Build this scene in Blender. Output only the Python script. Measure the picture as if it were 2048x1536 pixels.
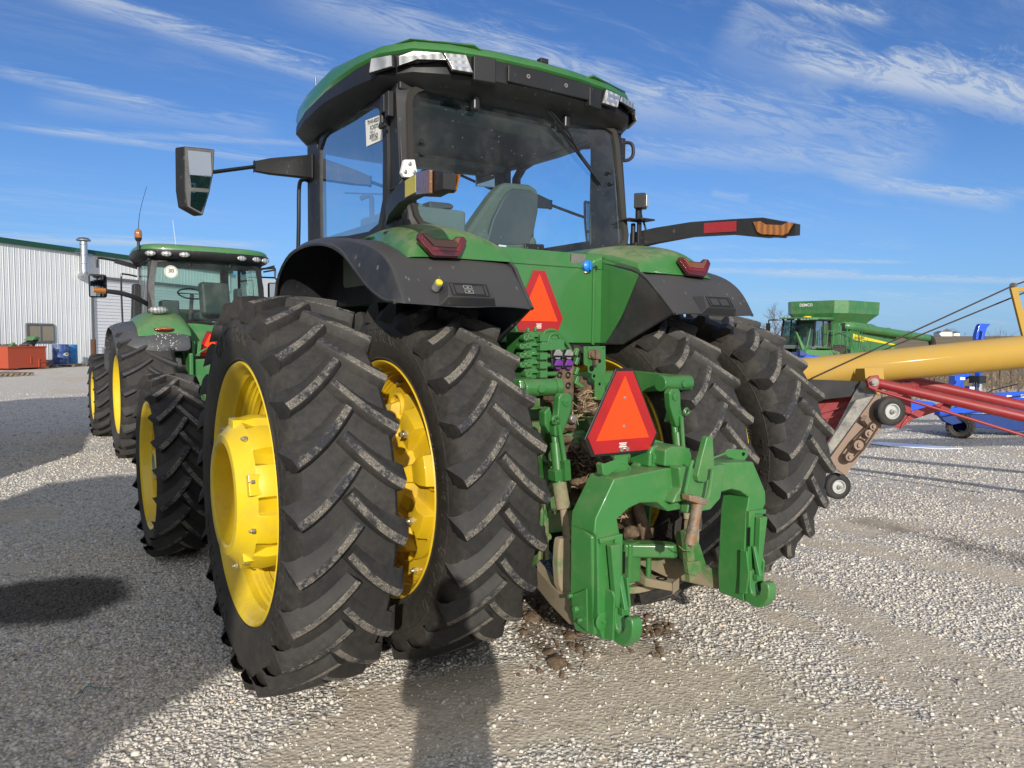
import bpy, math, random
import numpy as np
from mathutils import Vector, Matrix, Euler, noise as mnoise
R_ = math.radians
rng = random.Random(7)
S = bpy.context.scene
for o in list(bpy.data.objects): bpy.data.objects.remove(o)

# ------------------------------------------------------------------ camera
CAM = (-2.65, -3.88, 1.774, .5775, .0625, .010, 1497.0)
def cam_basis():
    cx, cy, h, yaw, pit, roll, f = CAM
    fw = Vector((math.sin(yaw)*math.cos(pit), math.cos(yaw)*math.cos(pit), -math.sin(pit)))
    rt = Vector((math.cos(yaw), -math.sin(yaw), 0)); up = rt.cross(fw)
    r2 = rt*math.cos(roll)+up*math.sin(roll); u2 = up*math.cos(roll)-rt*math.sin(roll)
    return Vector((cx, cy, h)), r2, u2, fw, f
CO, CR, CU, CF, FPX = cam_basis()
cd = bpy.data.cameras.new('camera'); cam = bpy.data.objects.new('camera', cd); S.collection.objects.link(cam)
cam.matrix_world = Matrix.Translation(CO) @ Matrix((CR, CU, -CF)).transposed().to_4x4()
cd.sensor_fit = 'HORIZONTAL'; cd.sensor_width = 36; cd.lens = 36*FPX/2048; cd.clip_end = 6000; cd.clip_start = .02
S.camera = cam
def ray(u, v): return CF+CR*((u-1024)/FPX)+CU*((768-v)/FPX)
def P(u, v, **k):
    """point of the place that the photo shows at pixel (u,v), on the plane x=, y=, z= or at depth d="""
    (a, val), = k.items(); d = ray(u, v)
    if a == 'd': return CO+d*val
    if a == 'pl':
        p, n = val; return CO+d*((Vector(p)-CO).dot(Vector(n))/d.dot(Vector(n)))
    i = 'xyz'.index(a); return CO+d*((val-CO[i])/d[i])

# ------------------------------------------------------------------ sun, sky, exposure
SUN_AZ = R_(28.4)      # shadows fall towards +Y turned this much to +X
SUN_EL = R_(19.3)
sd = bpy.data.lights.new('sun', 'SUN'); sun = bpy.data.objects.new('sun', sd); S.collection.objects.link(sun)
sd.energy = 4.1; sd.angle = R_(.53); sd.color = (1, .945, .86)
sdir = Vector((math.sin(SUN_AZ)*math.cos(SUN_EL), math.cos(SUN_AZ)*math.cos(SUN_EL), -math.sin(SUN_EL)))
sun.rotation_euler = sdir.to_track_quat('-Z', 'Y').to_euler()
sun.location = (-20, -40, 20)
W = bpy.data.worlds.new('World'); S.world = W; W.use_nodes = True
nt = W.node_tree; N = nt.nodes; L = nt.links; N.clear()
def nd(t, **k):
    n = N.new(t)
    for a, b in k.items(): setattr(n, a, b)
    return n
def mth(op, a, b=None, c=None, clamp=False):
    n = nd('ShaderNodeMath', operation=op); n.use_clamp = clamp
    for i, x in enumerate((a, b, c)):
        if x is None: continue
        if isinstance(x, (int, float)): n.inputs[i].default_value = x
        else: L.new(x, n.inputs[i])
    return n.outputs[0]
def vmt(op, a, b=None):
    n = nd('ShaderNodeVectorMath', operation=op)
    for i, x in enumerate((a, b)):
        if x is None: continue
        if isinstance(x, (tuple, list, Vector)): n.inputs[i].default_value = tuple(x)
        else: L.new(x, n.inputs[i])
    return n.outputs['Value'] if op in ('DOT_PRODUCT', 'LENGTH') else n.outputs[0]
def sstep(x, lo, hi):
    n = nd('ShaderNodeMapRange', interpolation_type='SMOOTHSTEP')
    L.new(x, n.inputs[0]); n.inputs[1].default_value = lo; n.inputs[2].default_value = hi
    return n.outputs[0]
sky = nd('ShaderNodeTexSky', sky_type='NISHITA'); sky.sun_disc = False
sky.sun_elevation = SUN_EL; sky.sun_rotation = math.atan2(-sdir.x, -sdir.y)
sky.altitude = 200; sky.air_density = 1.0; sky.dust_density = .35; sky.ozone_density = 1.6
tc = nd('ShaderNodeTexCoord'); D = vmt('NORMALIZE', tc.outputs['Generated'])
sep = nd('ShaderNodeSeparateXYZ'); L.new(D, sep.inputs[0])
zz = mth('ADD', mth('MAXIMUM', sep.outputs[2], 0.0), .05)
cmb = nd('ShaderNodeCombineXYZ'); L.new(mth('DIVIDE', sep.outputs[0], zz), cmb.inputs[0]); L.new(mth('DIVIDE', sep.outputs[1], zz), cmb.inputs[1])
def noise(vec, scale, detail=6, rough=.6, dist=0, rot=0, sc=(1, 1, 1)):
    m = nd('ShaderNodeMapping'); L.new(vec, m.inputs[0]); m.inputs['Rotation'].default_value = (0, 0, rot); m.inputs['Scale'].default_value = sc
    n = nd('ShaderNodeTexNoise'); L.new(m.outputs[0], n.inputs['Vector'])
    n.inputs['Scale'].default_value = scale; n.inputs['Detail'].default_value = detail; n.inputs['Roughness'].default_value = rough; n.inputs['Distortion'].default_value = dist
    return n.outputs['Fac']
# wind-drawn cirrus: fibres stretched along one heading of the high cloud sheet
HD = -(CAM[3]+R_(62))
fib = noise(cmb.outputs[0], 1.3, 9, .62, .6, HD, (.35, 1.9, 1))
fine = noise(cmb.outputs[0], 7.5, 10, .74, 1.3, HD, (.42, 1.7, 1))
big = noise(cmb.outputs[0], .55, 3, .5, 0, .4)
wisp = mth('MULTIPLY', sstep(mth('ADD', mth('MULTIPLY', fib, .55), mth('MULTIPLY', fine, .45)), .46, .72), sstep(big, .38, .66))
total = mth('MULTIPLY', wisp, .42)
def streak(a, b, wpx, amp, feather=.3, nz=.72):
    """a cloud band along the great circle between two sky directions"""
    global total
    d1 = ray(*a).normalized(); d2 = ray(*b).normalized()
    n = d1.cross(d2).normalized(); mid = (d1+d2).normalized(); t = n.cross(mid).normalized()
    if t.dot(d2) < 0: t = -t
    half = math.acos(max(-1, min(1, d1.dot(d2))))/2
    w = wpx/FPX
    off = vmt('DOT_PRODUCT', D, n); al = vmt('DOT_PRODUCT', D, t)
    off = mth('ADD', off, mth('MULTIPLY', mth('SUBTRACT', fine, .5), w*2.4))
    m = mth('SUBTRACT', 1.0, sstep(mth('ABSOLUTE', off), w*.1, w))
    e = mth('SUBTRACT', 1.0, sstep(mth('ABSOLUTE', al), half*(1-feather), half*1.08))
    tex = mth('ADD', 1-nz, mth('MULTIPLY', sstep(fine, .35, .68), nz))
    front = sstep(vmt('DOT_PRODUCT', D, mid), .2, .4)
    total = mth('ADD', total, mth('MULTIPLY', mth('MULTIPLY', mth('MULTIPLY', m, e), mth('MULTIPLY', tex, amp)), front))
for a in [((60, -30), (700, 165), 26, .8), ((-30, 135), (330, 215), 16, .6), ((520, -40), (1330, 235), 60, .55), ((60, 200), (560, 262), 28, .35),
          ((-30, 246), (720, 345), 9, .5), ((100, 262), (640, 288), 9, .5), ((-60, 472), (560, 492), 12, .55), ((-60, 482), (500, 490), 7, .4),
          ((1480, -30), (1780, 45), 16, .7), ((1560, 110), (2200, 245), 34, 1.1), ((1700, 130), (2200, 175), 40, .8), ((1450, 30), (1700, 170), 110, .42),
          ((1240, 205), (1900, 290), 75, .42), ((1200, 300), (1850, 335), 34, .55), ((1650, 345), (2030, 412), 20, .6), ((1700, 378), (2150, 392), 14, .35), ((1400, 520), (1830, 524), 5, .7),
          ((1380, 540), (1730, 545), 8, .75), ((1500, 548), (2200, 566), 8, .75), ((1480, 596), (2100, 612), 26, .22), ((900, 60), (1650, 300), 60, .22), ((1420, 385), (1500, 400), 12, .4)]:
    streak(*a)
cl = mth('MULTIPLY', mth('MINIMUM', total, .95), .82)
haze = sstep(sep.outputs[2], .30, -.02)          # pale air low in the sky
mx = nd('ShaderNodeMix', data_type='RGBA'); L.new(mth('MULTIPLY', haze, .48), mx.inputs[0]); L.new(sky.outputs[0], mx.inputs[6]); mx.inputs[7].default_value = (5.0, 6.6, 8.0, 1)
tint = nd('ShaderNodeMix', data_type='RGBA', blend_type='MULTIPLY'); tint.inputs[0].default_value = 1; L.new(mx.outputs[2], tint.inputs[6]); tint.inputs[7].default_value = (.45, .70, 1.12, 1)
mc = nd('ShaderNodeMix', data_type='RGBA'); L.new(cl, mc.inputs[0]); L.new(tint.outputs[2], mc.inputs[6]); mc.inputs[7].default_value = (5.6, 6.3, 7.2, 1)
# unseen bright cloud added round the sun behind the camera, to fill the shade
vd = vmt('DOT_PRODUCT', D, tuple(-sdir)); fill_veil = mth('MULTIPLY', sstep(vd, -.05, .85), mth('ADD', .55, mth('MULTIPLY', fine, .5)))
mv = nd('ShaderNodeMix', data_type='RGBA'); L.new(mth('MINIMUM', fill_veil, .9), mv.inputs[0]); L.new(mc.outputs[2], mv.inputs[6]); mv.inputs[7].default_value = (9.5, 9.4, 9.2, 1)
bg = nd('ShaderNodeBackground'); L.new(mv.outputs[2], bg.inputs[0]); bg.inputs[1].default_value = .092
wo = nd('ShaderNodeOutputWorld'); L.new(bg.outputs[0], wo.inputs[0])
S.view_settings.view_transform = 'Standard'; S.view_settings.look = 'None'; S.view_settings.exposure = 0.18; S.view_settings.gamma = 1
S.render.engine = 'CYCLES'; S.cycles.max_bounces = 8; S.cycles.transparent_max_bounces = 12

# ------------------------------------------------------------------ mesh building
def V(*a): return Vector(a)
class MB:
    def __init__(s): s.v = []; s.f = []; s.m = []
    def add(s, vs, fs, m=0):
        b = len(s.v); s.v += [tuple(p) for p in vs]; s.f += [tuple(i+b for i in f) for f in fs]; s.m += [m]*len(fs); return s
    def box(s, c, sz, rot=None, m=0, taper=None):
        c = Vector(c); x, y, z = [k/2 for k in sz]
        M = rot if isinstance(rot, Matrix) else (Euler(rot).to_matrix() if rot else Matrix.Identity(3))
        vs = []
        for k in (-1, 1):
            tx, ty = (taper if (taper and k == 1) else (1, 1))
            for (i, j) in ((-1, -1), (1, -1), (1, 1), (-1, 1)): vs.append(c+M@Vector((i*x*tx, j*y*ty, k*z)))
        return s.add(vs, [(0, 3, 2, 1), (4, 5, 6, 7), (0, 1, 5, 4), (1, 2, 6, 5), (2, 3, 7, 6), (3, 0, 4, 7)], m)
    def bar(s, a, b, w, h, m=0, up=(0, 0, 1)):
        a, b = Vector(a), Vector(b); d = (b-a); l = d.length; d.normalize(); u = Vector(up)
        if abs(d.dot(u)) > .98: u = Vector((0, 1, 0))
        sd_ = d.cross(u).normalized(); u = sd_.cross(d)
        M = Matrix((sd_, d, u)).transposed()
        return s.box((a+b)/2, (w, l, h), M, m)
    def prism(s, pts, vec, m=0):
        n = len(pts); vec = Vector(vec); a = [Vector(p) for p in pts]; b = [p+vec for p in a]
        nn = Vector((0, 0, 0))
        for i in range(n): nn += a[i].cross(a[(i+1) % n])
        if nn.dot(vec) > 0: a, b = b, a
        f = [tuple(range(n)), tuple(range(2*n-1, n-1, -1))]
        for i in range(n): j = (i+1) % n; f.append((i, i+n, j+n, j))
        return s.add(a+b, f, m)
    def tube(s, a, b, r, n=14, r2=None, m=0, cap=True):
        return s.path([a, b], [r, r if r2 is None else r2], n, m, cap)
    def path(s, pts, r, n=10, m=0, cap=True, sub=0):
        pts = [Vector(p) for p in pts]
        if sub:
            q = []
            for i in range(len(pts)-1):
                p0, p1, p2, p3 = pts[max(i-1, 0)], pts[i], pts[i+1], pts[min(i+2, len(pts)-1)]
                for k in range(sub):
                    t = k/sub
                    q.append(.5*((2*p1)+(p2-p0)*t+(2*p0-5*p1+4*p2-p3)*t*t+(3*p1-p0-3*p2+p3)*t**3))
            q.append(pts[-1]); 
            if not isinstance(r, (int, float)): r = list(np.interp(np.linspace(0, len(pts)-1, len(q)), range(len(pts)), r))
            pts = q
        if isinstance(r, (int, float)): r = [r]*len(pts)
        d0 = (pts[1]-pts[0]).normalized(); ref = Vector((0, 0, 1)) if abs(d0.z) < .9 else Vector((1, 0, 0))
        u = d0.cross(ref).normalized(); vs = []; K = len(pts)
        for i, p in enumerate(pts):
            d = (pts[min(i+1, K-1)]-pts[max(i-1, 0)]).normalized()
            u = (u-d*u.dot(d)).normalized(); w = d.cross(u)
            for k in range(n):
                a = 2*math.pi*k/n; vs.append(p+(u*math.cos(a)+w*math.sin(a))*r[i])
        f = []
        for i in range(K-1):
            for k in range(n):
                j = (k+1) % n; f.append((i*n+k, i*n+j, (i+1)*n+j, (i+1)*n+k))
        if cap: f.append(tuple(range(n-1, -1, -1))); f.append(tuple((K-1)*n+k for k in range(n)))
        return s.add(vs, f, m)
    def lathe(s, prof, seg=48, axis='x', c=(0, 0, 0), m=0, closed=False, M=None, arc=None):
        """prof: (along axis, radius)"""
        c = Vector(c); vs = []; K = len(prof); full = arc is None; a0, a1 = arc or (0, 2*math.pi)
        ns = seg if full else seg+1
        for k in range(ns):
            a = a0+(a1-a0)*k/seg; co, si = math.cos(a), math.sin(a)
            for (h, r) in prof:
                p = {'x': (h, r*co, r*si), 'y': (r*si, h, r*co), 'z': (r*co, r*si, h)}[axis]
                p = Vector(p)
                if M: p = M@p
                vs.append(c+p)
        f = []
        for k in range(seg):
            k2 = (k+1) % ns
            for i in range(K-1 if not closed else K):
                j = (i+1) % K
                f.append((k*K+i, k2*K+i, k2*K+j, k*K+j))
        return s.add(vs, f, m)
    def ball(s, c, r, n=10, m=0, sc=(1, 1, 1), M=None):
        c = Vector(c); vs = []; f = []; k2 = n*2
        for i in range(n+1):
            th = math.pi*i/n
            for j in range(k2):
                a = 2*math.pi*j/k2; p = Vector((math.sin(th)*math.cos(a)*sc[0], math.sin(th)*math.sin(a)*sc[1], math.cos(th)*sc[2]))*r
                vs.append(c+(M@p if M else p))
        for i in range(n):
            for j in range(k2):
                j2 = (j+1) % k2; f.append((i*k2+j, (i+1)*k2+j, (i+1)*k2+j2, i*k2+j2))
        return s.add(vs, f, m)
    def grid(s, rows, m=0, close=False):
        n = len(rows[0]); vs = [p for r in rows for p in r]; f = []
        for i in range(len(rows)-1):
            for k in range(n-1 if not close else n): j = (k+1) % n; f.append((i*n+k, i*n+j, (i+1)*n+j, (i+1)*n+k))
        return s.add(vs, f, m)
    def merge(s, o, M=None):
        b = len(s.v); s.v += [tuple(M@Vector(p)) if M else p for p in o.v]
        flip = M is not None and M.to_3x3().determinant() < 0
        s.f += [tuple(i+b for i in (reversed(f) if flip else f)) for f in o.f]; s.m += o.m; return s
    def mirror(s):
        o = MB(); return o.merge(s, Matrix.Scale(-1, 4, (1, 0, 0)))
    def build(s, name, mats, parent=None, bev=0, smooth=35, sub=0, thick=0, loc=None, rot=None, seg=2):
        me = bpy.data.meshes.new(name); me.from_pydata(s.v, [], s.f)
        if not isinstance(mats, (list, tuple)): mats = [mats]
        for m in mats: me.materials.append(m)
        if len(mats) > 1: me.polygons.foreach_set('material_index', s.m)
        me.validate(); me.update()
        if smooth:
            me.polygons.foreach_set('use_smooth', [True]*len(me.polygons))
            if smooth < 180: me.set_sharp_from_angle(angle=R_(smooth))
        o = bpy.data.objects.new(name, me); S.collection.objects.link(o)
        if parent: o.parent = parent
        if thick:
            md = o.modifiers.new('solid', 'SOLIDIFY'); md.thickness = thick; md.offset = 0
        if bev:
            md = o.modifiers.new('bevel', 'BEVEL'); md.width = bev; md.segments = seg; md.limit_method = 'ANGLE'; md.angle_limit = R_(30); md.harden_normals = True
        if sub:
            md = o.modifiers.new('sub', 'SUBSURF'); md.levels = sub; md.render_levels = sub
        if loc is not None: o.location = loc
        if rot is not None: o.rotation_euler = rot
        return o
def tag(o, label=None, cat=None, group=None, kind=None):
    if label: o['label'] = label
    if cat: o['category'] = cat
    if group: o['group'] = group
    if kind: o['kind'] = kind
    return o
def empty(name, loc=(0, 0, 0), rz=0):
    o = bpy.data.objects.new(name, None); S.collection.objects.link(o); o.location = loc; o.rotation_euler = (0, 0, rz); o.empty_display_size = .2
    return o
def base(n): return n.split('.')[0]
def copy_tree(o, parent=None):
    c = o.copy(); S.collection.objects.link(c); c.parent = parent
    for ch in [x for x in bpy.data.objects if x.parent == o]: copy_tree(ch, c)
    return c
_fonts = {}
def text_mb(s, size=1.0, depth=0.0, m=0, spacing=1.0, bold=False):
    """letters as a flat (or raised) mesh in the XY plane, centred, facing +Z"""
    cu = bpy.data.curves.new('t', 'FONT'); cu.body = s; cu.size = size; cu.extrude = depth/2; cu.align_x = 'CENTER'; cu.align_y = 'CENTER'; cu.space_character = spacing; cu.resolution_u = 2
    if bold: cu.offset = size*.02
    ob = bpy.data.objects.new('t', cu); S.collection.objects.link(ob)
    dg = bpy.context.evaluated_depsgraph_get(); me = ob.evaluated_get(dg).to_mesh()
    o = MB(); o.add([v.co.copy() for v in me.vertices], [tuple(p.vertices) for p in me.polygons], m)
    ob.evaluated_get(dg).to_mesh_clear(); bpy.data.objects.remove(ob); bpy.data.curves.remove(cu)
    return o
def frame_mat(o, x, y):
    """matrix whose local X runs along x, local Y roughly along y"""
    x = Vector(x).normalized(); z = x.cross(Vector(y)).normalized(); y = z.cross(x)
    return Matrix.Translation(Vector(o)) @ Matrix((x, y, z)).transposed().to_4x4()
# ------------------------------------------------------------------ materials
class MT:
    def __init__(s, name):
        s.mat = bpy.data.materials.new(name); s.mat.use_nodes = True; s.t = s.mat.node_tree; s.N = s.t.nodes; s.L = s.t.links
        s.b = s.N['Principled BSDF']; s.out = s.N['Material Output']; s.tc = s.N.new('ShaderNodeTexCoord'); s.co = s.tc.outputs['Object']
    def n(s, t, **k):
        n = s.N.new(t)
        for a, b in k.items(): setattr(n, a, b)
        return n
    def link(s, a, b):
        if isinstance(a, (int, float)): b.default_value = a
        elif isinstance(a, (tuple, list)): b.default_value = tuple(a) if len(a) == 4 or b.type == 'VECTOR' else (*a, 1)
        else: s.L.new(a, b)
    def noise(s, scale, detail=4, rough=.6, sc=None, dist=0, out='Fac', vec=None):
        n = s.n('ShaderNodeTexNoise'); n.inputs['Scale'].default_value = scale; n.inputs['Detail'].default_value = detail; n.inputs['Roughness'].default_value = rough; n.inputs['Distortion'].default_value = dist
        v = vec or s.co
        if sc: m = s.n('ShaderNodeMapping'); m.inputs['Scale'].default_value = sc; s.L.new(v, m.inputs[0]); v = m.outputs[0]
        s.L.new(v, n.inputs['Vector']); return n.outputs[out]
    def vor(s, scale, feature='F1', out='Distance', sc=None, vec=None, rand=1):
        n = s.n('ShaderNodeTexVoronoi', feature=feature); n.inputs['Scale'].default_value = scale; n.inputs['Randomness'].default_value = rand
        v = vec or s.co
        if sc: m = s.n('ShaderNodeMapping'); m.inputs['Scale'].default_value = sc; s.L.new(v, m.inputs[0]); v = m.outputs[0]
        s.L.new(v, n.inputs['Vector']); return n.outputs[out]
    def step(s, x, lo, hi, a=0, b=1):
        n = s.n('ShaderNodeMapRange', interpolation_type='SMOOTHSTEP'); s.link(x, n.inputs[0])
        for i, q in enumerate((lo, hi, a, b)): n.inputs[i+1].default_value = q
        return n.outputs[0]
    def math(s, op, a, b=0, clamp=False):
        n = s.n('ShaderNodeMath', operation=op); n.use_clamp = clamp; s.link(a, n.inputs[0]); s.link(b, n.inputs[1]); return n.outputs[0]
    def mix(s, f, a, b, blend='MIX'):
        n = s.n('ShaderNodeMix', data_type='RGBA', blend_type=blend); s.link(f, n.inputs[0]); s.link(a, n.inputs[6]); s.link(b, n.inputs[7]); return n.outputs[2]
    def ramp(s, f, stops):
        n = s.n('ShaderNodeValToRGB'); s.L.new(f, n.inputs[0]); e = n.color_ramp.elements
        while len(e) < len(stops): e.new(.5)
        for i, (p, c) in enumerate(stops): e[i].position = p; e[i].color = (*c, 1)
        return n.outputs[0]
    def upness(s):
        g = s.n('ShaderNodeNewGeometry'); x = s.n('ShaderNodeSeparateXYZ'); s.L.new(g.outputs['Normal'], x.inputs[0]); return x.outputs[2]
    def bump(s, h, dist=.005, strength=.5):
        n = s.n('ShaderNodeBump'); n.inputs['Distance'].default_value = dist; n.inputs['Strength'].default_value = strength; s.L.new(h, n.inputs['Height'])
        if s.b.inputs['Normal'].is_linked: s.L.new(s.b.inputs['Normal'].links[0].from_socket, n.inputs['Normal'])
        s.L.new(n.outputs[0], s.b.inputs['Normal']); return s
    def set(s, col=None, rough=None, metal=None, spec=None, coat=None):
        if col is not None: s.link(col, s.b.inputs['Base Color'])
        if rough is not None: s.link(rough, s.b.inputs['Roughness'])
        if metal is not None: s.link(metal, s.b.inputs['Metallic'])
        if spec is not None: s.link(spec, s.b.inputs['Specular IOR Level'])
        if coat is not None: s.link(coat, s.b.inputs['Coat Weight']); s.b.inputs['Coat Roughness'].default_value = .08
        return s
TAN = (.30, .235, .16)
def painted(name, col, rough=.32, dust=.35, coat=.4, topdust=.5, specks=.5, dustcol=TAN, chips=0, spec=.5, thr=.46):
    s = MT(name)
    n1 = s.noise(2.3, 6, .65); n2 = s.noise(11, 5, .7); n3 = s.noise(55, 3, .6)
    d = s.math('MULTIPLY', s.step(s.math('ADD', s.math('MULTIPLY', n1, .6), s.math('MULTIPLY', n2, .4)), thr, thr+.2), dust)
    up = s.math('MULTIPLY', s.step(s.upness(), .25, 1), topdust)
    up = s.math('MULTIPLY', up, s.step(n2, .25, .65))
    sp = s.math('MULTIPLY', s.step(s.vor(26, sc=(1, .6, 1)), .13, .05), specks)
    sp = s.math('MULTIPLY', sp, s.step(n1, .42, .6))
    f = s.math('MAXIMUM', s.math('MAXIMUM', d, up), sp)
    v = s.mix(s.noise(1.1, 3), tuple(c*.86 for c in col), tuple(min(1, c*1.1) for c in col))
    c = s.mix(f, v, dustcol)
    if chips:
        ch = s.math('MULTIPLY', s.step(s.noise(34, 6, .8), .66, .70), chips); c = s.mix(ch, c, (.12, .06, .03))
    s.set(c, s.math('ADD', s.math('MULTIPLY', f, .5), s.math('ADD', rough-.05, s.math('MULTIPLY', n3, .12)), True), 0, spec, s.math('MULTIPLY', s.math('SUBTRACT', 1, f, True), coat))
    s.bump(s.noise(160, 3), .0006, .25)
    return s.mat
def simple(name, col, rough=.5, metal=0, spec=.5, var=.12, ns=6, bump=.0, coat=0):
    s = MT(name); v = s.mix(s.noise(ns, 5), tuple(c*(1-var) for c in col), tuple(min(1, c*(1+var)) for c in col))
    s.set(v, s.math('ADD', rough-.06, s.math('MULTIPLY', s.noise(ns*3, 3), .12), True), metal, spec, coat)
    if bump: s.bump(s.noise(ns*12, 4), bump, .5)
    return s.mat
GREEN = (.036, .163, .038); YEL = (.74, .53, .012)
M = {}
M['green'] = painted('green_paint', GREEN, .30, .10, .45, .22, .25)
M['green_dome'] = painted('green_dusty_paint', GREEN, .34, .12, .4, .55, .8)
M['green_hitch'] = painted('green_hitch_paint', (.040, .188, .044), .34, .22, .35, .40, .6, (.26, .24, .14), .22)
M['green_mud'] = painted('green_muddy_paint', GREEN, .45, .8, .15, .8, .6, (.22, .175, .10), .3, thr=.42)
M['green_old'] = painted('green_faded_paint', (.045, .185, .055), .38, .25, .3, .4, .3)
M['yellow'] = painted('yellow_wheel_paint', YEL, .38, .34, .35, .25, .6, (.36, .24, .08), .6)
M['yellow_dirty'] = painted('yellow_wheel_paint_dirty', (.70, .46, .012), .42, .42, .25, .2, .5, (.30, .20, .08), .5)
def black_plastic(name, col=(.020, .021, .023), dust=.22, specks=.7, rough=.42):
    s = MT(name); n1 = s.noise(3, 6, .65); n2 = s.noise(14, 5, .7)
    scr = s.math('MULTIPLY', s.step(s.vor(15, sc=(1.8, .8, .6)), .17, .08), s.step(s.noise(5, 4, .7), .40, .52))
    d = s.math('MULTIPLY', s.step(n1, .42, .75), dust); up = s.math('MULTIPLY', s.step(s.upness(), .2, .95), dust*1.3)
    f = s.math('MAXIMUM', s.math('MAXIMUM', d, up), s.math('MULTIPLY', scr, specks))
    s.set(s.mix(f, col, (.21, .195, .175)), s.math('ADD', rough, s.math('MULTIPLY', n2, .2)), 0, .45)
    s.bump(s.noise(300, 2), .0004, .3)
    return s.mat
M['plastic'] = black_plastic('black_plastic', (.012, .0125, .014), dust=.05, specks=.25)
M['fender'] = black_plastic('fender_plastic', (.020, .021, .024), .18, .62, .40)
M['gloss_black'] = simple('gloss_black', (.012, .012, .013), .34, 0, .5)
M['trim'] = simple('seal_rubber', (.035, .032, .028), .7, 0, .3)
M['dark'] = simple('dark_void', (.008, .008, .008), .9, 0, .1)
M['undercoat'] = simple('dark_undercoat', (.012, .012, .012), .8, 0, .2)
def rubber(name, dust, col=(.021, .0205, .0205)):
    s = MT(name); n1 = s.noise(2.5, 6, .65); n2 = s.noise(30, 5, .75)
    f = s.math('MULTIPLY', s.step(s.math('ADD', s.math('MULTIPLY', n1, .55), s.math('MULTIPLY', n2, .45)), .36, .70), dust)
    sp = s.math('MULTIPLY', s.step(s.vor(16, sc=(1.6, .7, .7)), .10, .03), .55); sp = s.math('MULTIPLY', sp, s.step(s.noise(5, 2), .52, .60))
    f = s.math('MAXIMUM', f, sp)
    s.set(s.mix(f, col, (.125, .112, .092)), s.math('ADD', .55, s.math('MULTIPLY', n2, .2)), 0, .35)
    s.bump(s.noise(90, 6, .75), .003, .4); s.bump(s.noise(9, 5, .7), .006, .3)
    return s.mat
M['rubber'] = rubber('tyre_rubber', .32)
M['sidewall'] = rubber('tyre_sidewall', .40, (.024, .0215, .0195))
s = MT('lug_face_mud')
n = s.noise(46, 8, .82); n2 = s.noise(6, 4, .6); n3 = s.vor(120)
f = s.math('MULTIPLY', s.step(s.math('ADD', n, s.math('MULTIPLY', n2, .8)), .80, .97), .95)
c = s.mix(f, (.040, .042, .050), s.mix(s.step(n3, .1, .45), (.44, .40, .33), (.19, .17, .14)))
s.set(c, .75, 0, .3); s.bump(s.noise(60, 8, .85), .012, .9)
M['lug'] = s.mat
s = MT('lug_face_worn')
f = s.step(s.noise(30, 8, .8), .60, .68)
s.set(s.mix(s.math('MULTIPLY', f, .8), (.055, .055, .058), (.38, .35, .30)), .7, 0, .3); s.bump(s.noise(60, 6, .8), .006, .6)
M['lug_worn'] = s.mat
M['zinc'] = simple('zinc_bolt', (.55, .53, .45), .35, .9, .5, .2)
M['steel'] = simple('bare_steel', (.42, .38, .33), .42, .85, .5, .35, 14)
M['chrome'] = simple('chrome', (.8, .8, .8), .12, 1)
M['galv'] = simple('galvanised', (.58, .60, .62), .3, .9, .5, .15, 9)
s = MT('rusty_cylinder'); n = s.noise(18, 6, .7)
s.set(s.ramp(n, [(.3, (.10, .075, .05)), (.5, (.30, .24, .18)), (.62, (.36, .14, .05)), (.75, (.20, .17, .14))]), .5, .35); s.bump(s.noise(60), .002, .4); M['rusty'] = s.mat
s = MT('smv_orange'); s.set(s.mix(s.noise(3), (.92, .052, .004), (.95, .068, .006)), .5, 0, .4); M['orange'] = s.mat
s = MT('smv_red'); w = s.vor(160, rand=0); s.set(s.mix(s.step(w, .2, .6), (.44, .012, .012), (.33, .010, .012)), .25, 0, .6); s.bump(w, .001, .3); M['red_refl'] = s.mat
M['red_arm'] = simple('red_reflector', (.30, .012, .02), .35, 0, .6, .15, 60)
def lens(name, col, tr=.0, rough=.12, scale=60):
    s = MT(name); w = s.n('ShaderNodeTexWave'); s.L.new(s.co, w.inputs[0]); w.inputs['Scale'].default_value = scale; w.inputs['Distortion'].default_value = 1
    s.set(s.mix(w.outputs['Fac'], tuple(c*.5 for c in col), col), rough, 0, .8, .6); s.bump(w.outputs['Fac'], .002, .4); return s.mat
M['lens_red'] = lens('red_lens', (.11, .004, .008)); M['lens_amber'] = lens('amber_lens', (.46, .16, .01)); M['lens_amber_dark'] = lens('amber_dim_lens', (.22, .075, .018)); M['lens_red2'] = lens('bright_red_lens', (.22, .005, .010))
s = MT('clear_lamp'); w = s.n('ShaderNodeTexWave'); s.L.new(s.co, w.inputs[0]); w.inputs['Scale'].default_value = 7; w.inputs['Distortion'].default_value = 3
s.set(s.mix(w.outputs['Fac'], (.26, .27, .27), (.55, .55, .53)), .25, .3, .7, 1); s.bump(s.noise(30), .002, .3); M['lamp'] = s.mat
M['mirror'] = simple('mirror_glass', (.42, .44, .46), .02, 1, .5, .02)
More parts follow.
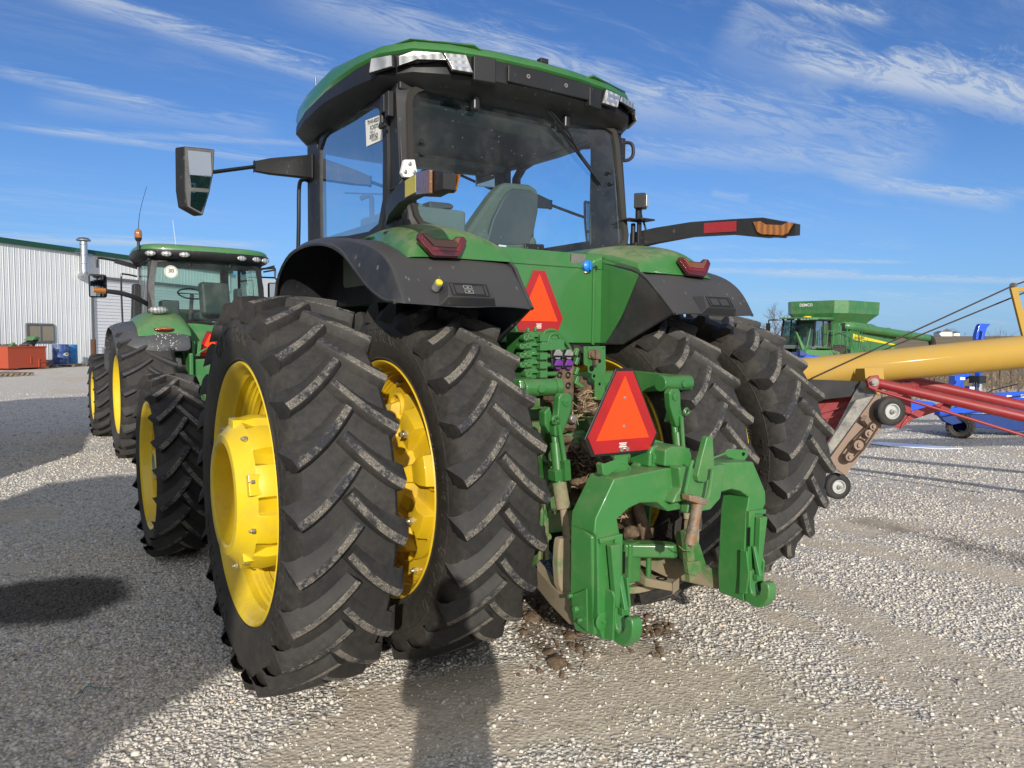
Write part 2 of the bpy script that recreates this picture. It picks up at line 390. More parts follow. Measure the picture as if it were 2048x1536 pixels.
def glass(name, tint, refl=.9, rough=.0, dirt=.05, dcol=(.5, .48, .42)):
    s = MT(name); s.N.remove(s.b)
    tr = s.n('ShaderNodeBsdfTransparent'); tr.inputs[0].default_value = (*tint, 1)
    gl = s.n('ShaderNodeBsdfGlossy'); gl.inputs['Roughness'].default_value = rough; gl.inputs[0].default_value = (refl, refl, refl, 1)
    fr = s.n('ShaderNodeFresnel'); fr.inputs[0].default_value = 1.36
    m1 = s.n('ShaderNodeMixShader'); s.L.new(s.math('MULTIPLY', s.math('ADD', fr.outputs[0], .012), .6), m1.inputs[0]); s.L.new(tr.outputs[0], m1.inputs[1]); s.L.new(gl.outputs[0], m1.inputs[2])
    df = s.n('ShaderNodeBsdfDiffuse'); df.inputs[0].default_value = (*dcol, 1)
    f = s.math('MULTIPLY', s.step(s.noise(3.5, 6, .7), .40, .75), dirt)
    sp = s.math('MULTIPLY', s.step(s.vor(22), .09, .04), .35)
    m2 = s.n('ShaderNodeMixShader'); s.L.new(s.math('MAXIMUM', f, sp), m2.inputs[0]); s.L.new(m1.outputs[0], m2.inputs[1]); s.L.new(df.outputs[0], m2.inputs[2])
    s.L.new(m2.outputs[0], s.out.inputs[0]); return s.mat
M['glass'] = glass('cab_glass', (.74, .90, .96)); M['glass_old'] = glass('old_cab_glass', (.60, .78, .74), dirt=.08)
M['seat'] = simple('seat_fabric', (.125, .13, .105), .9, 0, .2, .1, 40, .001); M['seatback'] = simple('seat_back_plastic', (.075, .075, .075), .5, 0, .4)
M['liner'] = simple('headliner', (.135, .155, .145), .9, 0, .2); M['cabtrim'] = simple('cab_trim_plastic', (.15, .165, .13), .6, 0, .4)
M['white'] = simple('white_plastic', (.75, .75, .72), .4); M['paper'] = simple('paper', (.78, .77, .70), .7); M['ink'] = simple('ink', (.03, .03, .03), .8)
M['blue_cap'] = simple('blue_plastic', (.01, .18, .62), .4); M['yellow_knob'] = simple('yellow_plastic', (.65, .52, .03), .4)
M['purple'] = simple('purple_plastic', (.13, .025, .22), .5, 0, .4, .4, 30); M['greyp'] = simple('grey_plastic', (.22, .22, .21), .5, 0, .4, .4, 30)
s = MT('caked_mud'); n = s.noise(14, 8, .75)
s.set(s.ramp(n, [(.3, (.075, .05, .032)), (.55, (.17, .12, .08)), (.75, (.27, .205, .135))]), .95, 0, .1); s.bump(n, .02, .8); s.bump(s.noise(90, 4), .004, .6); M['mud'] = s.mat
M['straw'] = simple('corn_straw', (.36, .27, .15), .8, 0, .2, .35, 30)
M['residue'] = simple('old_residue', (.085, .06, .042), .9, 0, .2, .5, 40)
# ------------------------------------------------------------------ tractor wheels
# local frame: axis along X, outside of the wheel towards -X, rear of the machine towards -Y
def tyre_mb(R, w, rr, NL, phase=0.0, zc=None, lugh=.048, rise=.235, lw=.040, lug_m=2, fade=None):
    """R lug radius, w overall width, rr rim radius. materials: 0 tread rubber, 1 sidewall, 2 lug faces"""
    o = MB(); h = w/2; b = R-lugh
    prof = [(-h*.86, rr-.01), (-h*.93, rr+.012), (-h*1.02, rr+(b-rr)*.22), (-h*1.10, rr+(b-rr)*.5), (-h*1.08, rr+(b-rr)*.72), (-h*.98, rr+(b-rr)*.90), (-h*.88, b-.006), (-h*.6, b+.001), (-h*.3, b+.003)]
    full = prof+[(0, b+.003)]+[(-x, r) for x, r in reversed(prof)]
    K = len(full); seg = 120; vs = []
    for k in range(seg):
        a = 2*math.pi*k/seg
        for i, (x, r) in enumerate(full): vs.append((x, -r*math.cos(a), r*math.sin(a)))
    for k in range(seg):
        k2 = (k+1) % seg
        for i in range(K-1):
            m = 1 if (i < 6 or i >= K-7) else 0
            o.f.append((k*K+i, k*K+i+1, k2*K+i+1, k2*K+i)); o.m.append(m)
    o.v = vs
    # bead ring ridges on the sidewall
    for sx in (-1, 1):
        for (fr, hh) in ((.10, .004), (.63, .003)):
            r0 = rr+(b-rr)*fr; xb = -sx*0 + sx*h*np.interp(fr, [0, .22, .5, .72, .9], [.95, 1.02, 1.10, 1.08, .98])
            o.lathe([(xb, r0-.006), (xb+sx*hh, r0), (xb, r0+.006)], 90, m=1)
    # lugs
    T = [-.10, 0, .07, .18, .32, .46, .6, .73, .85, .94, 1.0]
    for sx in (-1, 1):
        for L_ in range(NL):
            a0 = 2*math.pi*(L_+(.5 if sx > 0 else 0)+phase)/NL
            jit = random.Random(L_*7+int(sx)).uniform(-.006, .006)
            rings = []
            for t in T:
                tt = max(t, 0)
                x = sx*(h*1.03-(h*1.03+.022)*tt)
                s = rise*(.55*tt+.45*tt**1.9)          # steeper towards the centre
                ds = rise*(.55+.45*1.9*max(tt, .01)**.9); dx = -(h*1.03+.022)*sx
                tang = Vector((dx, ds, 0)).normalized(); nor = Vector((-tang.y, tang.x, 0)) # across the lug
                if nor.y < 0: nor = -nor
                wt = lw*(1.12-.2*tt)/2; wb = wt+.02; wb2 = wt+.040+.030*(1-tt)
                rt_ = R-.012*(1-tt)**3-.002+jit*.15; rb = b-.004
                if t < 0: # lug runs down the shoulder
                    x = sx*(h*1.065); rt_ = rr+(b-rr)*.80+.004; rb = rr+(b-rr)*.74; wt *= .7; wb2 = wt+.02
                cx_ = abs(x)/h; cr_ = b-.006 if cx_ < .88 else float(np.interp(cx_, [.88, .98, 1.08], [b-.006, rr+(b-rr)*.90, rr+(b-rr)*.72])); rb = min(rb, cr_-.006) if t >= 0 else rb
                row = []
                for (off, r) in ((-wt-.016, rb), (-wt-.003, rt_-.007), (-wt+.004, rt_), (0, rt_+.0015), (wt-.004, rt_), (wt+.008, rt_-.009), (wb2, rb)):
                    xx = x+nor.x*off; ss = s+nor.y*off
                    if t < 0 and r == rb: xx = sx*h*1.03
                    a = a0+ss/R
                    row.append((xx, -r*math.cos(a), r*math.sin(a)))
                rings.append(row)
            n = 7; b0 = len(o.v)
            for r in rings: o.v += r
            for i in range(len(rings)-1):
                for k in range(n-1):
                    f = (b0+i*n+k, b0+i*n+k+1, b0+(i+1)*n+k+1, b0+(i+1)*n+k)
                    if sx > 0: f = f[::-1]
                    o.f.append(f); o.m.append(lug_m if k in (2, 3) and i > 0 else 0)
            e = [b0+(len(rings)-1)*n+k for k in range(n)]; e2 = [b0+k for k in range(n)]
            o.f.append(tuple(e) if sx < 0 else tuple(e[::-1])); o.m.append(0)
            o.f.append(tuple(e2[::-1]) if sx < 0 else tuple(e2)); o.m.append(0)
    if zc: o.v = [(x, y, max(z, -zc+.001*math.sin(x*40+y*33))) for x, y, z in o.v]
    return o
def side_text(o, s, r, x, sx, size, a_mid, rb_, m=1, raise_=.010):
    """raised moulded letters following the sidewall circle; sx=-1 faces -X"""
    adv = size*.78/r; n = len(s)
    for i, ch in enumerate(s):
        if ch == ' ': continue
        g = text_mb(ch, size, raise_, m)
        a = a_mid+(n/2-.5-i)*adv*(1 if sx < 0 else -1)
        rad = Vector((0, -math.cos(a), math.sin(a))); nx = Vector((sx, 0, 0)); xr = rad.cross(nx)
        Mx = Matrix((xr, rad, nx)).transposed().to_4x4(); Mx.translation = Vector((x, 0, 0))+rad*r
        for i_, p in enumerate(g.v):
            q = Mx@Vector(p); rq = math.hypot(q.y, q.z); xp = prof_x((rq-rb_[0])/(rb_[1]-rb_[0]))*rb_[2]+(.0045 if p[2] > 0 else -.002); g.v[i_] = (sx*xp, q.y, q.z)
        o.merge(g)
def prof_x(f): return float(np.interp(f, [0, .22, .5, .72, .9], [.95, 1.02, 1.10, 1.08, .98]))
def rim_mb(rr, h, disc_x, fl=.012):
    """rim flange and barrel, open on both sides; h = flange half-width"""
    o = MB(); f = rr+fl
    pr = [(-h, f-.010), (-h-.006, f), (-h+.004, f+.006), (-h+.012, f-.002), (-h+.016, rr-.004), (-h+.06, rr-.012), (-h+.075, rr-.03), (-h+.13, rr-.045), (-h+.15, rr-.07), (h-.15, rr-.07), (h-.13, rr-.045), (h-.06, rr-.012), (h-.016, rr-.004), (h-.012, f-.002), (h-.004, f+.006), (h+.006, f), (h, f-.010)]
    inn = [(h-.02, rr-.016), (h-.07, rr-.026), (h-.13, rr-.060), (h-.15, rr-.082), (-h+.235, rr-.082), (-h+.225, rr-.066), (-h+.205, rr-.064), (-h+.195, rr-.082), (-h+.165, rr-.084), (-h+.155, rr-.062), (-h+.125, rr-.058), (-h+.115, rr-.046), (-h+.08, rr-.044), (-h+.062, rr-.026), (-h+.02, rr-.016)]
    pts = pr+inn
    o.lathe([(x, r) for x, r in pts], 96, closed=True)
    return o
def lobed(o, prof, lobes, seg=160, m=0, wid=.5, ph=0):
    """lathe whose radius and reach drop between the lobes: prof = (x, r, x_drop, r_drop)"""
    K = len(prof); vs = []
    for k in range(seg):
        a = 2*math.pi*k/seg; u = abs(((a*lobes/(2*math.pi)+ph) % 1)-.5)*2
        q = min(1, max(0, (u-wid)/.12)); q = q*q*(3-2*q)
        for (x, r, dx, dr) in prof:
            vs.append((x+dx*q, -(r-dr*q)*math.cos(a), (r-dr*q)*math.sin(a)))
    f = []
    for k in range(seg):
        k2 = (k+1) % seg
        for i in range(K-1): f.append((k*K+i, k*K+i+1, k2*K+i+1, k2*K+i))
    o.add(vs, f, m)
def bolt_mb(r=.014, l=.03):
    o = MB(); o.lathe([(0, 0), (-l, 0)][:1]+[(0, r), (-l*.55, r), (-l*.6, r*.85), (-l*.6, 0)], 6); o.lathe([(-l*.6, r*.55), (-l, r*.5), (-l, 0)], 8); return o
def make_wheel(parent, c, kind, R=.998, w=.45, rr=.645, NL=25, phase=0, zc=.977, mats=None, right=False, text=None, lug='lug', yel='yellow'):
    mats = mats or [M['rubber'], M['sidewall'], M[lug]]
    fl = w*.485; Y = M[yel]; F = (lambda mb: mb.mirror()) if right else (lambda mb: mb)
    k = rr/.645
    d = MB(); hubm = None; bolts = []
    if kind == 'outer':      # dual carried on a deep cast hub
        d.lathe([(.10, rr-.075), (.085, rr-.10), (.08, .42*k), (.05, .36*k), (.05, .10)], 72)
        hubm = MB()
        lobed(hubm, [(.06, .34, 0, 0), (-.02, .345, 0, .0), (-.03, .385, 0, .04), (-.17, .392, 0, .045), (-.235, .375, 0, .0), (-.295, .315, 0, 0), (-.312, .300, 0, 0), (-.314, .262, 0, 0), (-.306, .25, 0, 0), (-.12, .235, 0, 0), (-.10, .20, 0, 0), (-.10, .0, 0, 0)], 10, wid=.62)
        for q in range(5):
            a = 2*math.pi*(q+.22)/5; rad = Vector((0, -math.cos(a), math.sin(a)))
            hubm.box(Vector((-.235, 0, 0))+rad*.352, (.075, .10, .05), Matrix((Vector((1, 0, 0)), rad.cross(Vector((1, 0, 0))), rad)).transposed())
        for q in range(10):
            a = 2*math.pi*(q+.5)/10; bolts.append((Vector((-.245, -math.cos(a)*.372, math.sin(a)*.372)), .013))
    elif kind == 'inner':    # disc wheel bolted to a lobed cast centre
        d.lathe([(-.02, rr-.07), (-.05, rr-.085), (-.055, .50*k), (-.035, .44*k), (-.035, .25)], 72)
        hubm = MB()
        lobed(hubm, [(-.03, .475, 0, 0), (-.075, .47, 0, 0), (-.085, .45, 0, 0), (-.09, .43, .0, .0), (-.15, .415, .055, .03), (-.165, .36, .065, .02), (-.14, .24, .03, .0), (-.17, .19, 0, 0), (-.24, .16, 0, 0), (-.24, 0, 0, 0)], 8, wid=.5, ph=.2)
        for q in range(4):
            a = 2*math.pi*(q+.1)/4; cc = Vector((-.088, -math.cos(a)*.40, math.sin(a)*.40))
            hubm.lathe([(-.0, .062), (-.022, .064), (-.022, .078), (0, .082)], 24, c=cc)
        for q in range(12):
            a = 2*math.pi*(q+.35)/12; bolts.append((Vector((-.052, -math.cos(a)*.535*k, math.sin(a)*.535*k)), .017))
        for q in range(4):
            a = 2*math.pi*(q+.6)/4; bolts.append((Vector((-.15, -math.cos(a)*.33, math.sin(a)*.33)), .024))
    else:                    # plain dished disc
        d.lathe([(.02, rr-.06), (.03, rr*.84), (.0, rr*.80), (.02, rr*.45), (-.03, rr*.40), (-.05, rr*.28), (-.05, 0)], 56)
        for q in range(10):
            a = 2*math.pi*q/10; bolts.append((Vector((.02, -math.cos(a)*rr*.86, math.sin(a)*rr*.86)), .012))
        hubm = MB(); hubm.lathe([(.0, .14), (-.10, .135), (-.13, .12), (-.13, .09), (-.09, .08), (-.09, 0)], 24)
    w0 = F(d).build('wheel', Y, parent, smooth=40, loc=c)
    t = F(tyre_mb(R, w, rr, NL, phase, zc))
    if text:
        for (s_, rf, a_, sz) in text:
            for sx in (-1, 1):
                r0 = rr+(R-.048-rr)*rf; x0 = sx*w/2*np.interp(rf, [0, .22, .5, .72, .9], [.95, 1.02, 1.10, 1.08, .98])
                side_text(t, s_, r0, x0, sx, sz, a_, (rr, R-.048, w/2))
    t.build('tyre', mats, w0, smooth=32)
    F(rim_mb(rr, fl, 0)).build('rim', Y, w0, smooth=35)
    F(hubm).build('hub', Y, w0, smooth=28, bev=.004 if kind != 'plain' else 0)
    bm = F(bolt_mb()).build('wheel_bolt', M['zinc'], w0, smooth=30); first = True
    for (p, r) in bolts:
        b_ = bm if first else bm.copy()
        if not first: S.collection.objects.link(b_)
        first = False; b_.location = (-p.x if right else p.x, p.y, p.z); b_.scale = (r/.014,)*3
    return w0
# ------------------------------------------------------------------ ground: gravel lot running out into a harvested field
def ticks(dense0, dense1, step, lo, hi, g=1.12):
    a = list(np.arange(dense0, dense1+1e-6, step)); s = step; x = dense1
    while x < hi: s *= g; x += s; a.append(min(x, hi))
    s = step; x = dense0; b = []
    while x > lo: s *= g; x -= s; b.append(max(x, lo))
    return np.array(b[::-1]+a)
GX = ticks(-6, 9, .075, -1500, 2500); GY = ticks(-4, 12, .075, -60, 3000)
FE = lambda x, y: x*.55+y*.835            # distance along the camera heading, from the origin
_rs = np.random.RandomState(3); _T = _rs.rand(64, 64)
def vnoise(x, y, s):
    x = np.asarray(x)*s+100.3; y = np.asarray(y)*s+57.7; xi = np.floor(x).astype(int); yi = np.floor(y).astype(int); fx = x-xi; fy = y-yi
    fx = fx*fx*(3-2*fx); fy = fy*fy*(3-2*fy); t = lambda i, j: _T[i % 64, j % 64]
    return (t(xi, yi)*(1-fx)+t(xi+1, yi)*fx)*(1-fy)+(t(xi, yi+1)*(1-fx)+t(xi+1, yi+1)*fx)*fy
def fbm(x, y, s, o=4): return sum(vnoise(x+i*13.1, y-i*7.7, s*2**i)/2**i for i in range(o))/sum(1/2**i for i in range(o))
def seg_d(x, y, a, b):
    ax, ay = a; bx, by = b; dx, dy = bx-ax, by-ay; t = np.clip(((x-ax)*dx+(y-ay)*dy)/(dx*dx+dy*dy), 0, 1); return np.hypot(x-ax-t*dx, y-ay-t*dy)
gp = lambda u, v: (P(u, v, z=0).x, P(u, v, z=0).y)
TRACKS = [(gp(980, 1400), gp(1500, 1390), .30), (gp(1250, 1330), gp(1700, 1460), .26), (gp(1460, 1130), gp(2048, 1370), .20), (gp(1560, 1230), gp(2048, 1470), .16), (gp(1030, 1330), gp(760, 1380), .13), (gp(1700, 1500), gp(2300, 1530), .16), (gp(1600, 1080), gp(2200, 1180), .16)]
def fines(x, y):
    f = np.clip((fbm(x, y, .9)-.56)*5, 0, .8)
    wob = (fbm(x, y, 2.2)-.5)*.5
    for a, b, w in TRACKS: f = np.maximum(f, np.clip(1.25-(seg_d(x, y, a, b)+wob)/(w*1.45)*.8, 0, 1)*(.62+.5*fbm(x, y, 3)))
    return np.clip(f, 0, 1)
def gheight(x, y):
    z = (fbm(x, y, .35)-.5)*.05+(fbm(x, y, 3.1)-.5)*.012-fines(x, y)*.006
    near = np.clip(np.minimum(np.hypot(x, y+0)/1.0, 1), 0, 1)
    flat = np.exp(-((x/2.3)**2+(y/1.2)**2)); z = z*(1-flat)
    d = np.maximum(FE(x, y)-30, 0); lat = x*.835-y*.55
    z = z+np.where(d > 0, np.minimum(d/60, 1)*(-.6)*np.clip((lat+20)/30, 0, 1)+np.clip((d-60)/500, 0, 1)*(6.0)*np.clip(.5+lat/900, .3, 1.4)+(fbm(x, y, .004)-.5)*np.clip(d/400, 0, 1)*6, 0)
    return z
XX, YY = np.meshgrid(GX, GY); ZZ = gheight(XX, YY)
nx_, ny_ = len(GX), len(GY)
vs = np.stack([XX, YY, ZZ], -1).reshape(-1, 3)
ii = np.arange(nx_*ny_).reshape(ny_, nx_); fs = np.stack([ii[:-1, :-1], ii[:-1, 1:], ii[1:, 1:], ii[1:, :-1]], -1).reshape(-1, 4)
def np_mesh(name, vs, fs, smooth=True):
    me = bpy.data.meshes.new(name); k = fs.shape[1]
    me.vertices.add(len(vs)); me.vertices.foreach_set('co', vs.astype(np.float32).ravel())
    me.loops.add(fs.size); me.loops.foreach_set('vertex_index', fs.astype(np.int32).ravel())
    me.polygons.add(len(fs)); me.polygons.foreach_set('loop_start', np.arange(0, fs.size, k, dtype=np.int32))
    if smooth: me.polygons.foreach_set('use_smooth', np.ones(len(fs), dtype=bool))
    me.update(calc_edges=True); return me
gm = np_mesh('ground', vs, fs)
def attr(me, name, arr, dom='POINT'):
    a = me.attributes.new(name, 'FLOAT', dom); a.data.foreach_set('value', np.asarray(arr, dtype=np.float32).ravel())
lat = XX*.835-YY*.55
edge = 30+(fbm(XX, YY, .08)-.5)*5
field = np.clip((FE(XX, YY)+3.4-edge+8*np.clip(1-(lat+2)/8, 0, 4)*3)/1.5*0+(FE(XX, YY)-np.where(lat > -12, 23, 400)+(fbm(XX, YY, .15)-.5)*3)/1.2, 0, 1)
attr(gm, 'fines', fines(XX, YY)); attr(gm, 'field', field)
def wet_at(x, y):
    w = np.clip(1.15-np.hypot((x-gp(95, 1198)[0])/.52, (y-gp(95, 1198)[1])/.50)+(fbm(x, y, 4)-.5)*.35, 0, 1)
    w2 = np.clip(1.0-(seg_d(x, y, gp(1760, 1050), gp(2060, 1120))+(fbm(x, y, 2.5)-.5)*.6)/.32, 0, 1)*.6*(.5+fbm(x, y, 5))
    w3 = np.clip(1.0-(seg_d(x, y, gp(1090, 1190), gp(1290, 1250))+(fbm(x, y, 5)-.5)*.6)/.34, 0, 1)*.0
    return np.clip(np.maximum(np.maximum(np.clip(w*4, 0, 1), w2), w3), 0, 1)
def mud_at(x, y): return np.clip(1.1-(np.minimum(seg_d(x, y, gp(1070, 1190), gp(1290, 1255)), seg_d(x, y, gp(1060, 1240), gp(1140, 1290)))+(fbm(x, y, 6)-.5)*.55)/.26, 0, 1)
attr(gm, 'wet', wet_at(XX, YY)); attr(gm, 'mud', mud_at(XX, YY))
s = MT('gravel_ground')
geo = s.n('ShaderNodeNewGeometry'); pos = geo.outputs['Position']
def at(nm): a = s.n('ShaderNodeAttribute'); a.attribute_name = nm; return a.outputs['Fac']
fi, fl_, wt = at('fines'), at('field'), at('wet')
cellc = s.vor(46, out='Color', vec=pos); sepc = s.n('ShaderNodeSeparateColor'); s.L.new(cellc, sepc.inputs[0])
celld = s.vor(46, out='Distance', vec=pos); cell2 = s.vor(17, out='Color', vec=pos); sep2 = s.n('ShaderNodeSeparateColor'); s.L.new(cell2, sep2.inputs[0])
stone = s.ramp(sepc.outputs[0], [(0, (0.198, 0.198, 0.209)), (.10, (0.418, 0.407, 0.396)), (.35, (0.638, 0.605, 0.550)), (.6, (0.748, 0.715, 0.649)), (.85, (0.814, 0.786, 0.737)), (1, (0.572, 0.462, 0.341))])
stone = s.mix(s.math('MULTIPLY', s.step(celld, .3, .8), .7), stone, (.30, .26, .205))
big_ = s.noise(.8, 5, .6, vec=pos); stone = s.mix(s.math('MULTIPLY', s.step(big_, .35, .7), .35), stone, (.54, .49, .41))
sand = s.mix(s.step(s.noise(9, 10, .82, vec=pos), .32, .68), (0.399, 0.336, 0.251), (0.638, 0.559, 0.439))
sand = s.mix(s.math('MULTIPLY', s.step(s.vor(95, vec=pos), .30, .16), s.step(s.noise(14, 3, vec=pos), .4, .6)), sand, (.62, .57, .49))
lowf = s.math('MULTIPLY', s.step(s.math('ADD', fi, s.math('MULTIPLY', s.math('SUBTRACT', s.noise(7, 5, .7, vec=pos), .5), 1.2)), .35, .75), .9)
col = s.mix(lowf, stone, sand)
mdn = s.math('MULTIPLY', at('mud'), .9); col = s.mix(mdn, col, s.mix(s.noise(30, 5, .7, vec=pos), (.10, .07, .045), (.22, .16, .105)))
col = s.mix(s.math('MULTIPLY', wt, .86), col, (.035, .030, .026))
fieldc = s.ramp(s.noise(1.3, 8, .75, vec=pos, sc=(1, 2.5, 1)), [(.25, (.14, .10, .06)), (.5, (.25, .185, .11)), (.75, (.36, .28, .17))])
rows = s.n('ShaderNodeTexWave'); s.L.new(pos, rows.inputs[0]); rows.inputs['Scale'].default_value = .35; rows.inputs['Distortion'].default_value = 1.5
fieldc = s.mix(s.math('MULTIPLY', rows.outputs['Fac'], .3), fieldc, (.27, .20, .12))
fieldc = s.mix(s.step(s.noise(.012, 3, .5, vec=pos), .48, .56), fieldc, s.mix(.6, fieldc, (.16, .17, .07)))
col = s.mix(fl_, col, fieldc)
s.set(col, .85, 0, .25)
hgt = s.math('MULTIPLY', s.math('SUBTRACT', 1, s.step(celld, .1, .8)), s.math('SUBTRACT', 1, s.math('MULTIPLY', lowf, .75)))
cdn = s.n('ShaderNodeCameraData'); fd = s.step(cdn.outputs['View Distance'], 4, 22, 1, .08)
s.bump(s.math('MULTIPLY', hgt, fd), .012, .8); s.bump(s.math('MULTIPLY', s.noise(22, 8, .8, vec=pos), fd), .005, .5)
gm.materials.append(s.mat)
ground = bpy.data.objects.new('ground', gm); S.collection.objects.link(ground); tag(ground, kind='structure')

# loose crushed stone, each a small faceted solid; thick by the camera, thinning with distance
def gravel():
    rs = np.random.RandomState(11)
    phi = (1+5**.5)/2; iv = np.array([(-1, phi, 0), (1, phi, 0), (-1, -phi, 0), (1, -phi, 0), (0, -1, phi), (0, 1, phi), (0, -1, -phi), (0, 1, -phi), (phi, 0, -1), (phi, 0, 1), (-phi, 0, -1), (-phi, 0, 1)])/math.hypot(1, phi)
    it = np.array([(0, 11, 5), (0, 5, 1), (0, 1, 7), (0, 7, 10), (0, 10, 11), (1, 5, 9), (5, 11, 4), (11, 10, 2), (10, 7, 6), (7, 1, 8), (3, 9, 4), (3, 4, 2), (3, 2, 6), (3, 6, 8), (3, 8, 9), (4, 9, 5), (2, 4, 11), (6, 2, 10), (8, 6, 7), (9, 8, 1)])
    fw = np.array(CF); rtv = np.array(CR); C0 = np.array(CO)
    pts = []; sizes = []
    for (d0, d1, dens, smin, smax) in [(1.6, 3.2, 2700, .006, .0158)]+[(3.2+.8*k, 4.0+.8*k, 2700*(3.2/(3.4+.8*k))**1.25*max(0, 1-k/24), .006+.0004*k, .0158+.0003*k) for k in range(24)]:
        ar = .76*2*(d1**2-d0**2)/2; n = int(ar*dens)
        d = np.sqrt(rs.uniform(d0**2, d1**2, n)); l = rs.uniform(-.76, .76, n)*d
        h = np.array([math.sin(CAM[3]), math.cos(CAM[3])]); r2 = np.array([math.cos(CAM[3]), -math.sin(CAM[3])])
        xy = C0[:2]+d[:, None]*h+l[:, None]*r2
        keep = rs.rand(n) > np.clip(mud_at(xy[:, 0], xy[:, 1])*.8+fines(xy[:, 0], xy[:, 1])*1.15, 0, .95)
        xy = xy[keep]; pts.append(xy); k = rs.rand(len(xy))**2.0; sizes.append(smin+(smax-smin)*k)
    n = 30000; d = np.sqrt(rs.uniform(1.6**2, 7.5**2, n)); l = rs.uniform(-.76, .76, n)*d; xy = C0[:2]+d[:, None]*h+l[:, None]*r2; kp = rs.rand(n) < fines(xy[:, 0], xy[:, 1])*.9; xy = xy[kp]; pts.append(xy); sizes.append(.0025+.0065*rs.rand(len(xy))**2.2)
    xy = np.concatenate(pts); sz = np.concatenate(sizes); n = len(xy)
    z = gheight(xy[:, 0], xy[:, 1])
    q = rs.normal(size=(n, 4)); q /= np.linalg.norm(q, axis=1)[:, None]; a, b, c, d = q.T
    Rm = np.stack([1-2*(c*c+d*d), 2*(b*c-a*d), 2*(b*d+a*c), 2*(b*c+a*d), 1-2*(b*b+d*d), 2*(c*d-a*b), 2*(b*d-a*c), 2*(c*d+a*b), 1-2*(b*b+c*c)], 1).reshape(n, 3, 3)
    vari = [iv*(1+rs.uniform(-.36, .30, (12, 1))) for _ in range(24)]; V_ = np.stack(vari)[rs.randint(0, 24, n)]
    V_ = V_*np.stack([rs.uniform(.8, 1.45, n), rs.uniform(.7, 1.1, n), rs.uniform(.4, .8, n)], 1)[:, None, :]
    V_ = np.einsum('nij,nkj->nki', Rm, V_)*sz[:, None, None]
    V_[:, :, 2] *= .8
    V_ += np.stack([xy[:, 0], xy[:, 1], z+sz*rs.uniform(-.15, .35, n)], 1)[:, None, :]
    F_ = (it[None]+(np.arange(n)*12)[:, None, None]).reshape(-1, 3)
    me = np_mesh('gravel', V_.reshape(-1, 3), F_, smooth=False)
    attr(me, 'tint', np.repeat(rs.rand(n), 12)); attr(me, 'wet', np.repeat(wet_at(xy[:, 0], xy[:, 1]), 12))
    s = MT('gravel_stone'); a_ = s.n('ShaderNodeAttribute'); a_.attribute_name = 'tint'; w_ = s.n('ShaderNodeAttribute'); w_.attribute_name = 'wet'
    c = s.ramp(a_.outputs['Fac'], [(0, (0.129, 0.140, 0.164)), (.04, (0.257, 0.257, 0.275)), (.15, (0.409, 0.392, 0.363)), (.45, (0.573, 0.550, 0.503)), (.75, (0.667, 0.643, 0.591)), (.93, (0.819, 0.790, 0.737)), (1, (0.655, 0.515, 0.351))])
    c = s.mix(s.math('MULTIPLY', s.noise(70, 4, .7), .5), c, (.50, .42, .30))
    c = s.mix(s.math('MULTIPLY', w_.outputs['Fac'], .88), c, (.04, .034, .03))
    s.set(c, .8, 0, .25); me.materials.append(s.mat)
    o = bpy.data.objects.new('gravel', me); S.collection.objects.link(o); tag(o, 'loose crushed limestone gravel over the lot', 'gravel', kind='stuff')
gravel()
# ------------------------------------------------------------------ the big tractor
TR = empty('tractor', (0, 0, 0))
tag(TR, 'large green row crop tractor with dual rear wheels, seen from behind in the foreground', 'tractor')
XO, XI, ZC = 1.527, .769, .977
TXT = [('OPTITRAC', .50, R_(225), .115), ('480/80R50', .50, R_(-16), .115), ('OPTITRAC', .50, R_(95), .115), ('RADIAL', .14, R_(165), .035), ('TUBELESS', .14, R_(20), .03)]
make_wheel(TR, (-XO, 0, ZC), 'outer', phase=.15, text=TXT)
make_wheel(TR, (-XI, 0, ZC), 'inner', phase=.55, text=TXT, yel='yellow_dirty')
make_wheel(TR, (XI, 0, ZC), 'inner', phase=.3, text=TXT, right=True, yel='yellow_dirty')
make_wheel(TR, (XO, 0, ZC), 'outer', phase=.8, text=TXT, right=True)
for i, (x, ri) in enumerate(((-1.67, 0), (-.95, 0), (.95, 1), (1.67, 1))):
    make_wheel(TR, (x, 2.72, .715), 'plain', R=.74, w=.34, rr=.50, NL=20, phase=.3*i, zc=.715, right=bool(ri))
# ---- chassis bits behind the cab, fenders, cab, roof
G, GD, GH, GM = M['green'], M['green_dome'], M['green_hitch'], M['green_mud']
def both(fn):
    """run fn for the left side (s=-1, as built) and the right side (s=1, mirrored)"""
    for s_ in (-1, 1): fn(s_)
def mx(mb, s_): return mb if s_ < 0 else mb.mirror()

# main body: axle housings, differential case, chassis, hood in front of the cab
b = MB(); b.box((0, .75, 1.05), (.62, 2.0, .62)); b.box((0, 2.6, 1.15), (.55, 2.6, .5)); b.box((0, .10, 1.02), (.50, .62, .80))
b.lathe([(-1.25, 0), (-1.25, .07), (-.5, .075), (-.48, .20), (-.3, .24), (.3, .24), (.48, .20), (.5, .075), (1.25, .07), (1.25, 0)], 28, c=(0, 0, ZC))
b.build('axle_housing', M['green_mud'], TR, bev=.02)
b = MB(); b.prism([(-.42, 1.7, 1.35), (-.42, 4.6, 1.35), (-.42, 4.75, 1.75), (-.42, 4.5, 2.1), (-.42, 1.7, 2.45)], (.84, 0, 0)); b.build('hood', G, TR, bev=.06)
b = MB(); b.box((0, 2.72, .72), (3.0, .16, .16)); b.lathe([(-1.8, .0), (-1.8, .09), (1.8, .09), (1.8, 0)], 16, c=(0, 2.72, .715)); b.build('front_axle', M['green_mud'], TR, bev=.01)
b = MB(); b.box((-.75, 1.9, 1.15), (.45, 1.3, .55)); b.build('fuel_tank', M['plastic'], TR, bev=.05)
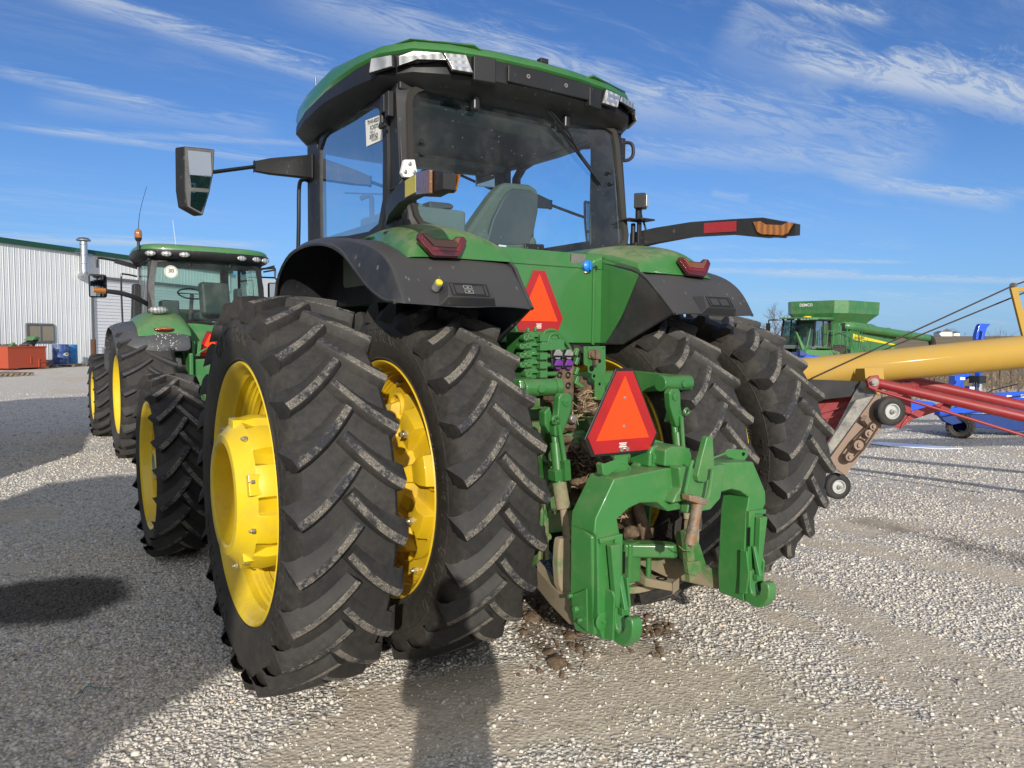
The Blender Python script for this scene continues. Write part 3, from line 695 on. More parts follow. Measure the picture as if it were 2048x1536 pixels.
b = MB()
for k in range(4): b.box((-1.12, 1.75, .62+.33*k), (.42, .3, .03))
b.box((-1.34, 1.75, 1.1), (.03, .3, 1.05)); b.build('cab_steps', M['plastic'], TR, bev=.006)

# rear body panel below the window, side flanks
b = MB(); b.box((.0, -.14, 2.02), (.90, .05, .56)); b.build('rear_panel', G, TR, bev=.008)
b = MB(); b.box((0, -.167, 2.225), (.88, .012, .035)); b.box((.375, -.17, 1.98), (.018, .02, .5)); b.build('panel_rib', G, TR, bev=.004)
b = MB(); b.box((0, .0, 1.70), (.9, .3, .12)); b.build('panel_underside', M['undercoat'], TR)
b = MB(); b.lathe([(0, 0), (0, .034), (-.03, .036), (-.035, .030), (-.045, .012), (-.045, 0)], 20, axis='y', c=(.315, -.16, 2.222)); b.box((.315, -.21, 2.222), (.012, .012, .05)); b.build('filler_cap', M['blue_cap'], TR, bev=.002)
b = MB(); b.box((.25, -.168, 2.262), (.12, .006, .06), (0, 0, .1)); b.tube((.315, -.16, 2.205), (.315, -.16, 2.18), .022); b.build('cap_bracket', M['steel'], TR)
b = MB(); b.lathe([(0, 0), (0, .018), (-.012, .016), (-.012, 0)], 12, axis='y', c=(.382, -.168, 2.215)); b.build('panel_bolt', M['plastic'], TR)

# fenders: black plastic shell and the green cap on top
FI = [(-.500, -.757, 1.921), (-.485, -.63, 2.055), (-.467, -.505, 2.168), (-.46, -.25, 2.235), (-.455, .1, 2.29), (-.455, .6, 2.33), (-.455, 1.0, 2.32)]
FM = [(-.87, -.748, 1.918), (-.97, -.64, 2.050), (-1.072, -.514, 2.157), (-1.06, -.25, 2.245), (-1.02, .1, 2.305), (-1.0, .6, 2.36), (-1.0, 1.0, 2.385)]
FO = [(-1.232, -.705, 1.935), (-1.240, -.615, 1.945), (-1.240, -.42, 2.015), (-1.240, -.23, 2.120), (-1.235, .0, 2.235), (-1.225, .33, 2.298), (-1.215, .74, 2.31)]
FP = [(-1.195, -.742, 1.935), (-1.205, -.655, 2.075), (-1.205, -.535, 2.168), (-1.205, -.33, 2.232), (-1.20, .0, 2.295), (-1.19, .38, 2.342), (-1.18, .78, 2.352)]
FRONT = [((-.455, 1.1, 2.25), (-1.0, 1.08, 2.31), (-1.18, 1.06, 2.30), (-1.21, 1.04, 2.265)), ((-.455, 1.3, 2.08), (-1.0, 1.32, 2.16), (-1.18, 1.31, 2.15), (-1.205, 1.28, 2.12)), ((-.455, 1.4, 1.82), (-1.0, 1.42, 1.86), (-1.18, 1.41, 1.84), (-1.2, 1.37, 1.84))]
def fender(s_):
    rows = []
    for a, m_, p_, o_ in list(zip(FI, FM, FP, FO))+FRONT:
        a, m_, p_, o_ = map(Vector, (a, m_, p_, o_)); row = []
        for t in (0, .25, .5, .75): row.append(a.lerp(m_, t)+Vector((0, 0, .012*math.sin(t*math.pi))))
        for t in (0, .5): row.append(m_.lerp(p_, t))
        row += [p_, p_, p_.lerp(o_, .6), o_, o_]
        rows.append(row)
    rows = [[Vector(p)+Vector((0, -.004, -.010)) for p in rows[0]], [Vector(p)+Vector((0, -.004, -.008)) for p in rows[0]]]+rows
    b = MB(); b.grid(rows); b = mx(b, s_); f = b.build('fender', M['fender'], TR, sub=2, thick=.012, smooth=180)
    lip = MB(); lip.path([Vector(p)+Vector((0, 0, -.004)) for p in FI], .012, 8, sub=3); pts = [r[-1] for r in rows]; lip.path([p+Vector((.004, 0, -.002)) for p in pts], .010, 8, sub=3); mx(lip, s_).build('fender_lip', M['fender'], f, smooth=60)
    # inner side wall of the fender (black) with its flare
    b = MB(); b.prism([(-.462, -.505, 2.168), (-.49, -.757, 1.921), (-.45, -.37, 1.735), (-.45, .3, 1.72), (-.45, .3, 1.8), (-.45, -.17, 2.0)], (-.02, 0, 0)); mx(b, s_).build('fender_side', M['fender'], f, bev=.008)
    b = MB(); b.prism([(-.447, -.165, 2.27), (-.459, -.50, 2.172), (-.447, -.34, 1.90), (-.447, -.20, 1.74), (-.447, -.11, 1.74), (-.447, -.11, 2.29)], (-.018, 0, 0)); mx(b, s_).build('fender_cheek', G, f, bev=.006)
    # lamp pod moulded in the rear face
    c = Vector((-.866, -.738, 1.998)); n = Vector((0, -.70, .55)).normalized(); ux = Vector((1, 0, 0)); uy = n.cross(ux)*-1
    uy = Vector((0, .55, .75)).normalized(); n = ux.cross(uy).normalized()
    if n.y > 0: n = -n
    def Q(x, y, z): return c+ux*x+uy*y+n*z
    pod = MB(); o1 = [Q(-.155, -.075, -.03), Q(.155, -.075, -.03), Q(.135, .065, -.03), Q(-.12, .065, -.03)]; o2 = [Q(-.125, -.06, .018), Q(.128, -.06, .018), Q(.108, .028, .022), Q(-.10, .028, .022)]
    pod.add(o1+o2, [(4, 5, 6, 7), (0, 1, 5, 4), (1, 2, 6, 5), (2, 3, 7, 6), (3, 0, 4, 7)]); p_ = mx(pod, s_).build('switch_pod', M['fender'], f, bev=.006)
    r_ = MB()
    for (w_, h_, z_, t_) in ((.20, .070, .0225, .004), (.16, .056, .0235, .003)):
        x0, x1, y0, y1 = -w_/2, w_/2, -h_/2-.016, h_/2-.016
        for (a, bb) in (((x0, y0), (x1, y0)), ((x1, y0), (x1, y1)), ((x1, y1), (x0, y1)), ((x0, y1), (x0, y0))): r_.bar(Q(*a, z_), Q(*bb, z_), t_, t_)
    if s_ < 0:
        for y_ in (-.006, -.032):
            for (a, bb) in (((-.022, y_-.009), (.022, y_-.009)), ((.022, y_-.009), (.022, y_+.009)), ((.022, y_+.009), (-.022, y_+.009)), ((-.022, y_+.009), (-.022, y_-.009))): r_.bar(Q(a[0]-.01, a[1], .026), Q(bb[0]-.01, bb[1], .026), .003, .003, 1)
            r_.box(Q(-.01, y_, .026), (.012, .002, .006), m=1)
    else: r_.box(Q(0, -.016, .020), (.012, .05, .004), Matrix((ux, uy, n)).transposed())
    mx(r_, s_).build('switch_frame', [M['plastic'], M['greyp']], p_)
    if s_ < 0:
        k = MB(); k.lathe([(-.02, .020), (.022, .020), (.030, .014), (.030, 0)], 18, axis='z', M=Matrix((ux, uy, n)).transposed(), c=Q(-.155, .015, 0), m=1)
        k.lathe([(.012, .017), (.033, .017), (.036, .012), (.036, 0)], 18, axis='z', M=Matrix((ux, uy, n)).transposed(), c=Q(-.157, .013, 0)); k.build('stop_button', [M['yellow_knob'], M['greyp']], p_)
    # green cap
    def sec(y, z0l, zl, zt, zr, z0r, xl=-1.072, xr=-.467):
        xs = [xl, xl+.03, -.95, -.84, -.70, -.56, xr+.02, xr]; zs = [z0l, zl, zl*.35+zt*.65, zt, zt*.93+zr*.07, zt*.5+zr*.5, zr, z0r]
        return [Vector((x, y, z)) for x, z in zip(xs, zs)]
    rows = [sec(-.512, 2.157, 2.162, 2.168, 2.172, 2.170), sec(-.500, 2.157, 2.185, 2.215, 2.195, 2.170), sec(-.478, 2.165, 2.215, 2.300, 2.225, 2.175), sec(-.42, 2.185, 2.245, 2.335, 2.250, 2.19),
            sec(-.30, 2.215, 2.275, 2.365, 2.285, 2.21), sec(-.137, 2.255, 2.305, 2.392, 2.318, 2.24, -1.04), sec(.05, 2.285, 2.325, 2.400, 2.345, 2.26, -1.0), sec(.33, 2.315, 2.34, 2.385, 2.36, 2.28, -.92), sec(.6, 2.32, 2.335, 2.35, 2.34, 2.3, -.86)]
    b = MB(); b.grid(rows)
    cap = mx(b, s_).build('fender_cap', GD, TR, smooth=24, sub=2, thick=.006)
    # tail lamp, bow-shaped
    pl = ((0, -.522, 2.20), (0, 1, -.38))
    ol = [(-1.019, 2.272), (-.975, 2.272), (-.945, 2.250), (-.835, 2.250), (-.812, 2.268), (-.765, 2.272), (-.752, 2.250), (-.800, 2.178), (-.815, 2.166), (-.950, 2.160), (-.965, 2.168), (-1.030, 2.245)]
    Z = lambda x, z, e=0: Vector((x, -.532+(z-2.20)*.38-e*.93, z+e*.36))
    b = MB(); b.prism([Z(x, z, 0) for x, z in ol], Z(0, 0, .026)-Z(0, 0, 0)); tl = mx(b, s_).build('tail_lamp', M['lens_red'], cap, bev=.004)
    am = [(-1.0, 2.263), (-.977, 2.263), (-.946, 2.241), (-.835, 2.241), (-.812, 2.259), (-.79, 2.262), (-.822, 2.208), (-.945, 2.206)]
    b = MB(); b.prism([Z(x, z, .026) for x, z in am], Z(0, 0, .004)-Z(0, 0, 0)); mx(b, s_).build('indicator_lens', M['lens_amber_dark'], tl)
    st = [(-1.006, 2.246), (-.948, 2.203), (-.820, 2.205), (-.783, 2.25), (-.812, 2.190), (-.95, 2.187)]
    b = MB(); b.prism([Z(x, z, .026) for x, z in st], Z(0, 0, .003)-Z(0, 0, 0)); mx(b, s_).build('stop_lens', M['lens_red2'], tl)
    # side marker arm folded back over the fender
    pth = [Vector((-.90, .06, 2.445)), Vector((-.965, -.12, 2.47)), Vector((-1.03, -.38, 2.487)), Vector((-1.085, -.66, 2.475)), Vector((-1.125, -.88, 2.448)), Vector((-1.15, -1.085, 2.418))]
    rows = []
    for i, p in enumerate(pth):
        d = (pth[min(i+1, 5)]-pth[max(i-1, 0)]).normalized(); sx = d.cross(Vector((0, 0, 1))).normalized()
        hh = [.052, .050, .046, .046, .058, .032][i]; ww = [.034, .032, .028, .028, .040, .028][i]
        rows.append([p+sx*ww+Vector((0, 0, hh)), p+sx*ww-Vector((0, 0, hh)), p-sx*ww-Vector((0, 0, hh)), p-sx*ww+Vector((0, 0, hh))])
    b = MB(); b.grid(rows, close=True); k = len(rows)*4
    b.f += [(0, 1, 2, 3), (k-1, k-2, k-3, k-4)]; b.m += [0, 0]
    arm = mx(b, s_).build('marker_arm', M['plastic'], TR, smooth=25)
    def face(i0, i1, side, t0, t1, z0, z1, e=.003):
        pa, pb = pth[i0].lerp(pth[i1], t0), pth[i0].lerp(pth[i1], t1); d = (pb-pa).normalized(); sx = d.cross(Vector((0, 0, 1))).normalized()*side
        w_ = .030 if i1 < 4 else .040
        return [pa+sx*w_+Vector((0, 0, z0)), pb+sx*w_+Vector((0, 0, z0)), pb+sx*w_+Vector((0, 0, z1)), pa+sx*w_+Vector((0, 0, z1))], sx*e
    # local: +sx (d x up) points inboard/outboard; inboard carries the red reflector and lamp
    io = 1 if (pth[3]-pth[2]).cross(Vector((0, 0, 1))).x > 0 else -1
    q, v_ = face(2, 3, io, .35, 1.15, -.032, .032); b = MB(); b.prism(q, v_); mx(b, s_).build('red_reflector', M['red_arm'], arm)
    pa, pb = pth[3].lerp(pth[4], .75), pth[5]; d = (pb-pa).normalized(); sx = d.cross(Vector((0, 0, 1))).normalized()*io; up = sx.cross(d)*io; up = Vector((0, 0, 1))
    Lp = lambda t, z: pa.lerp(pb, t)+sx*.042+up*z
    b = MB(); b.prism([Lp(.0, .030), Lp(.18, .036), Lp(.32, .018), Lp(.72, .018), Lp(.86, .036), Lp(1, .034), Lp(.86, -.030), Lp(.74, -.042), Lp(.22, -.042), Lp(.10, -.026)], sx*.008); mx(b, s_).build('marker_lamp', M['lens_amber'], arm, bev=.002)
    # outboard: amber reflector and brown lamp end
    q, v_ = face(2, 3, -io, .55, 1.25, -.040, .040); b = MB(); b.prism(q, v_); mx(b, s_).build('amber_reflector', M['yellow_knob'], arm)
    b = MB(); q, v_ = face(3, 5, -io, .35, .78, -.050, .050, .02); b.prism(q, v_); mx(b, s_).build('side_lamp', M['lens_amber_dark'], arm, bev=.004)
    # hinge bracket and work lamp mast by the cab corner
    b = MB(); b.box((-.885, .02, 2.37), (.10, .13, .10)); b.box((-.90, -.03, 2.33), (.16, .05, .03)); b.tube((-.87, .02, 2.34), (-.87, .02, 2.56), .016); b.box((-.875, -.035, 2.50), (.03, .02, .34))
    b.box((-.885, -.06, 2.575), (.13, .10, .012)); b.path([(-.86, -.02, 2.42), (-.93, -.04, 2.50), (-.90, -.03, 2.6), (-.87, -.05, 2.64)], .008, 6, sub=4)
    mx(b, s_).build('arm_bracket', M['plastic'], TR, bev=.004)
both(fender)
# white reflector plate beside the window (left) and work lamp on its post (right)
c = P(818, 336, y=-.075); b = MB(); pts = [P(u, v, y=-.085) for u, v in ((809, 319), (830, 319), (835, 345), (828, 355), (808, 354), (803, 345))]
b.prism(pts, (0, .03, 0)); wl = b.build('white_plate', M['white'], TR, bev=.004)
b = MB()
for u, v in ((819, 327), (810, 343), (828, 344)): p = P(u, v, y=-.088); b.lathe([(0, .010), (-.008, .010), (-.010, .005), (-.010, 0)], 10, axis='y', c=p)
b.build('plate_bolt', M['steel'], wl)
b = MB(); c = Vector((.872, -.045, 2.70)); RZ = Euler((0, 0, R_(38))).to_matrix(); b.box(c, (.085, .075, .10), RZ); b.box(c+Vector((0, .02, -.08)), (.03, .03, .08)); b.box(c+Vector((-.03, .03, -.125)), (.16, .09, .012)); wk = b.build('work_lamp', M['plastic'], TR, bev=.012)
b = MB(); b.prism([c+RZ@Vector(p) for p in ((-.034, -.040, -.040), (.034, -.040, -.040), (.034, -.040, .040), (-.034, -.040, .040))], RZ@Vector((0, -.012, 0))); b.merge(MB().box(c+RZ@Vector((.045, 0, 0)), (.012, .06, .08), RZ)); b.build('lamp_lens', M['lamp'], wk, bev=.006)

# ---- cab shell
GLP = ((0, .10, 3.19), (0, 1, -.105)); gy = lambda z: .10+.105*(z-3.19)
wpx = [(833, 184), (850, 178), (900, 182), (950, 191), (1000, 203), (1060, 218), (1120, 233), (1190, 250), (1212, 257), (1224, 266), (1229, 290), (1234, 350), (1241, 420), (1247, 470), (1246, 482), (1240, 489), (1215, 499), (1185, 510), (1160, 514), (1100, 510), (1019, 504), (955, 482), (900, 460), (860, 450), (844, 444), (835, 430), (829, 405), (826, 360), (823, 300), (821, 210), (824, 193)]
W3 = [P(u, v, pl=GLP) for u, v in wpx]
cen = sum(W3, Vector())/len(W3)
def off(k, dy=0, z0=None):
    r = []
    for i, p in enumerate(W3):
        a, c_ = W3[i-1], W3[(i+1) % len(W3)]; t = (c_-a).normalized(); n = Vector((-t.z, 0, t.x)).normalized()
        if n.dot(p-cen) < 0: n = -n
        q = p+n*k; q.y = gy(q.z)+dy; r.append(q)
    return r
def ring(b, A, B, m=0):
    n = len(A); b.add(A+B, [(i, (i+1) % n, n+(i+1) % n, n+i) for i in range(n)], m)
b = MB(); b.add(W3, [tuple(range(len(W3)))]); b.build('rear_window', M['glass'], TR, smooth=0)
b = MB(); A = off(-.006, -.016); B = off(.028, -.022); C_ = off(.034, -.004); ring(b, A, off(-.006, .01)); ring(b, A, B); ring(b, B, C_); b.build('window_seal', M['trim'], TR, smooth=30)
# rear wall of the cab around the window
def outer():
    r = []
    for p in off(.03):
        x = p.x-0.0; z = p.z
        q = Vector((x, 0, z)); d = Vector((p.x, 0, p.z-2.78))
        hx, z1, z0 = .845, 3.22, 2.20
        ts = []
        if abs(d.x) > 1e-6: ts.append((hx if d.x > 0 else -hx)/d.x)
        if d.z > 0: ts.append((z1-2.78)/d.z)
        elif d.z < 0: ts.append((z0-2.78)/d.z)
        t = min(ts); q = Vector((d.x*t, 0, 2.78+d.z*t)); q.y = gy(q.z)+.03; r.append(q)
    return r
b = MB(); O_ = outer(); ring(b, off(.032, -.006), O_); O2 = [p+Vector((0, .09, 0)) for p in O_]; ring(b, O_, O2); I2 = [p+Vector((0, .07, 0)) for p in off(.0)]; ring(b, off(.0, .004), I2)
b.build('rear_frame', M['plastic'], TR, smooth=30)
# inner trim of the rear pillars (light plastic seen through the window)
for s_ in (-1, 1):
    b = MB(); b.box((s_*.795, .27, 2.78), (.08, .22, .92)); b.box((s_*.80, .55, 2.2), (.1, .9, .25)); b.build('pillar_trim', M['cabtrim'], TR, bev=.04)
# side frames and doors
def side(s_):
    x = -.845
    gl = [(642, 300), (650, 275), (667, 255), (700, 232), (726, 218), (757, 212), (766, 222), (769, 240), (771, 320), (770, 400), (761, 450), (741, 466), (700, 474), (643.7, 478), (642, 400)]
    g = [P(u, v, x=x) for u, v in gl]; ce = sum(g, Vector())/len(g)
    def of(k, dx=0):
        r = []
        for i, p in enumerate(g):
            a, c_ = g[i-1], g[(i+1) % len(g)]; t = (c_-a).normalized(); n = Vector((0, -t.z, t.y)).normalized()
            if n.dot(p-ce) < 0: n = -n
            q = p+n*k; q.x = x+dx; r.append(q)
        return r
    b = MB(); b.add(g, [tuple(range(len(g)))]); dg = mx(b, s_).build('door_glass', M['glass'], TR, smooth=0)
    b = MB(); ring(b, of(-.008, -.012), of(.055, -.012)); ring(b, of(.055, -.012), of(.06, .03)); ring(b, of(-.008, -.012), of(-.008, .02)); mx(b, s_).build('door_frame', M['plastic'], TR, smooth=30)
    b = MB(); pts = [(-.84, .13, 3.24), (-.84, .36, 3.24), (-.84, .33, 2.45), (-.84, .5, 2.22), (-.84, .02, 2.22), (-.84, .03, 2.45)]; b.prism(pts, (.09, 0, 0))
    b.prism([(-.84, 1.52, 3.22), (-.84, 1.74, 3.26), (-.84, 1.74, 2.0), (-.84, 1.62, 2.0), (-.84, 1.50, 2.45)], (.07, 0, 0)); b.prism([(-.835, .1, 3.17), (-.835, 1.74, 3.17), (-.835, 1.74, 3.28), (-.835, .1, 3.28)], (.09, 0, 0))
    b.box((-.80, .95, 2.22), (.08, 1.7, .5)); mx(b, s_).build('side_frame', M['plastic'], TR, bev=.01)
    b = MB()
    for z in (3.10,): b.box((-.875, .20, z), (.05, .045, .10)); b.tube((-.88, .24, z-.10), (-.88, .24, z+.02), .016); b.box((-.872, .16, z-.01), (.035, .05, .14)); b.path([(-.885, .24, z-.09), (-.90, .22, z-.13), (-.885, .17, z-.12)], .012, 8, sub=4)
    mx(b, s_).build('door_hinge', M['plastic'], TR, bev=.005)
    b = MB(); b.path([(-.84, 1.70, 2.92), (-.875, 1.72, 2.93), (-.90, 1.74, 2.88), (-.90, 1.76, 2.6), (-.90, 1.8, 2.2), (-.90, 1.8, 1.9)], .015, 10, sub=4); mx(b, s_).build('handrail', M['gloss_black'], TR)
    # door pull inside the glass
    if s_ < 0: b = MB(); b.path([(-.80, .78, 2.66), (-.74, .76, 2.68), (-.73, .76, 2.60), (-.73, .78, 2.44), (-.80, .80, 2.40)], .016, 8, sub=4); mx(b, s_).build('door_pull', M['seatback'], TR)
    return dg
both(side)
# service paper taped inside the left door glass
q = [P(u, v, x=-.850) for u, v in ((731, 241), (763, 229), (765.5, 279), (733, 293))]
b = MB(); b.add(q, [(0, 3, 2, 1)]); 
pap = b.build('door_notice', M['paper'], TR, smooth=0, thick=.001)
X1 = (q[1]-q[0]); Y1 = (q[0]-q[3])
b = MB()
for (sx_, sz_, t_) in ((.5, .86, 'TRWK-400DE'), (.55, .64, 'RC242772'), (.5, .30, '387871623')):
    Fm = frame_mat(q[3]+X1*sx_+Y1*sz_+Vector((-.003, 0, 0)), X1, Y1); g = text_mb(t_, .036, 0, 0, .8); b.merge(g, Fm)
for t_, z_ in (('MODEL      YR', .50), ('STOCK NO.', .44)):
    b.merge(text_mb(t_, .014), frame_mat(q[3]+X1*.45+Y1*z_+Vector((-.003, 0, 0)), X1, Y1))
for k in range(16):
    w_ = .35 if k % 3 else .6; p = q[3]+X1*(.36+k*.026)+Y1*.13+Vector((-.003, 0, 0)); b.add([p, p+X1*.026*w_, p+X1*.026*w_+Y1*.08, p+Y1*.08], [(0, 1, 2, 3)])
b.build('notice_print', M['ink'], pap, smooth=0)

# windscreen, floor, ceiling and what can be seen inside
b = MB(); b.add([(-.76, 1.66, 3.18), (.76, 1.66, 3.18), (.80, 1.80, 2.1), (-.80, 1.80, 2.1)], [(0, 1, 2, 3)]); b.build('windscreen', M['glass'], TR, smooth=0)
b = MB(); b.box((0, .95, 3.205), (1.56, 1.6, .05)); b.box((0, .36, 3.175), (1.3, .22, .05)); b.box((.15, 1.50, 3.15), (1.1, .22, .06)); b.build('headliner', M['liner'], TR, bev=.02)
b = MB(); b.box((0, 1.0, 2.02), (1.6, 1.7, .06)); b.box((0, .24, 2.24), (1.58, .22, .18)); b.box((-.55, .55, 2.30), (.42, .7, .5)); b.build('cab_floor', M['liner'], TR, bev=.02)
# seat: turned slightly, dark shell behind light cloth
def seat_px(pts, y): return [P(u, v, y=y) for u, v in pts]
sb = seat_px([(1004, 369), (1014, 364), (1060, 368), (1076, 378), (1080, 392), (1077, 430), (1066, 486), (930, 486), (937, 458), (965, 418), (990, 383)], .50)
b = MB(); b.prism(sb, (0, .13, 0)); st_ = b.build('seat', M['seat'], TR, bev=.03, seg=3)
sb = seat_px([(1012, 384), (1022, 378), (1058, 381), (1072, 392), (1071, 425), (1062, 470), (1052, 492), (966, 492), (980, 440), (1000, 400)], .50)
b = MB(); b.prism([p-Vector((0, .004, 0)) for p in sb], (0, -.03, 0)); b.build('seat_shell', M['seatback'], st_, bev=.015, seg=3)
b = MB(); b.box((.15, .72, 2.42), (.5, .5, .14)); b.box((.15, .72, 2.2), (.34, .34, .35)); b.build('seat_cushion', M['seat'], st_, bev=.05)
b = MB(); b.prism(seat_px([(838, 400), (868, 424), (905, 430), (920, 444), (922, 482), (836, 482)], .62), (0, .3, 0)); b.build('side_console', M['cabtrim'], TR, bev=.03)
b = MB(); b.prism(seat_px([(858, 402), (902, 406), (909, 412), (906, 418), (888, 418), (872, 424), (860, 420)], .8), (0, .12, 0)); b.build('armrest', M['seatback'], TR, bev=.012)
b = MB(); b.prism([P(u, v, y=1.45) for u, v in ((953, 340), (990, 347), (990, 375), (953, 372))], (0, .02, 0)); b.build('interior_mirror', M['mirror'], TR, bev=.004)
b = MB(); b.tube((-.25, 1.3, 2.1), (-.25, 1.12, 2.5), .03); w_ = MB(); w_.lathe([(x, .20+y) for x, y in ((-.014, 0), (0, .014), (.014, 0), (0, -.014))], 40, axis='z', closed=True, M=Euler((R_(30), 0, 0)).to_matrix(), c=(-.25, 1.10, 2.52)); w_.bar((-.43, 1.10, 2.52), (-.07, 1.10, 2.52), .03, .015); b.merge(w_); b.build('steering_wheel', M['seatback'], TR)
b = MB(); b.path([(.35, 1.62, 3.12), (.7, 1.60, 3.02), (.98*.8, 1.58, 2.95)], .012, 8); b.path([P(870, 392, x=-.6), P(690, 386+0, x=-.6)], .006, 6); b.build('sun_blind_rod', M['seatback'], TR)
b = MB(); b.box((.66, 1.15, 2.62), (.07, .30, .30), (0, 0, .3)); b.build('monitor', M['gloss_black'], TR, bev=.015)
# right front mirror seen through the glass and left mirror on its long arm
def big_mirror(s_):
    ypl = 1.46; MN = Vector((.36, .93, 0)); MO = P(400, 350, y=1.46); Q_ = lambda u, v, e=0: P(u, v, pl=(MO-MN*e, MN))
    pm = [(368, 292), (430, 298), (428, 345), (420, 385), (406, 432), (374, 414), (369, 380)]
    b = MB(); q = [Q_(u, v) for u, v in pm]; b.prism(q, (-.045, .075, 0)); mr = mx(b, s_).build('mirror', M['plastic'], TR, bev=.008)
    for nm, pp in (('mirror_pane', [(375, 300), (422, 305), (424, 345), (420, 377), (382, 374), (378, 340)]), ('mirror_pane', [(381, 382), (417, 384), (412, 405), (402, 424), (380, 412)])):
        b = MB(); b.prism([Q_(u, v, .006) for u, v in pp], MN*.004); mx(b, s_).build(nm, M['mirror'], mr, bev=.002)
    b = MB(); a = Vector((-.86, 1.63, 3.03)); e = Q_(428, 343)+Vector((0, .02, 0)); m_ = P(512, 333, y=1.55)
    b.tube(e, m_, .013, 8); mx(b, s_).build('mirror_rod', M['gloss_black'], mr)
    hh = MB(); A_ = P(508, 333, y=1.55); B_ = P(540, 333, y=1.58); C2 = P(622, 334, y=1.62)
    rows = []
    for p, h_, w2 in ((A_, .035, .02), (B_, .055, .03), (C2, .085, .035)): rows.append([p+Vector((0, -w2, h_)), p+Vector((0, -w2, -h_)), p+Vector((0, w2, -h_)), p+Vector((0, w2, h_))])
    hh.grid(rows, close=True); hh.f += [(0, 1, 2, 3), (11, 10, 9, 8)]; hh.m += [0, 0]; hh.box(C2+Vector((.04, 0, 0)), (.08, .05, .12)); mx(hh, s_).build('mirror_arm', M['plastic'], TR, bev=.006)
both(big_mirror)

# ---- roof
def loop(zc_, zs, k=1.0, dy=0.0, inset=0.0, rise_=0.0):
    base_ = [(0, -.095, 0), (.32, -.085, 0), (.60, -.05, 0), (.80, .01, 0), (.93, .17, .0), (.975, .42, 0), (1.0, .9, 0), (.97, 1.4, 0), (.91, 1.78, 0), (.80, 1.98, 0), (.5, 2.08, 0), (.2, 2.11, 0)]
    full = base_+[(-x, y, z) for x, y, z in reversed(base_[1:])]
    out = []
    for (x, y, z) in full:
        cx, cy = 0, .95; l = math.hypot(x-cx, y-cy); f_ = (l-inset)/l
        t_ = min(1, max(0, (y-.08)/.9)); out.append(Vector((cx+(x-cx)*f_, cy+(y-cy)*f_+dy, zc_+zs*(abs(x)**2)+rise_*t_*t_*(3-2*t_))))
    return out
gr = MB(); loops = [loop(3.382, -.035, inset=.012, rise_=-.015), loop(3.395, -.035, inset=.0), loop(3.432, -.03, inset=.02, rise_=.04), loop(3.456, -.035, inset=.06, rise_=.07), loop(3.475, -.03, inset=.16, rise_=.09), loop(3.485, -.03, inset=.40, rise_=.10), loop(3.488, -.02, inset=.7, rise_=.10)]
gr.grid(loops, close=True); n_ = len(loops[0]); e_ = [(len(loops)-1)*n_+k for k in range(n_)]; gr.f.append(tuple(e_)); gr.m.append(0)
# raised shoulders either side of the rear air intake
gr.build('roof', G, TR, smooth=40)
for s_ in (-1, 1):
    b = MB(); b.prism([(s_*.36, -.075, 3.415), (s_*.44, -.068, 3.452), (s_*.80, .03, 3.435), (s_*.93, .24, 3.405), (s_*.90, .30, 3.39), (s_*.6, .05, 3.39)], (0, .9, .025)); b.build('roof_shoulder', G, TR, bev=.02)
bt = MB(); L2 = [loop(3.384, -.035, inset=.015, rise_=-.015), loop(3.37, -.035, inset=.005, rise_=-.015), loop(3.262, -.028, inset=.0, rise_=.03), loop(3.235, -.03, inset=.03, rise_=.03), loop(3.20, -.02, inset=.10), loop(3.175, 0, inset=.20), loop(3.17, 0, inset=.6)]
bt.grid(L2, close=True); e_ = [(len(L2)-1)*n_+k for k in range(n_)]; bt.f.append(tuple(e_)); bt.m.append(0)
rt_ = bt.build('roof_trim', M['plastic'], TR, smooth=35)
b = MB(); b.box((0.07, -.098, 3.315), (.62, .02, .10)); b.box((-.40, -.095, 3.30), (.14, .045, .14), (0, 0, -.15)); b.box((.42, -.082, 3.29), (.12, .045, .12), (0, 0, .2)); b.build('rear_grille', M['plastic'], rt_, bev=.008)
for x in (-.1, .18):
    b = MB(); b.lathe([(0, .013), (-.004, .013), (-.004, .007), (.002, .005), (.002, 0)], 12, axis='y', c=(x, -.109, 3.32)); b.build('grille_screw', M['steel'], rt_)
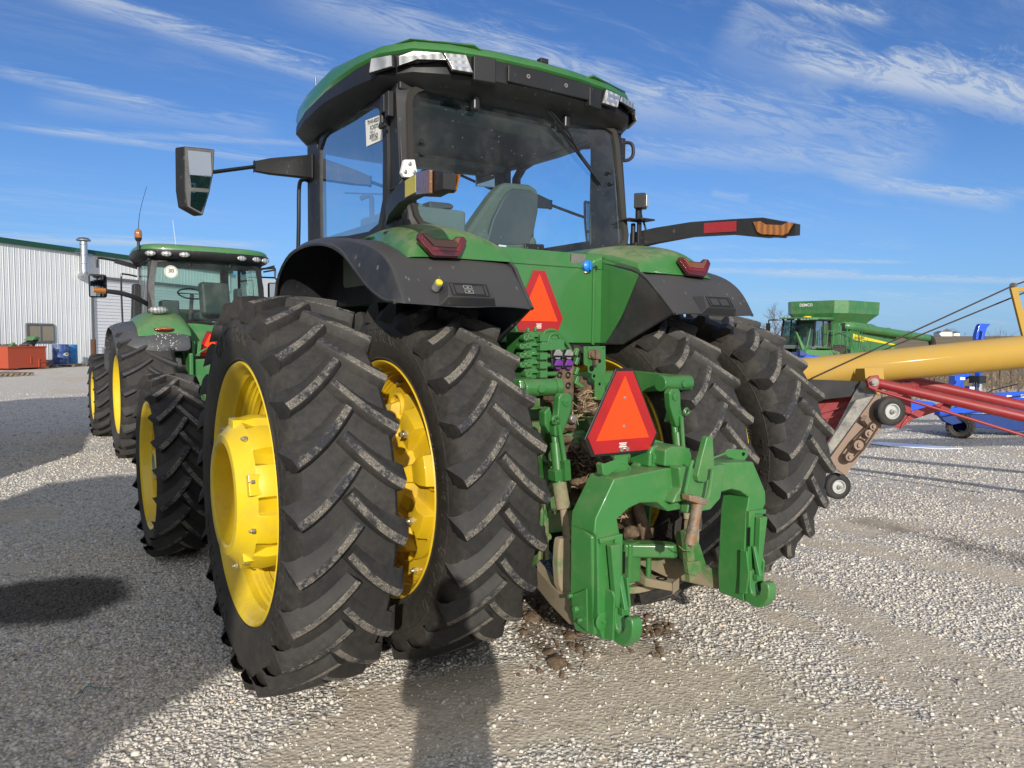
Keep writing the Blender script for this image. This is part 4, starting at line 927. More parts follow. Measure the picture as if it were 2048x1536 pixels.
def lights(s_):
    def pr(pts, n, e, mat, nm, bev=.004):
        b = MB(); b.prism(pts, Vector(n)*e); return mx(b, s_).build(nm, mat, rt_, bev=bev)
    # inner square lamp, long bar, outer lamp - following the chamfered corner
    z = Vector
    for (pts, nm) in (([(-.645, -.060, 3.352), (-.515, -.078, 3.362), (-.475, -.092, 3.268), (-.60, -.088, 3.262)], 'roof_lamp'), ([(-.86, .055, 3.325), (-.80, -.012, 3.345), (-.655, -.062, 3.35), (-.632, -.078, 3.310), (-.79, -.035, 3.295), (-.865, .04, 3.268)], 'light_bar'), ([(-.945, .21, 3.34), (-.885, .072, 3.33), (-.893, .05, 3.262), (-.962, .20, 3.255)], 'corner_lamp')):
        c_ = sum((z(p) for p in pts), z())/len(pts); n = z((c_.x*.9, -.9 if nm != 'corner_lamp' else -.35, 0)).normalized()
        if nm == 'roof_lamp': n = z((-.12, -1, 0)).normalized()
        if nm == 'light_bar': n = z((-.45, -1, -.05)).normalized()
        if nm == 'corner_lamp': n = z((-1, -.35, 0)).normalized()
        bz = [c_+(z(p)-c_)*1.12 for p in pts]
        pr([p-n*.01 for p in bz], n, .02, M['gloss_black'], 'lamp_bezel'); pr([z(p)+n*.008 for p in pts], n, .012, M['lamp'], nm, .003)
        if nm == 'roof_lamp':
            for t in (.32, .68):
                a_, b_ = z(pts[0]).lerp(z(pts[3]), t), z(pts[1]).lerp(z(pts[2]), t); a2, b2 = a_.lerp(b_, .12), a_.lerp(b_, .88)
                bb = MB(); bb.bar(a2+n*.021, b2+n*.021, .006, .018); mx(bb, s_).build('lamp_divider', M['chrome'], rt_)
both(lights)
b = MB(); b.box((.08, .0, 3.475), (.06, .05, .03)); b.build('roof_sensor', M['plastic'], TR, bev=.006)
b = MB(); b.path([(-.80, 1.62, 3.40), (-.81, 1.62, 3.66)], [.008, .006], 8); b.build('antenna', M['gloss_black'], TR)
b = MB(); b.path([(.86, .16, 3.13), (.91, .12, 3.13), (.925, .10, 3.10), (.925, .10, 3.04), (.90, .12, 3.01), (.86, .16, 3.01)], .012, 8, sub=3); b.build('corner_handle', M['plastic'], TR)
# wiper and window hinges
b = MB(); p1, p2 = P(1078, 200, y=.02), P(1203, 368, y=.045); b.path([p1, P(1110, 232, y=.03), P(1140, 268, y=.035)], .007, 8); b.bar(P(1112, 246, y=.05), p2, .012, .022); b.bar(P(1140, 268, y=.035), P(1165, 318, y=.04), .008, .010); b.path([P(1078, 200, y=.02), P(1160, 302, y=.04)], .004, 6); b.build('wiper', M['gloss_black'], TR)
for (u, v) in ((951, 207), (1132, 243)):
    b = MB(); c_ = P(u, v, y=.06); b.box(c_, (.055, .05, .10)); b.build('window_hinge', M['gloss_black'], TR, bev=.02, seg=3)
for (u, v) in ((843, 284), (843, 308), (1219, 345), (1222, 367)):
    b = MB(); b.lathe([(0, .014), (-.014, .014), (-.018, .010), (-.018, 0)], 14, axis='y', c=P(u, v, y=.055)); b.build('window_knob', M['gloss_black'], TR)
b = MB(); b.prism([P(u, v, y=.0) for u, v in ((1047, 487), (1085, 489), (1087, 508), (1046, 506))], (0, -.02, 0)); wl_ = b.build('window_latch', M['plastic'], TR, bev=.008)
for u in (1056, 1077):
    b = MB(); b.lathe([(0, .013), (-.008, .013), (-.012, .008), (-.012, 0)], 14, axis='y', c=P(u, 497, y=-.02)); b.build('latch_knob', M['gloss_black'], wl_)
b = MB(); b.prism([P(u, v, y=.012) for u, v in ((998, 489), (1013, 491), (1011, 504), (996, 500))], (0, .001, 0)); b.build('window_sticker', M['paper'], TR)
# wall beneath the window
b = MB(); b.prism([(-.84, .02, 2.47), (.84, .02, 2.47), (.84, .02, 2.2), (-.84, .02, 2.2)][:0] or [(-.46, -.10, 2.295), (.46, -.10, 2.295), (.46, -.10, 2.15), (-.46, -.10, 2.15)], (0, .3, 0)); b.build('window_sill', M['plastic'], TR, bev=.01)

# ---- slow-moving-vehicle emblems
def smv(parent, c, w, hgt_, backplate, ux=(1, 0, 0), uz=(0, 0, 1), nm='smv_emblem', tilt=0):
    ux, uz = Vector(ux).normalized(), Vector(uz).normalized(); n = uz.cross(ux)
    if n.y > 0: n = -n
    pt = lambda a, b_, e=0: Vector(c)+ux*a*w+uz*b_*hgt_+n*e
    o_ = [(-.115, .5), (.115, .5), (.5, -.29), (.40, -.5), (-.40, -.5), (-.5, -.29)]
    b = MB(); b.prism([pt(*p) for p in o_], n*.003); r_ = b.build(nm, M['red_refl'], parent)
    tr = [(0, .44), (.385, -.34), (-.385, -.34)]
    b = MB(); b.prism([pt(*p, .003) for p in tr], n*.0015); b.build('orange_triangle', M['orange'], r_)
    if backplate:
        b = MB(); b.prism([pt(x*1.08, y*1.07, -.010) for x, y in o_], n*.009); b.build('back_plate', M['gloss_black'], r_, bev=.003)
        for z_ in (.17, -.18):
            b = MB(); b.lathe([(0, .008), (-.004, .007), (-.006, .0)], 12, axis='y', c=pt(0, z_, .005)); b.build('rivet', M['zinc'], r_)
    b = MB()
    for k in range(4): b.bar(pt(-.055+.01*(k % 2), -.39-.022*k, .0036), pt(.055-.01*(k % 2), -.39-.022*k, .0036), .001, .004)
    b.build('emblem_print', M['paper'], r_)
    return r_
smv(TR, (-.045, -.170, 1.995), .36, .36, False)
# ------------------------------------------------------------------ three-point linkage and quick coupler of the big tractor
yq = -1.37
M['green_clay'] = painted('clay_covered_green', GREEN, .6, 1.0, .1, 1.0, .8, (.27, .215, .14), .3, thr=.33)
half = [(.16, 1.168), (.467, 1.149), (.571, .984), (.577, .918), (.560, .90), (.545, .52), (.515, .425), (.47, .412), (.425, .425), (.415, .55), (.425, .89), (.443, .966), (.375, 1.005), (.309, 1.022), (.20, 1.012), (.13, .962)]
full = half+[(-x, z) for x, z in reversed(half)]
b = MB(); b.prism([(x, yq, z) for x, z in full], (0, .17, 0)); qh = b.build('quick_coupler', GH, TR, bev=.008, seg=2)
# wider box section behind the uprights and the joint seams
for s_ in (-1, 1):
    b = MB(); b.prism([(s_*.575, yq+.02, .90), (s_*.575, yq+.175, .95), (s_*.575, yq+.18, .52), (s_*.55, yq+.16, .42), (s_*.54, yq+.03, .44)], (-s_*.115, 0, 0)); b.build('upright_box', GH, qh, bev=.012)
    b = MB(); b.prism([(s_*.425, yq+.002, .90), (s_*.56, yq+.002, .895), (s_*.553, yq+.002, .87), (s_*.47, yq+.002, .88), (s_*.465, yq+.002, .62), (s_*.49, yq+.002, .52), (s_*.425, yq+.002, .52)], (0, -.022, 0)); b.build('upright_plate', GH, qh, bev=.006)
    b = MB(); b.prism([(s_*.515, yq-.018, .868), (s_*.47, yq-.018, .60), (s_*.50, yq-.018, .60), (s_*.545, yq-.018, .60)][:0] or [(s_*.525, yq-.02, .868), (s_*.468, yq-.02, .868), (s_*.462, yq-.02, .60), (s_*.486, yq-.02, .58)], (0, -.035, 0)); b.build('guide_fin', GH, qh, bev=.006)
    # hook: vertical slot plates, throat and latch
    xh = s_*.452
    hk = [(-1.36, .60), (-1.425, .60), (-1.428, .515), (-1.44, .485), (-1.465, .478), (-1.492, .492), (-1.505, .52), (-1.500, .552), (-1.525, .562), (-1.565, .560), (-1.580, .53), (-1.575, .485), (-1.545, .445), (-1.50, .420), (-1.44, .418), (-1.38, .432)]
    hk = [(-1.36+(y+1.36)*.76, z) for y, z in hk]
    b = MB(); b.prism([(xh-.030, y, z) for y, z in hk], (.060, 0, 0)); b.build('hook', GH, qh, bev=.012, seg=3)
    b = MB(); b.prism([(xh+s_*.042, y, z) for y, z in [(-1.36, .66), (-1.415, .66), (-1.43, .64), (-1.425, .44), (-1.36, .43)]], (s_*.014, 0, 0)); b.prism([(xh-s_*.044, y, z) for y, z in [(-1.36, .70), (-1.40, .70), (-1.42, .58), (-1.405, .48), (-1.36, .47)]], (-s_*.012, 0, 0)); b.build('hook_plate', GH, qh, bev=.004)
    b = MB(); b.prism([(xh-.012, -1.395, .72), (xh-.012, -1.41, .72), (xh-.012, -1.455, .575), (xh-.012, -1.43, .57)], (.024, 0, 0)); b.box((xh, -1.43, .565), (.035, .03, .03)); b.build('hook_latch', GH, qh, bev=.004)
    b = MB(); b.box((xh-s_*.03, yq-.024, .77), (.014, .004, .10)); b.build('slot', M['dark'], qh, bev=.002)
    # pin boss low on the upright
    b = MB(); b.lathe([(0, .040), (-.004, .040), (-.006, .035), (-.006, .012), (-.016, .010), (-.016, 0)], 24, axis='y', c=(s_*.52, yq, .515)); b.build('pin_boss', GH, qh)
    b = MB(); c_ = Vector((s_*.58, -1.27, .55))
    b.prism([(s_*.575, -1.33, .66), (s_*.575, -1.22, .60), (s_*.575, -1.24, .49), (s_*.575, -1.34, .47)], (s_*.008, 0, 0)); 
    for dz in (0, .05, -.04): b.lathe([(0, .016 if dz == 0 else .010), (s_*.02, .016 if dz == 0 else .010), (s_*.02, 0)], 6, axis='x', c=c_+Vector((s_*.006, dz*.8, dz)))
    b.build('pin_lock', GH, qh, bev=.002)
# centre of the beam: step block, emblem boss, top hook and release lever
b = MB(); b.prism([(x, yq-.004, z) for x, z in [(-.075, 1.165), (.20, 1.168), (.17, 1.0), (.10, .952), (-.06, .952), (-.05, 1.03), (-.075, 1.04)]], (0, -.05, 0)); b.build('beam_block', GH, qh, bev=.010)
pl = lambda pts, y: [P(u, v, y=y) for u, v in pts]
b = MB(); b.prism(pl([(1298, 935), (1300, 905), (1306, 893), (1318, 890), (1327, 895), (1332, 910), (1334, 936)], -1.30), (0, .14, 0)); eb = b.build('emblem_boss', GH, qh, bev=.012)
b = MB(); b.prism(pl([(1305, 925), (1305, 908), (1318, 906), (1320, 924)], -1.302), (0, -.006, 0)); b.prism(pl([(1309, 921), (1309, 916), (1312, 911), (1315, 913), (1314, 921)], -1.308), (0, -.004, 0)); b.build('emblem', GH, eb, bev=.002)
b = MB(); b.prism(pl([(1329, 933), (1331, 900), (1345, 893), (1372, 893), (1383, 903), (1385, 915), (1379, 936)], -1.37), (0, .16, 0)); b.prism(pl([(1358, 935), (1381, 933), (1377, 1000), (1345, 1008), (1352, 990), (1362, 978)], -1.425), (0, .07, 0)); b.build('top_hook', GH, qh, bev=.010)
b = MB(); b.prism(pl([(1281, 905), (1290, 886), (1312, 879), (1328, 884), (1333, 892), (1320, 896), (1305, 897), (1290, 920)], -1.18), (0, .10, 0)); b.prism(pl([(1272, 936), (1300, 905), (1334, 936)], -1.24), (0, .05, 0)); b.build('top_link_bracket', GH, qh, bev=.008)
b = MB(); b.prism(pl([(1403, 873), (1407, 871), (1415, 872), (1419, 940), (1411, 955), (1398, 963), (1386, 961), (1384, 950), (1391, 918)], -1.42), (0, -.035, 0)); b.build('guide_horn', GH, qh, bev=.006)
b = MB(); b.path(pl([(1385, 921), (1381, 935), (1374, 970), (1371, 985), (1378, 995), (1394, 999)], -1.47), .009, 8, sub=3); b.path(pl([(1424, 937), (1424, 946), (1418, 985), (1413, 999)], -1.49), .009, 8, sub=3); b.build('release_bail', GH, qh)
b = MB(); b.prism(pl([(1379, 990), (1396, 992), (1419, 1000), (1416, 1011), (1398, 1008), (1380, 1002)], -1.50), (0, .05, 0)); b.build('bail_clamp', M['rusty'], qh, bev=.004)
b = MB(); b.tube(P(1396, 1003, y=-1.47), P(1379, 1088, y=-1.44), .0265, 20); b.lathe([(0, .0), (0, .028)], 3, c=P(1379, 1088, y=-1.44)); b.build('rusty_pin', M['rusty'], qh, bev=.004)
# little flag brackets standing on the beam
b = MB(); b.prism(pl([(1203, 930), (1206, 950), (1214, 952), (1240, 936), (1241, 920), (1236, 918)], -1.30), (0, .008, 0)); b.prism(pl([(1203, 930), (1206, 950), (1210, 944), (1208, 926)], -1.33), (0, .04, 0)); b.path(pl([(1239, 925), (1252, 929), (1260, 938), (1262, 946)], -1.26), .008, 8, sub=3); b.build('hose_bracket', GH, qh, bev=.002)
b = MB(); b.prism(pl([(1452, 903), (1458, 898), (1495, 900), (1496, 912), (1490, 920), (1476, 922), (1453, 912)], -1.28), (0, .008, 0)); b.path(pl([(1453, 906), (1440, 911), (1424, 917)], -1.28), .006, 8); b.build('hose_bracket', GH, qh, bev=.002)
b = MB(); b.lathe([(0, .010), (-.002, .010), (-.002, 0)], 12, axis='y', c=P(1487, 908, y=-1.283)); b.build('bracket_hole', M['dark'], qh)
# second emblem on its post
b = MB(); b.box((-.335, -1.262, 1.20), (.085, .008, .26)); b.build('emblem_post', GH, qh, bev=.002)
b = MB()
for dx in (-.018, .018): b.lathe([(0, .011), (-.02, .011), (-.02, 0)], 6, axis='y', c=(-.335+dx, -1.268, 1.262))
b.build('post_bolt', M['zinc'], qh)
smv(TR, (-.345, -1.285, 1.437), .405, .375, True, ux=(1, -.03, .0), uz=(-.01, -.03, 1), nm='hitch_emblem')
# lift arms, lift links, lower links
for s_ in (-1, 1):
    m_ = lambda mb: mx(mb, s_)
    b = MB(); b.tube((-.585, -.80, 1.522), (-.39, -.80, 1.522), .044, 24); b.lathe([(0, .0), (0, .047), (-.035, .047), (-.04, .044)], 24, c=(-.352, -.80, 1.522)); b.prism([(-.60, -.80, 1.565), (-.60, -.82, 1.48), (-.60, -.25, 1.42), (-.60, -.25, 1.58)], (.11, 0, 0)); b.tube((-.6, -.25, 1.5), (0, -.25, 1.5), .07, 24)
    la = m_(b).build('lift_arm', G, TR, bev=.008)
    b = MB(); b.lathe([(0, .020), (-.006, .020), (-.006, .012), (-.008, 0)], 20, axis='y', c=(-.50, -.846, 1.52)); m_(b).build('arm_pin', G, la)
    A_ = Vector((-.385, -.85, 1.455)); B_ = Vector((-.43, -.87, 1.33)); C_ = Vector((-.405, -.88, 1.20))
    b = MB(); b.prism([(-.335, -.895, 1.475), (-.345, -.895, 1.40), (-.372, -.895, 1.335), (-.40, -.895, 1.28), (-.445, -.895, 1.28), (-.45, -.895, 1.33), (-.43, -.895, 1.40), (-.425, -.895, 1.475), (-.41, -.895, 1.497), (-.355, -.895, 1.497)], (0, .05, 0)); b.prism([(-.44, -.845, 1.43), (-.475, -.845, 1.40), (-.47, -.845, 1.33), (-.44, -.845, 1.29), (-.40, -.845, 1.30)], (0, .06, 0))
    lk = m_(b).build('lift_link', G, TR, bev=.010)
    b = MB(); b.lathe([(0, .024), (-.008, .024), (-.008, .010), (-.012, 0)], 20, axis='y', c=(-.38, -.895, 1.455)); m_(b).build('link_pin', G, lk)
    K = lambda u, v, y: P(u, v, y=y)
    b = MB(); b.tube(K(1108, 858, -.85), K(1112, 900, -.87), .019, 16); b.tube(K(1111, 885, -.87), K(1119, 975, -.91), .029, 18); b.box(K(1117, 948, -.90), (.085, .065, .055), (0, -.1, 0)); m_(b).build('link_tube', G, lk, bev=.004)
    b = MB(); b.tube(K(1118, 965, -.905), K(1127, 1018, -.94), .036, 20); b.tube(K(1126, 1012, -.94), K(1134, 1080, -.97), .019, 14); m_(b).build('link_sleeve', M['green_clay'], lk, bev=.003)
    b = MB(); b.tube(K(1118, 850, -.90), K(1133, 945, -.945), .012, 10); b.lathe([(x, .018+y) for x, y in ((-.006, 0), (0, .006), (.006, 0), (0, -.006))], 20, axis='y', closed=True, c=K(1111, 840, -.91)); b.path([K(1108, 838, -.92), K(1120, 846, -.92), K(1116, 834, -.92), K(1104, 842, -.92)], .003, 5, sub=3); b.box(K(1132, 940, -.945), (.035, .03, .10), (0, -.1, 0)); m_(b).build('turnbuckle_handle', G, lk)
    b = MB(); b.prism([K(u, v, -1.0) for u, v in ((1121, 1078), (1140, 1075), (1143, 1092), (1141, 1150), (1143, 1178), (1137, 1192), (1128, 1192), (1119, 1172), (1116, 1130), (1118, 1095))], (0, .055, 0)); m_(b).build('link_fork', M['green_clay'], lk, bev=.012)
    b = MB(); b.prism([K(u, v, -.95) for u, v in ((1134, 1072), (1150, 1078), (1153, 1118), (1138, 1122))], (0, .01, 0)); m_(b).build('rubber_flap', M['trim'], lk, bev=.004)
    b = MB(); b.grid([[Vector(p)+Vector(q) for q in ((-.028, 0, .055), (-.028, 0, -.055), (.028, 0, -.055), (.028, 0, .055))] for p in ((-.28, -.1, .62), (-.32, -.45, .54), (-.41, -.85, .47), (-.49, -1.12, .47), (-.50, -1.32, .50))], close=True); b.f += [(0, 1, 2, 3), (19, 18, 17, 16)]; b.m += [0, 0]; m_(b).build('lower_link', M['green_clay'], TR, bev=.010)
    b = MB(); b.prism([(-.40, -.62, 1.02), (-.40, -.72, .86), (-.40, -.70, .60), (-.40, -.62, .52), (-.40, -.52, .56), (-.40, -.56, .80)], (.02, 0, 0)); b.prism([(-.30, -.38, 1.30), (-.30, -.60, 1.10), (-.30, -.62, .56), (-.30, -.2, .5), (-.30, -.1, 1.3)], (.03, 0, 0)); m_(b).build('sway_plate', GM, TR, bev=.006)
    b = MB()
    for (y, z) in ((-.52, 1.12), (-.55, 1.0), (-.52, .86), (-.55, .72)): b.lathe([(0, .022), (-.008, .022), (-.008, .015), (-.024, .015), (-.024, 0)], 6, c=(-.30, y, z)); b.lathe([(0, .022), (-.006, .022), (-.006, .015), (-.02, .015), (-.02, 0)], 6, axis='y', c=(-.285, -.62+.0, z-.03))
    m_(b).build('plate_bolts', GM, TR)
# differential rear cover, power take-off and drawbar frame
b = MB(); b.box((0, -.30, .98), (.50, .20, .62)); b.box((.02, -.42, 1.05), (.34, .08, .36)); b.prism([(-.14, -.45, 1.30), (-.08, -.55, 1.22), (-.06, -.55, 1.0), (-.14, -.45, .95)], (.06, 0, 0)); b.prism([(.10, -.45, 1.32), (.10, -.56, 1.20), (.10, -.55, 1.0), (.10, -.45, .9)], (.05, 0, 0)); b.box((0, -.42, .72), (.42, .14, .12)); rc = b.build('rear_cover', GM, TR, bev=.012)
for q in range(10):
    a = 2*math.pi*q/10; b = MB(); b.lathe([(0, .014), (-.012, .014), (-.012, 0)], 6, axis='y', c=(.02+.15*math.cos(a), -.46, 1.04+.15*math.sin(a))); b.build('cover_bolt', M['mud'], rc)
b = MB(); b.lathe([(0, .05), (-.10, .045), (-.10, .03), (-.20, .028), (-.20, 0)], 18, axis='y', c=(.04, -.46, .86)); b.prism([(-.10, -.48, .98), (.18, -.48, .98), (.16, -.66, .95), (-.08, -.66, .95)], (0, 0, .015)); b.build('power_take_off', M['mud'], TR, bev=.006)
b = MB(); b.tube((.29, -.62, .98), (.33, -.75, .62), .035, 14); b.box((.28, -.64, .92), (.10, .06, .14)); b.build('sway_cylinder', M['mud'], TR, bev=.01)
b = MB(); b.box((.06, -.60, .44), (.30, .40, .10)); b.box((.13, -.78, .52), (.14, .10, .20)); b.build('drawbar_support', M['green_clay'], TR, bev=.012)
D_ = [P(1244, 1112, z=.50), P(1262, 1140, z=.46), P(1300, 1162, z=.45), P(1352, 1172, z=.45)]
b = MB(); rows = []
for i, p in enumerate(D_):
    d = (D_[min(i+1, 3)]-D_[max(i-1, 0)]).normalized(); sd_ = d.cross(Vector((0, 0, 1))).normalized()*.042; h_ = Vector((0, 0, .024)); rows.append([p+sd_+h_, p+sd_-h_, p-sd_-h_, p-sd_+h_])
b.grid(rows, close=True); b.f += [(0, 1, 2, 3), (15, 14, 13, 12)]; b.m += [0, 0]; db = b.build('drawbar', M['green_clay'], TR, bev=.008)
b = MB(); b.lathe([(.0, .030), (.003, .030), (.003, .018), (.0, .018)], 20, axis='z', c=D_[2].lerp(D_[3], .45)+Vector((0, 0, .024))); b.build('pin_hole', M['dark'], db)
c_ = P(1275, 1170, z=.36); b = MB(); b.lathe([(x, .075+y) for x, y in ((-.02, -.02), (.02, -.02), (.02, .02), (-.02, .02))], 28, axis='z', closed=True, c=c_, M=Matrix.Diagonal((1.5, .8, 1))); b.build('hammer_strap', M['green_clay'], TR, bev=.008)
b = MB(); q = P(1340, 1104, y=-1.02); b.prism([q+Vector(p) for p in ((-.22, .12, -.03), (-.04, .0, -.03), (.0, -.035, -.03), (.035, -.03, -.03), (.05, .02, -.03), (-.0, .09, -.03), (-.18, .22, -.03))], (0, 0, .075)); b.box(q+Vector((-.16, .14, -.06)), (.09, .09, .22)); b.box(q+Vector((-.06, .10, -.10)), (.03, .03, .16)); b.build('drawbar_head', G, TR, bev=.014, seg=3)
b = MB(); b.bar(P(1372, 1060, y=-1.15), P(1382, 1160, y=-1.15), .05, .035); b.prism(pl([(1362, 1068), (1386, 1064), (1400, 1090), (1412, 1128), (1404, 1142), (1372, 1120)], -1.10), (0, .05, 0)); b.prism(pl([(1374, 1124), (1400, 1122), (1404, 1142), (1392, 1152), (1378, 1148)], -1.18), (0, .03, 0)); b.path(pl([(1358, 1092), (1366, 1100), (1384, 1103)], -1.2), .003, 5); b.build('latch_linkage', GM, TR, bev=.006)
# ---- remote valve stack
yv = -.46
pv = lambda u, v, y=yv: P(u, v, y=y)
b = MB(); b.prism([pv(1047, 664), pv(1075, 662), pv(1076, 757), pv(1050, 758)], (0, .18, 0)); b.prism([pv(1076, 700), pv(1095, 698), pv(1096, 757), pv(1077, 758)], (0, .16, 0)); vs_ = b.build('valve_stack', G, TR, bev=.004)
for (u, v) in [(1044, 693), (1055, 692), (1044, 711), (1055, 710), (1045, 730), (1056, 729), (1056, 750), (1052, 676), (1060, 674)]:
    b = MB(); c_ = pv(u, v, yv-.03); b.lathe([(.04, .017), (0, .017), (-.004, .014), (-.004, .008), (.004, .006), (.004, 0)], 16, axis='y', c=c_); b.box(c_+Vector((.02, .03, 0)), (.028, .05, .03)); b.build('valve_cap', G, vs_, bev=.002)
for k, v in enumerate((672, 690, 708, 726, 744)):
    b = MB(); b.box(pv(1068, v, yv-.012), (.055, .03, .012)); b.box(pv(1083, v+4, yv-.02), (.05, .05, .04)); b.lathe([(0, .014), (.07, .014), (.07, 0)], 12, c=pv(1092, v+4, yv-.02)); b.build('valve_section', G, vs_, bev=.003)
for (u, v) in ((1056, 664), (1070, 662)):
    b = MB(); b.tube(pv(u, v, yv), pv(u, v-8, yv), .010, 8); b.build('stack_bolt', G, vs_)
for pts in ([(1086, 690), (1087, 668), (1096, 661), (1108, 661), (1116, 668), (1124, 686), (1128, 700)], [(1096, 690), (1098, 674), (1108, 667), (1122, 672), (1136, 690), (1142, 702)], [(1098, 686), (1112, 688), (1126, 694), (1134, 704)]):
    b = MB(); b.path([pv(u, v, yv-.03) for u, v in pts], .010, 8, sub=4); b.build('steel_line', G, TR)
for c_, s_ in ((pv(1109, 690, yv-.01), (.10, .06, .065)), (pv(1086, 692, yv-.01), (.06, .06, .05))): b = MB(); b.box(c_, s_); b.build('line_block', G, TR, bev=.006)
# couplers: grey pair, purple pair, muddy manifold with black ports
b = MB(); b.prism([pv(1112, 733, yv-.02), pv(1150, 731, yv-.02), pv(1148, 802, yv-.02), pv(1114, 804, yv-.02)], (0, .14, 0)); b.prism([pv(1112, 805, yv-.04), pv(1150, 803, yv-.04), pv(1146, 822, yv-.04), pv(1115, 825, yv-.04)], (0, .12, 0)); mf = b.build('coupler_manifold', M['mud'], TR, bev=.008)
for v in (750, 771, 792):
    for u in (1119, 1136):
        b = MB(); b.lathe([(0, .018), (-.004, .019), (-.008, .016), (-.002, .010), (.01, .008), (.01, 0)], 18, axis='y', c=pv(u, v, yv-.022)); b.build('port', M['gloss_black'], mf)
for (u0, v0, mt) in ((1115, 707, 'greyp'), (1137, 707, 'greyp'), (1116, 727, 'purple'), (1137, 727, 'purple')):
    b = MB(); c_ = pv(u0, v0, yv-.05); b.box(c_+Vector((0, .05, 0)), (.075, .08, .062)); cb = b.build('coupler', M['gloss_black'], mf, bev=.01)
    b = MB(); b.prism([c_+Vector(p) for p in ((-.03, .005, -.012), (.03, .005, -.014), (.032, .005, .006), (.012, .005, .024), (-.012, .005, .022))], (0, -.012, 0)); b.prism([c_+Vector(p) for p in ((-.02, -.0, -.022), (.02, -.0, -.022), (.012, 0, -.032), (-.012, 0, -.032))], (0, -.008, 0)); b.build('dust_cap', M[mt], cb, bev=.004)
b = MB()
for v in (704, 722, 742, 760): b.box(pv(1152, v, yv-.03), (.022, .03, .045), (0, .4, 0))
b.prism([pv(1151, 768, yv-.05), pv(1163, 776, yv-.05), pv(1170, 772, yv-.05), pv(1156, 762, yv-.05)], (0, .02, 0)); b.build('coupler_lever', G, mf, bev=.004)
# socket plate
sp_ = [(1168, 693), (1211, 692), (1212, 738), (1210, 745), (1210, 800), (1190, 800), (1190, 762), (1184, 757), (1184, 748), (1177, 745), (1176, 733), (1169, 730)]
b = MB(); b.prism([P(u, v, y=-.52) for u, v in sp_], (0, .012, 0)); pt_ = b.build('socket_plate', G, TR, bev=.002)
b = MB(); c_ = P(1187, 709, y=-.53); b.box(c_, (.07, .015, .045)); b.lathe([(0, .030), (-.02, .030), (-.03, .022), (-.03, 0)], 18, axis='y', c=c_); b.box(c_+Vector((0, -.03, .0)), (.034, .03, .052)); b.box(c_+Vector((0, -.02, -.045)), (.02, .03, .03)); b.build('trailer_socket', M['mud'], pt_, bev=.004)
for (u, v, r_) in ((1199, 722, .012), (1183, 737, .018), (1188, 752, .010), (1199, 768, .009), (1174, 696, .004), (1207, 696, .004)):
    b = MB(); b.lathe([(-.001, r_), (-.003, 0)], 14, axis='y', c=P(u, v, y=-.52)); b.build('plate_hole', M['dark'], pt_)
b = MB(); b.path([P(u, v, y=-.40) for u, v in ((1145, 695), (1160, 698), (1168, 712), (1163, 725), (1150, 722))], .016, 8, sub=4); b.build('black_hose', M['trim'], TR)
b = MB(); b.lathe([(.06, .0), (.06, .026), (-.01, .026), (-.02, .02), (-.02, 0)], 18, axis='y', c=P(1144, 838, y=-.62)); b.build('round_cap', M['steel'], TR, bev=.003)
b = MB(); b.lathe([(-.05, 0), (-.05, .02), (.03, .02), (.035, .012), (.055, .012), (.055, 0)], 14, axis='x', c=P(1130, 879, y=-.66)); b.build('breather', M['mud'], TR)
b = MB(); b.path([P(u, v, y=-.78) for u, v in ((1122, 880), (1127, 895), (1127, 910), (1122, 922))], .004, 6, sub=3); b.build('tan_wire', M['straw'], TR)
# earth and crop residue packed between the castings
def clump(c, r, n=8, sq=.7, seed=1, name='mud_clod', parent=None):
    rs = random.Random(seed); b = MB(); b.ball((0, 0, 0), 1, n); b.v = [tuple(Vector(c)+Vector(v)*r*(1+.38*(mnoise.noise(Vector(v)*1.6+Vector((seed*3.1, 0, 0))))+.16*mnoise.noise(Vector(v)*5+Vector((seed, 0, 0)))) *1) for v in b.v]
    cz = c[2]; b.v = [(x, y, cz+(z-cz)*sq) for x, y, z in b.v]; return b.build(name, M['mud'], parent, smooth=40)
for i, (u, v, y, r_) in enumerate([(1165, 790, -.40, .055), (1178, 800, -.42, .06), (1168, 815, -.46, .05), (1185, 818, -.48, .045), (1160, 765, -.36, .05), (1150, 925, -.62, .07), (1178, 940, -.70, .08), (1200, 948, -.75, .06), (1165, 958, -.68, .07), (1150, 950, -.62, .06), (1140, 905, -.60, .06), (1160, 905, -.62, .06), (1175, 780, -.40, .055), (1190, 795, -.42, .05), (1135, 850, -.55, .05), (1240, 1005, -.6, .06), (1262, 1065, -.75, .05), (1250, 1040, -.6, .07), (1290, 1060, -.6, .05)]):
    clump(P(u, v, y=y), r_, 7, .8, i+1, 'packed_mud', TR)
def straws(name, spots, n, lmin, lmax, mat, parent, seed=3, r=.0022):
    rs = random.Random(seed); b = MB()
    for _ in range(n):
        c_, sp = rs.choice(spots); c_ = Vector(c_)+Vector((rs.gauss(0, sp), rs.gauss(0, sp*.6), rs.gauss(0, sp*.7))); d = Vector((rs.gauss(0, 1), rs.gauss(0, .7), rs.gauss(0, .55))).normalized()*rs.uniform(lmin, lmax)
        b.path([c_-d/2, c_+Vector((0, 0, rs.uniform(-.006, .006))), c_+d/2], r*rs.uniform(.6, 1.6), 4)
    return b.build(name, mat, parent, smooth=0)
tag(straws('straw_litter', [(P(1180, 795, y=-.50), .03), (P(1172, 812, y=-.53), .035), (P(1165, 945, y=-.76), .04), (P(1190, 955, y=-.80), .03), (P(1150, 835, y=-.62), .02), (P(1245, 1030, y=-.9), .015)], 85, .02, .07, M['straw'], TR), kind='stuff')
tag(straws('residue_litter', [(P(1150, 915, y=-.72), .04), (P(1180, 925, y=-.76), .045), (P(1198, 935, y=-.80), .03)], 170, .04, .13, M['residue'], TR, 5, .004), kind='stuff')
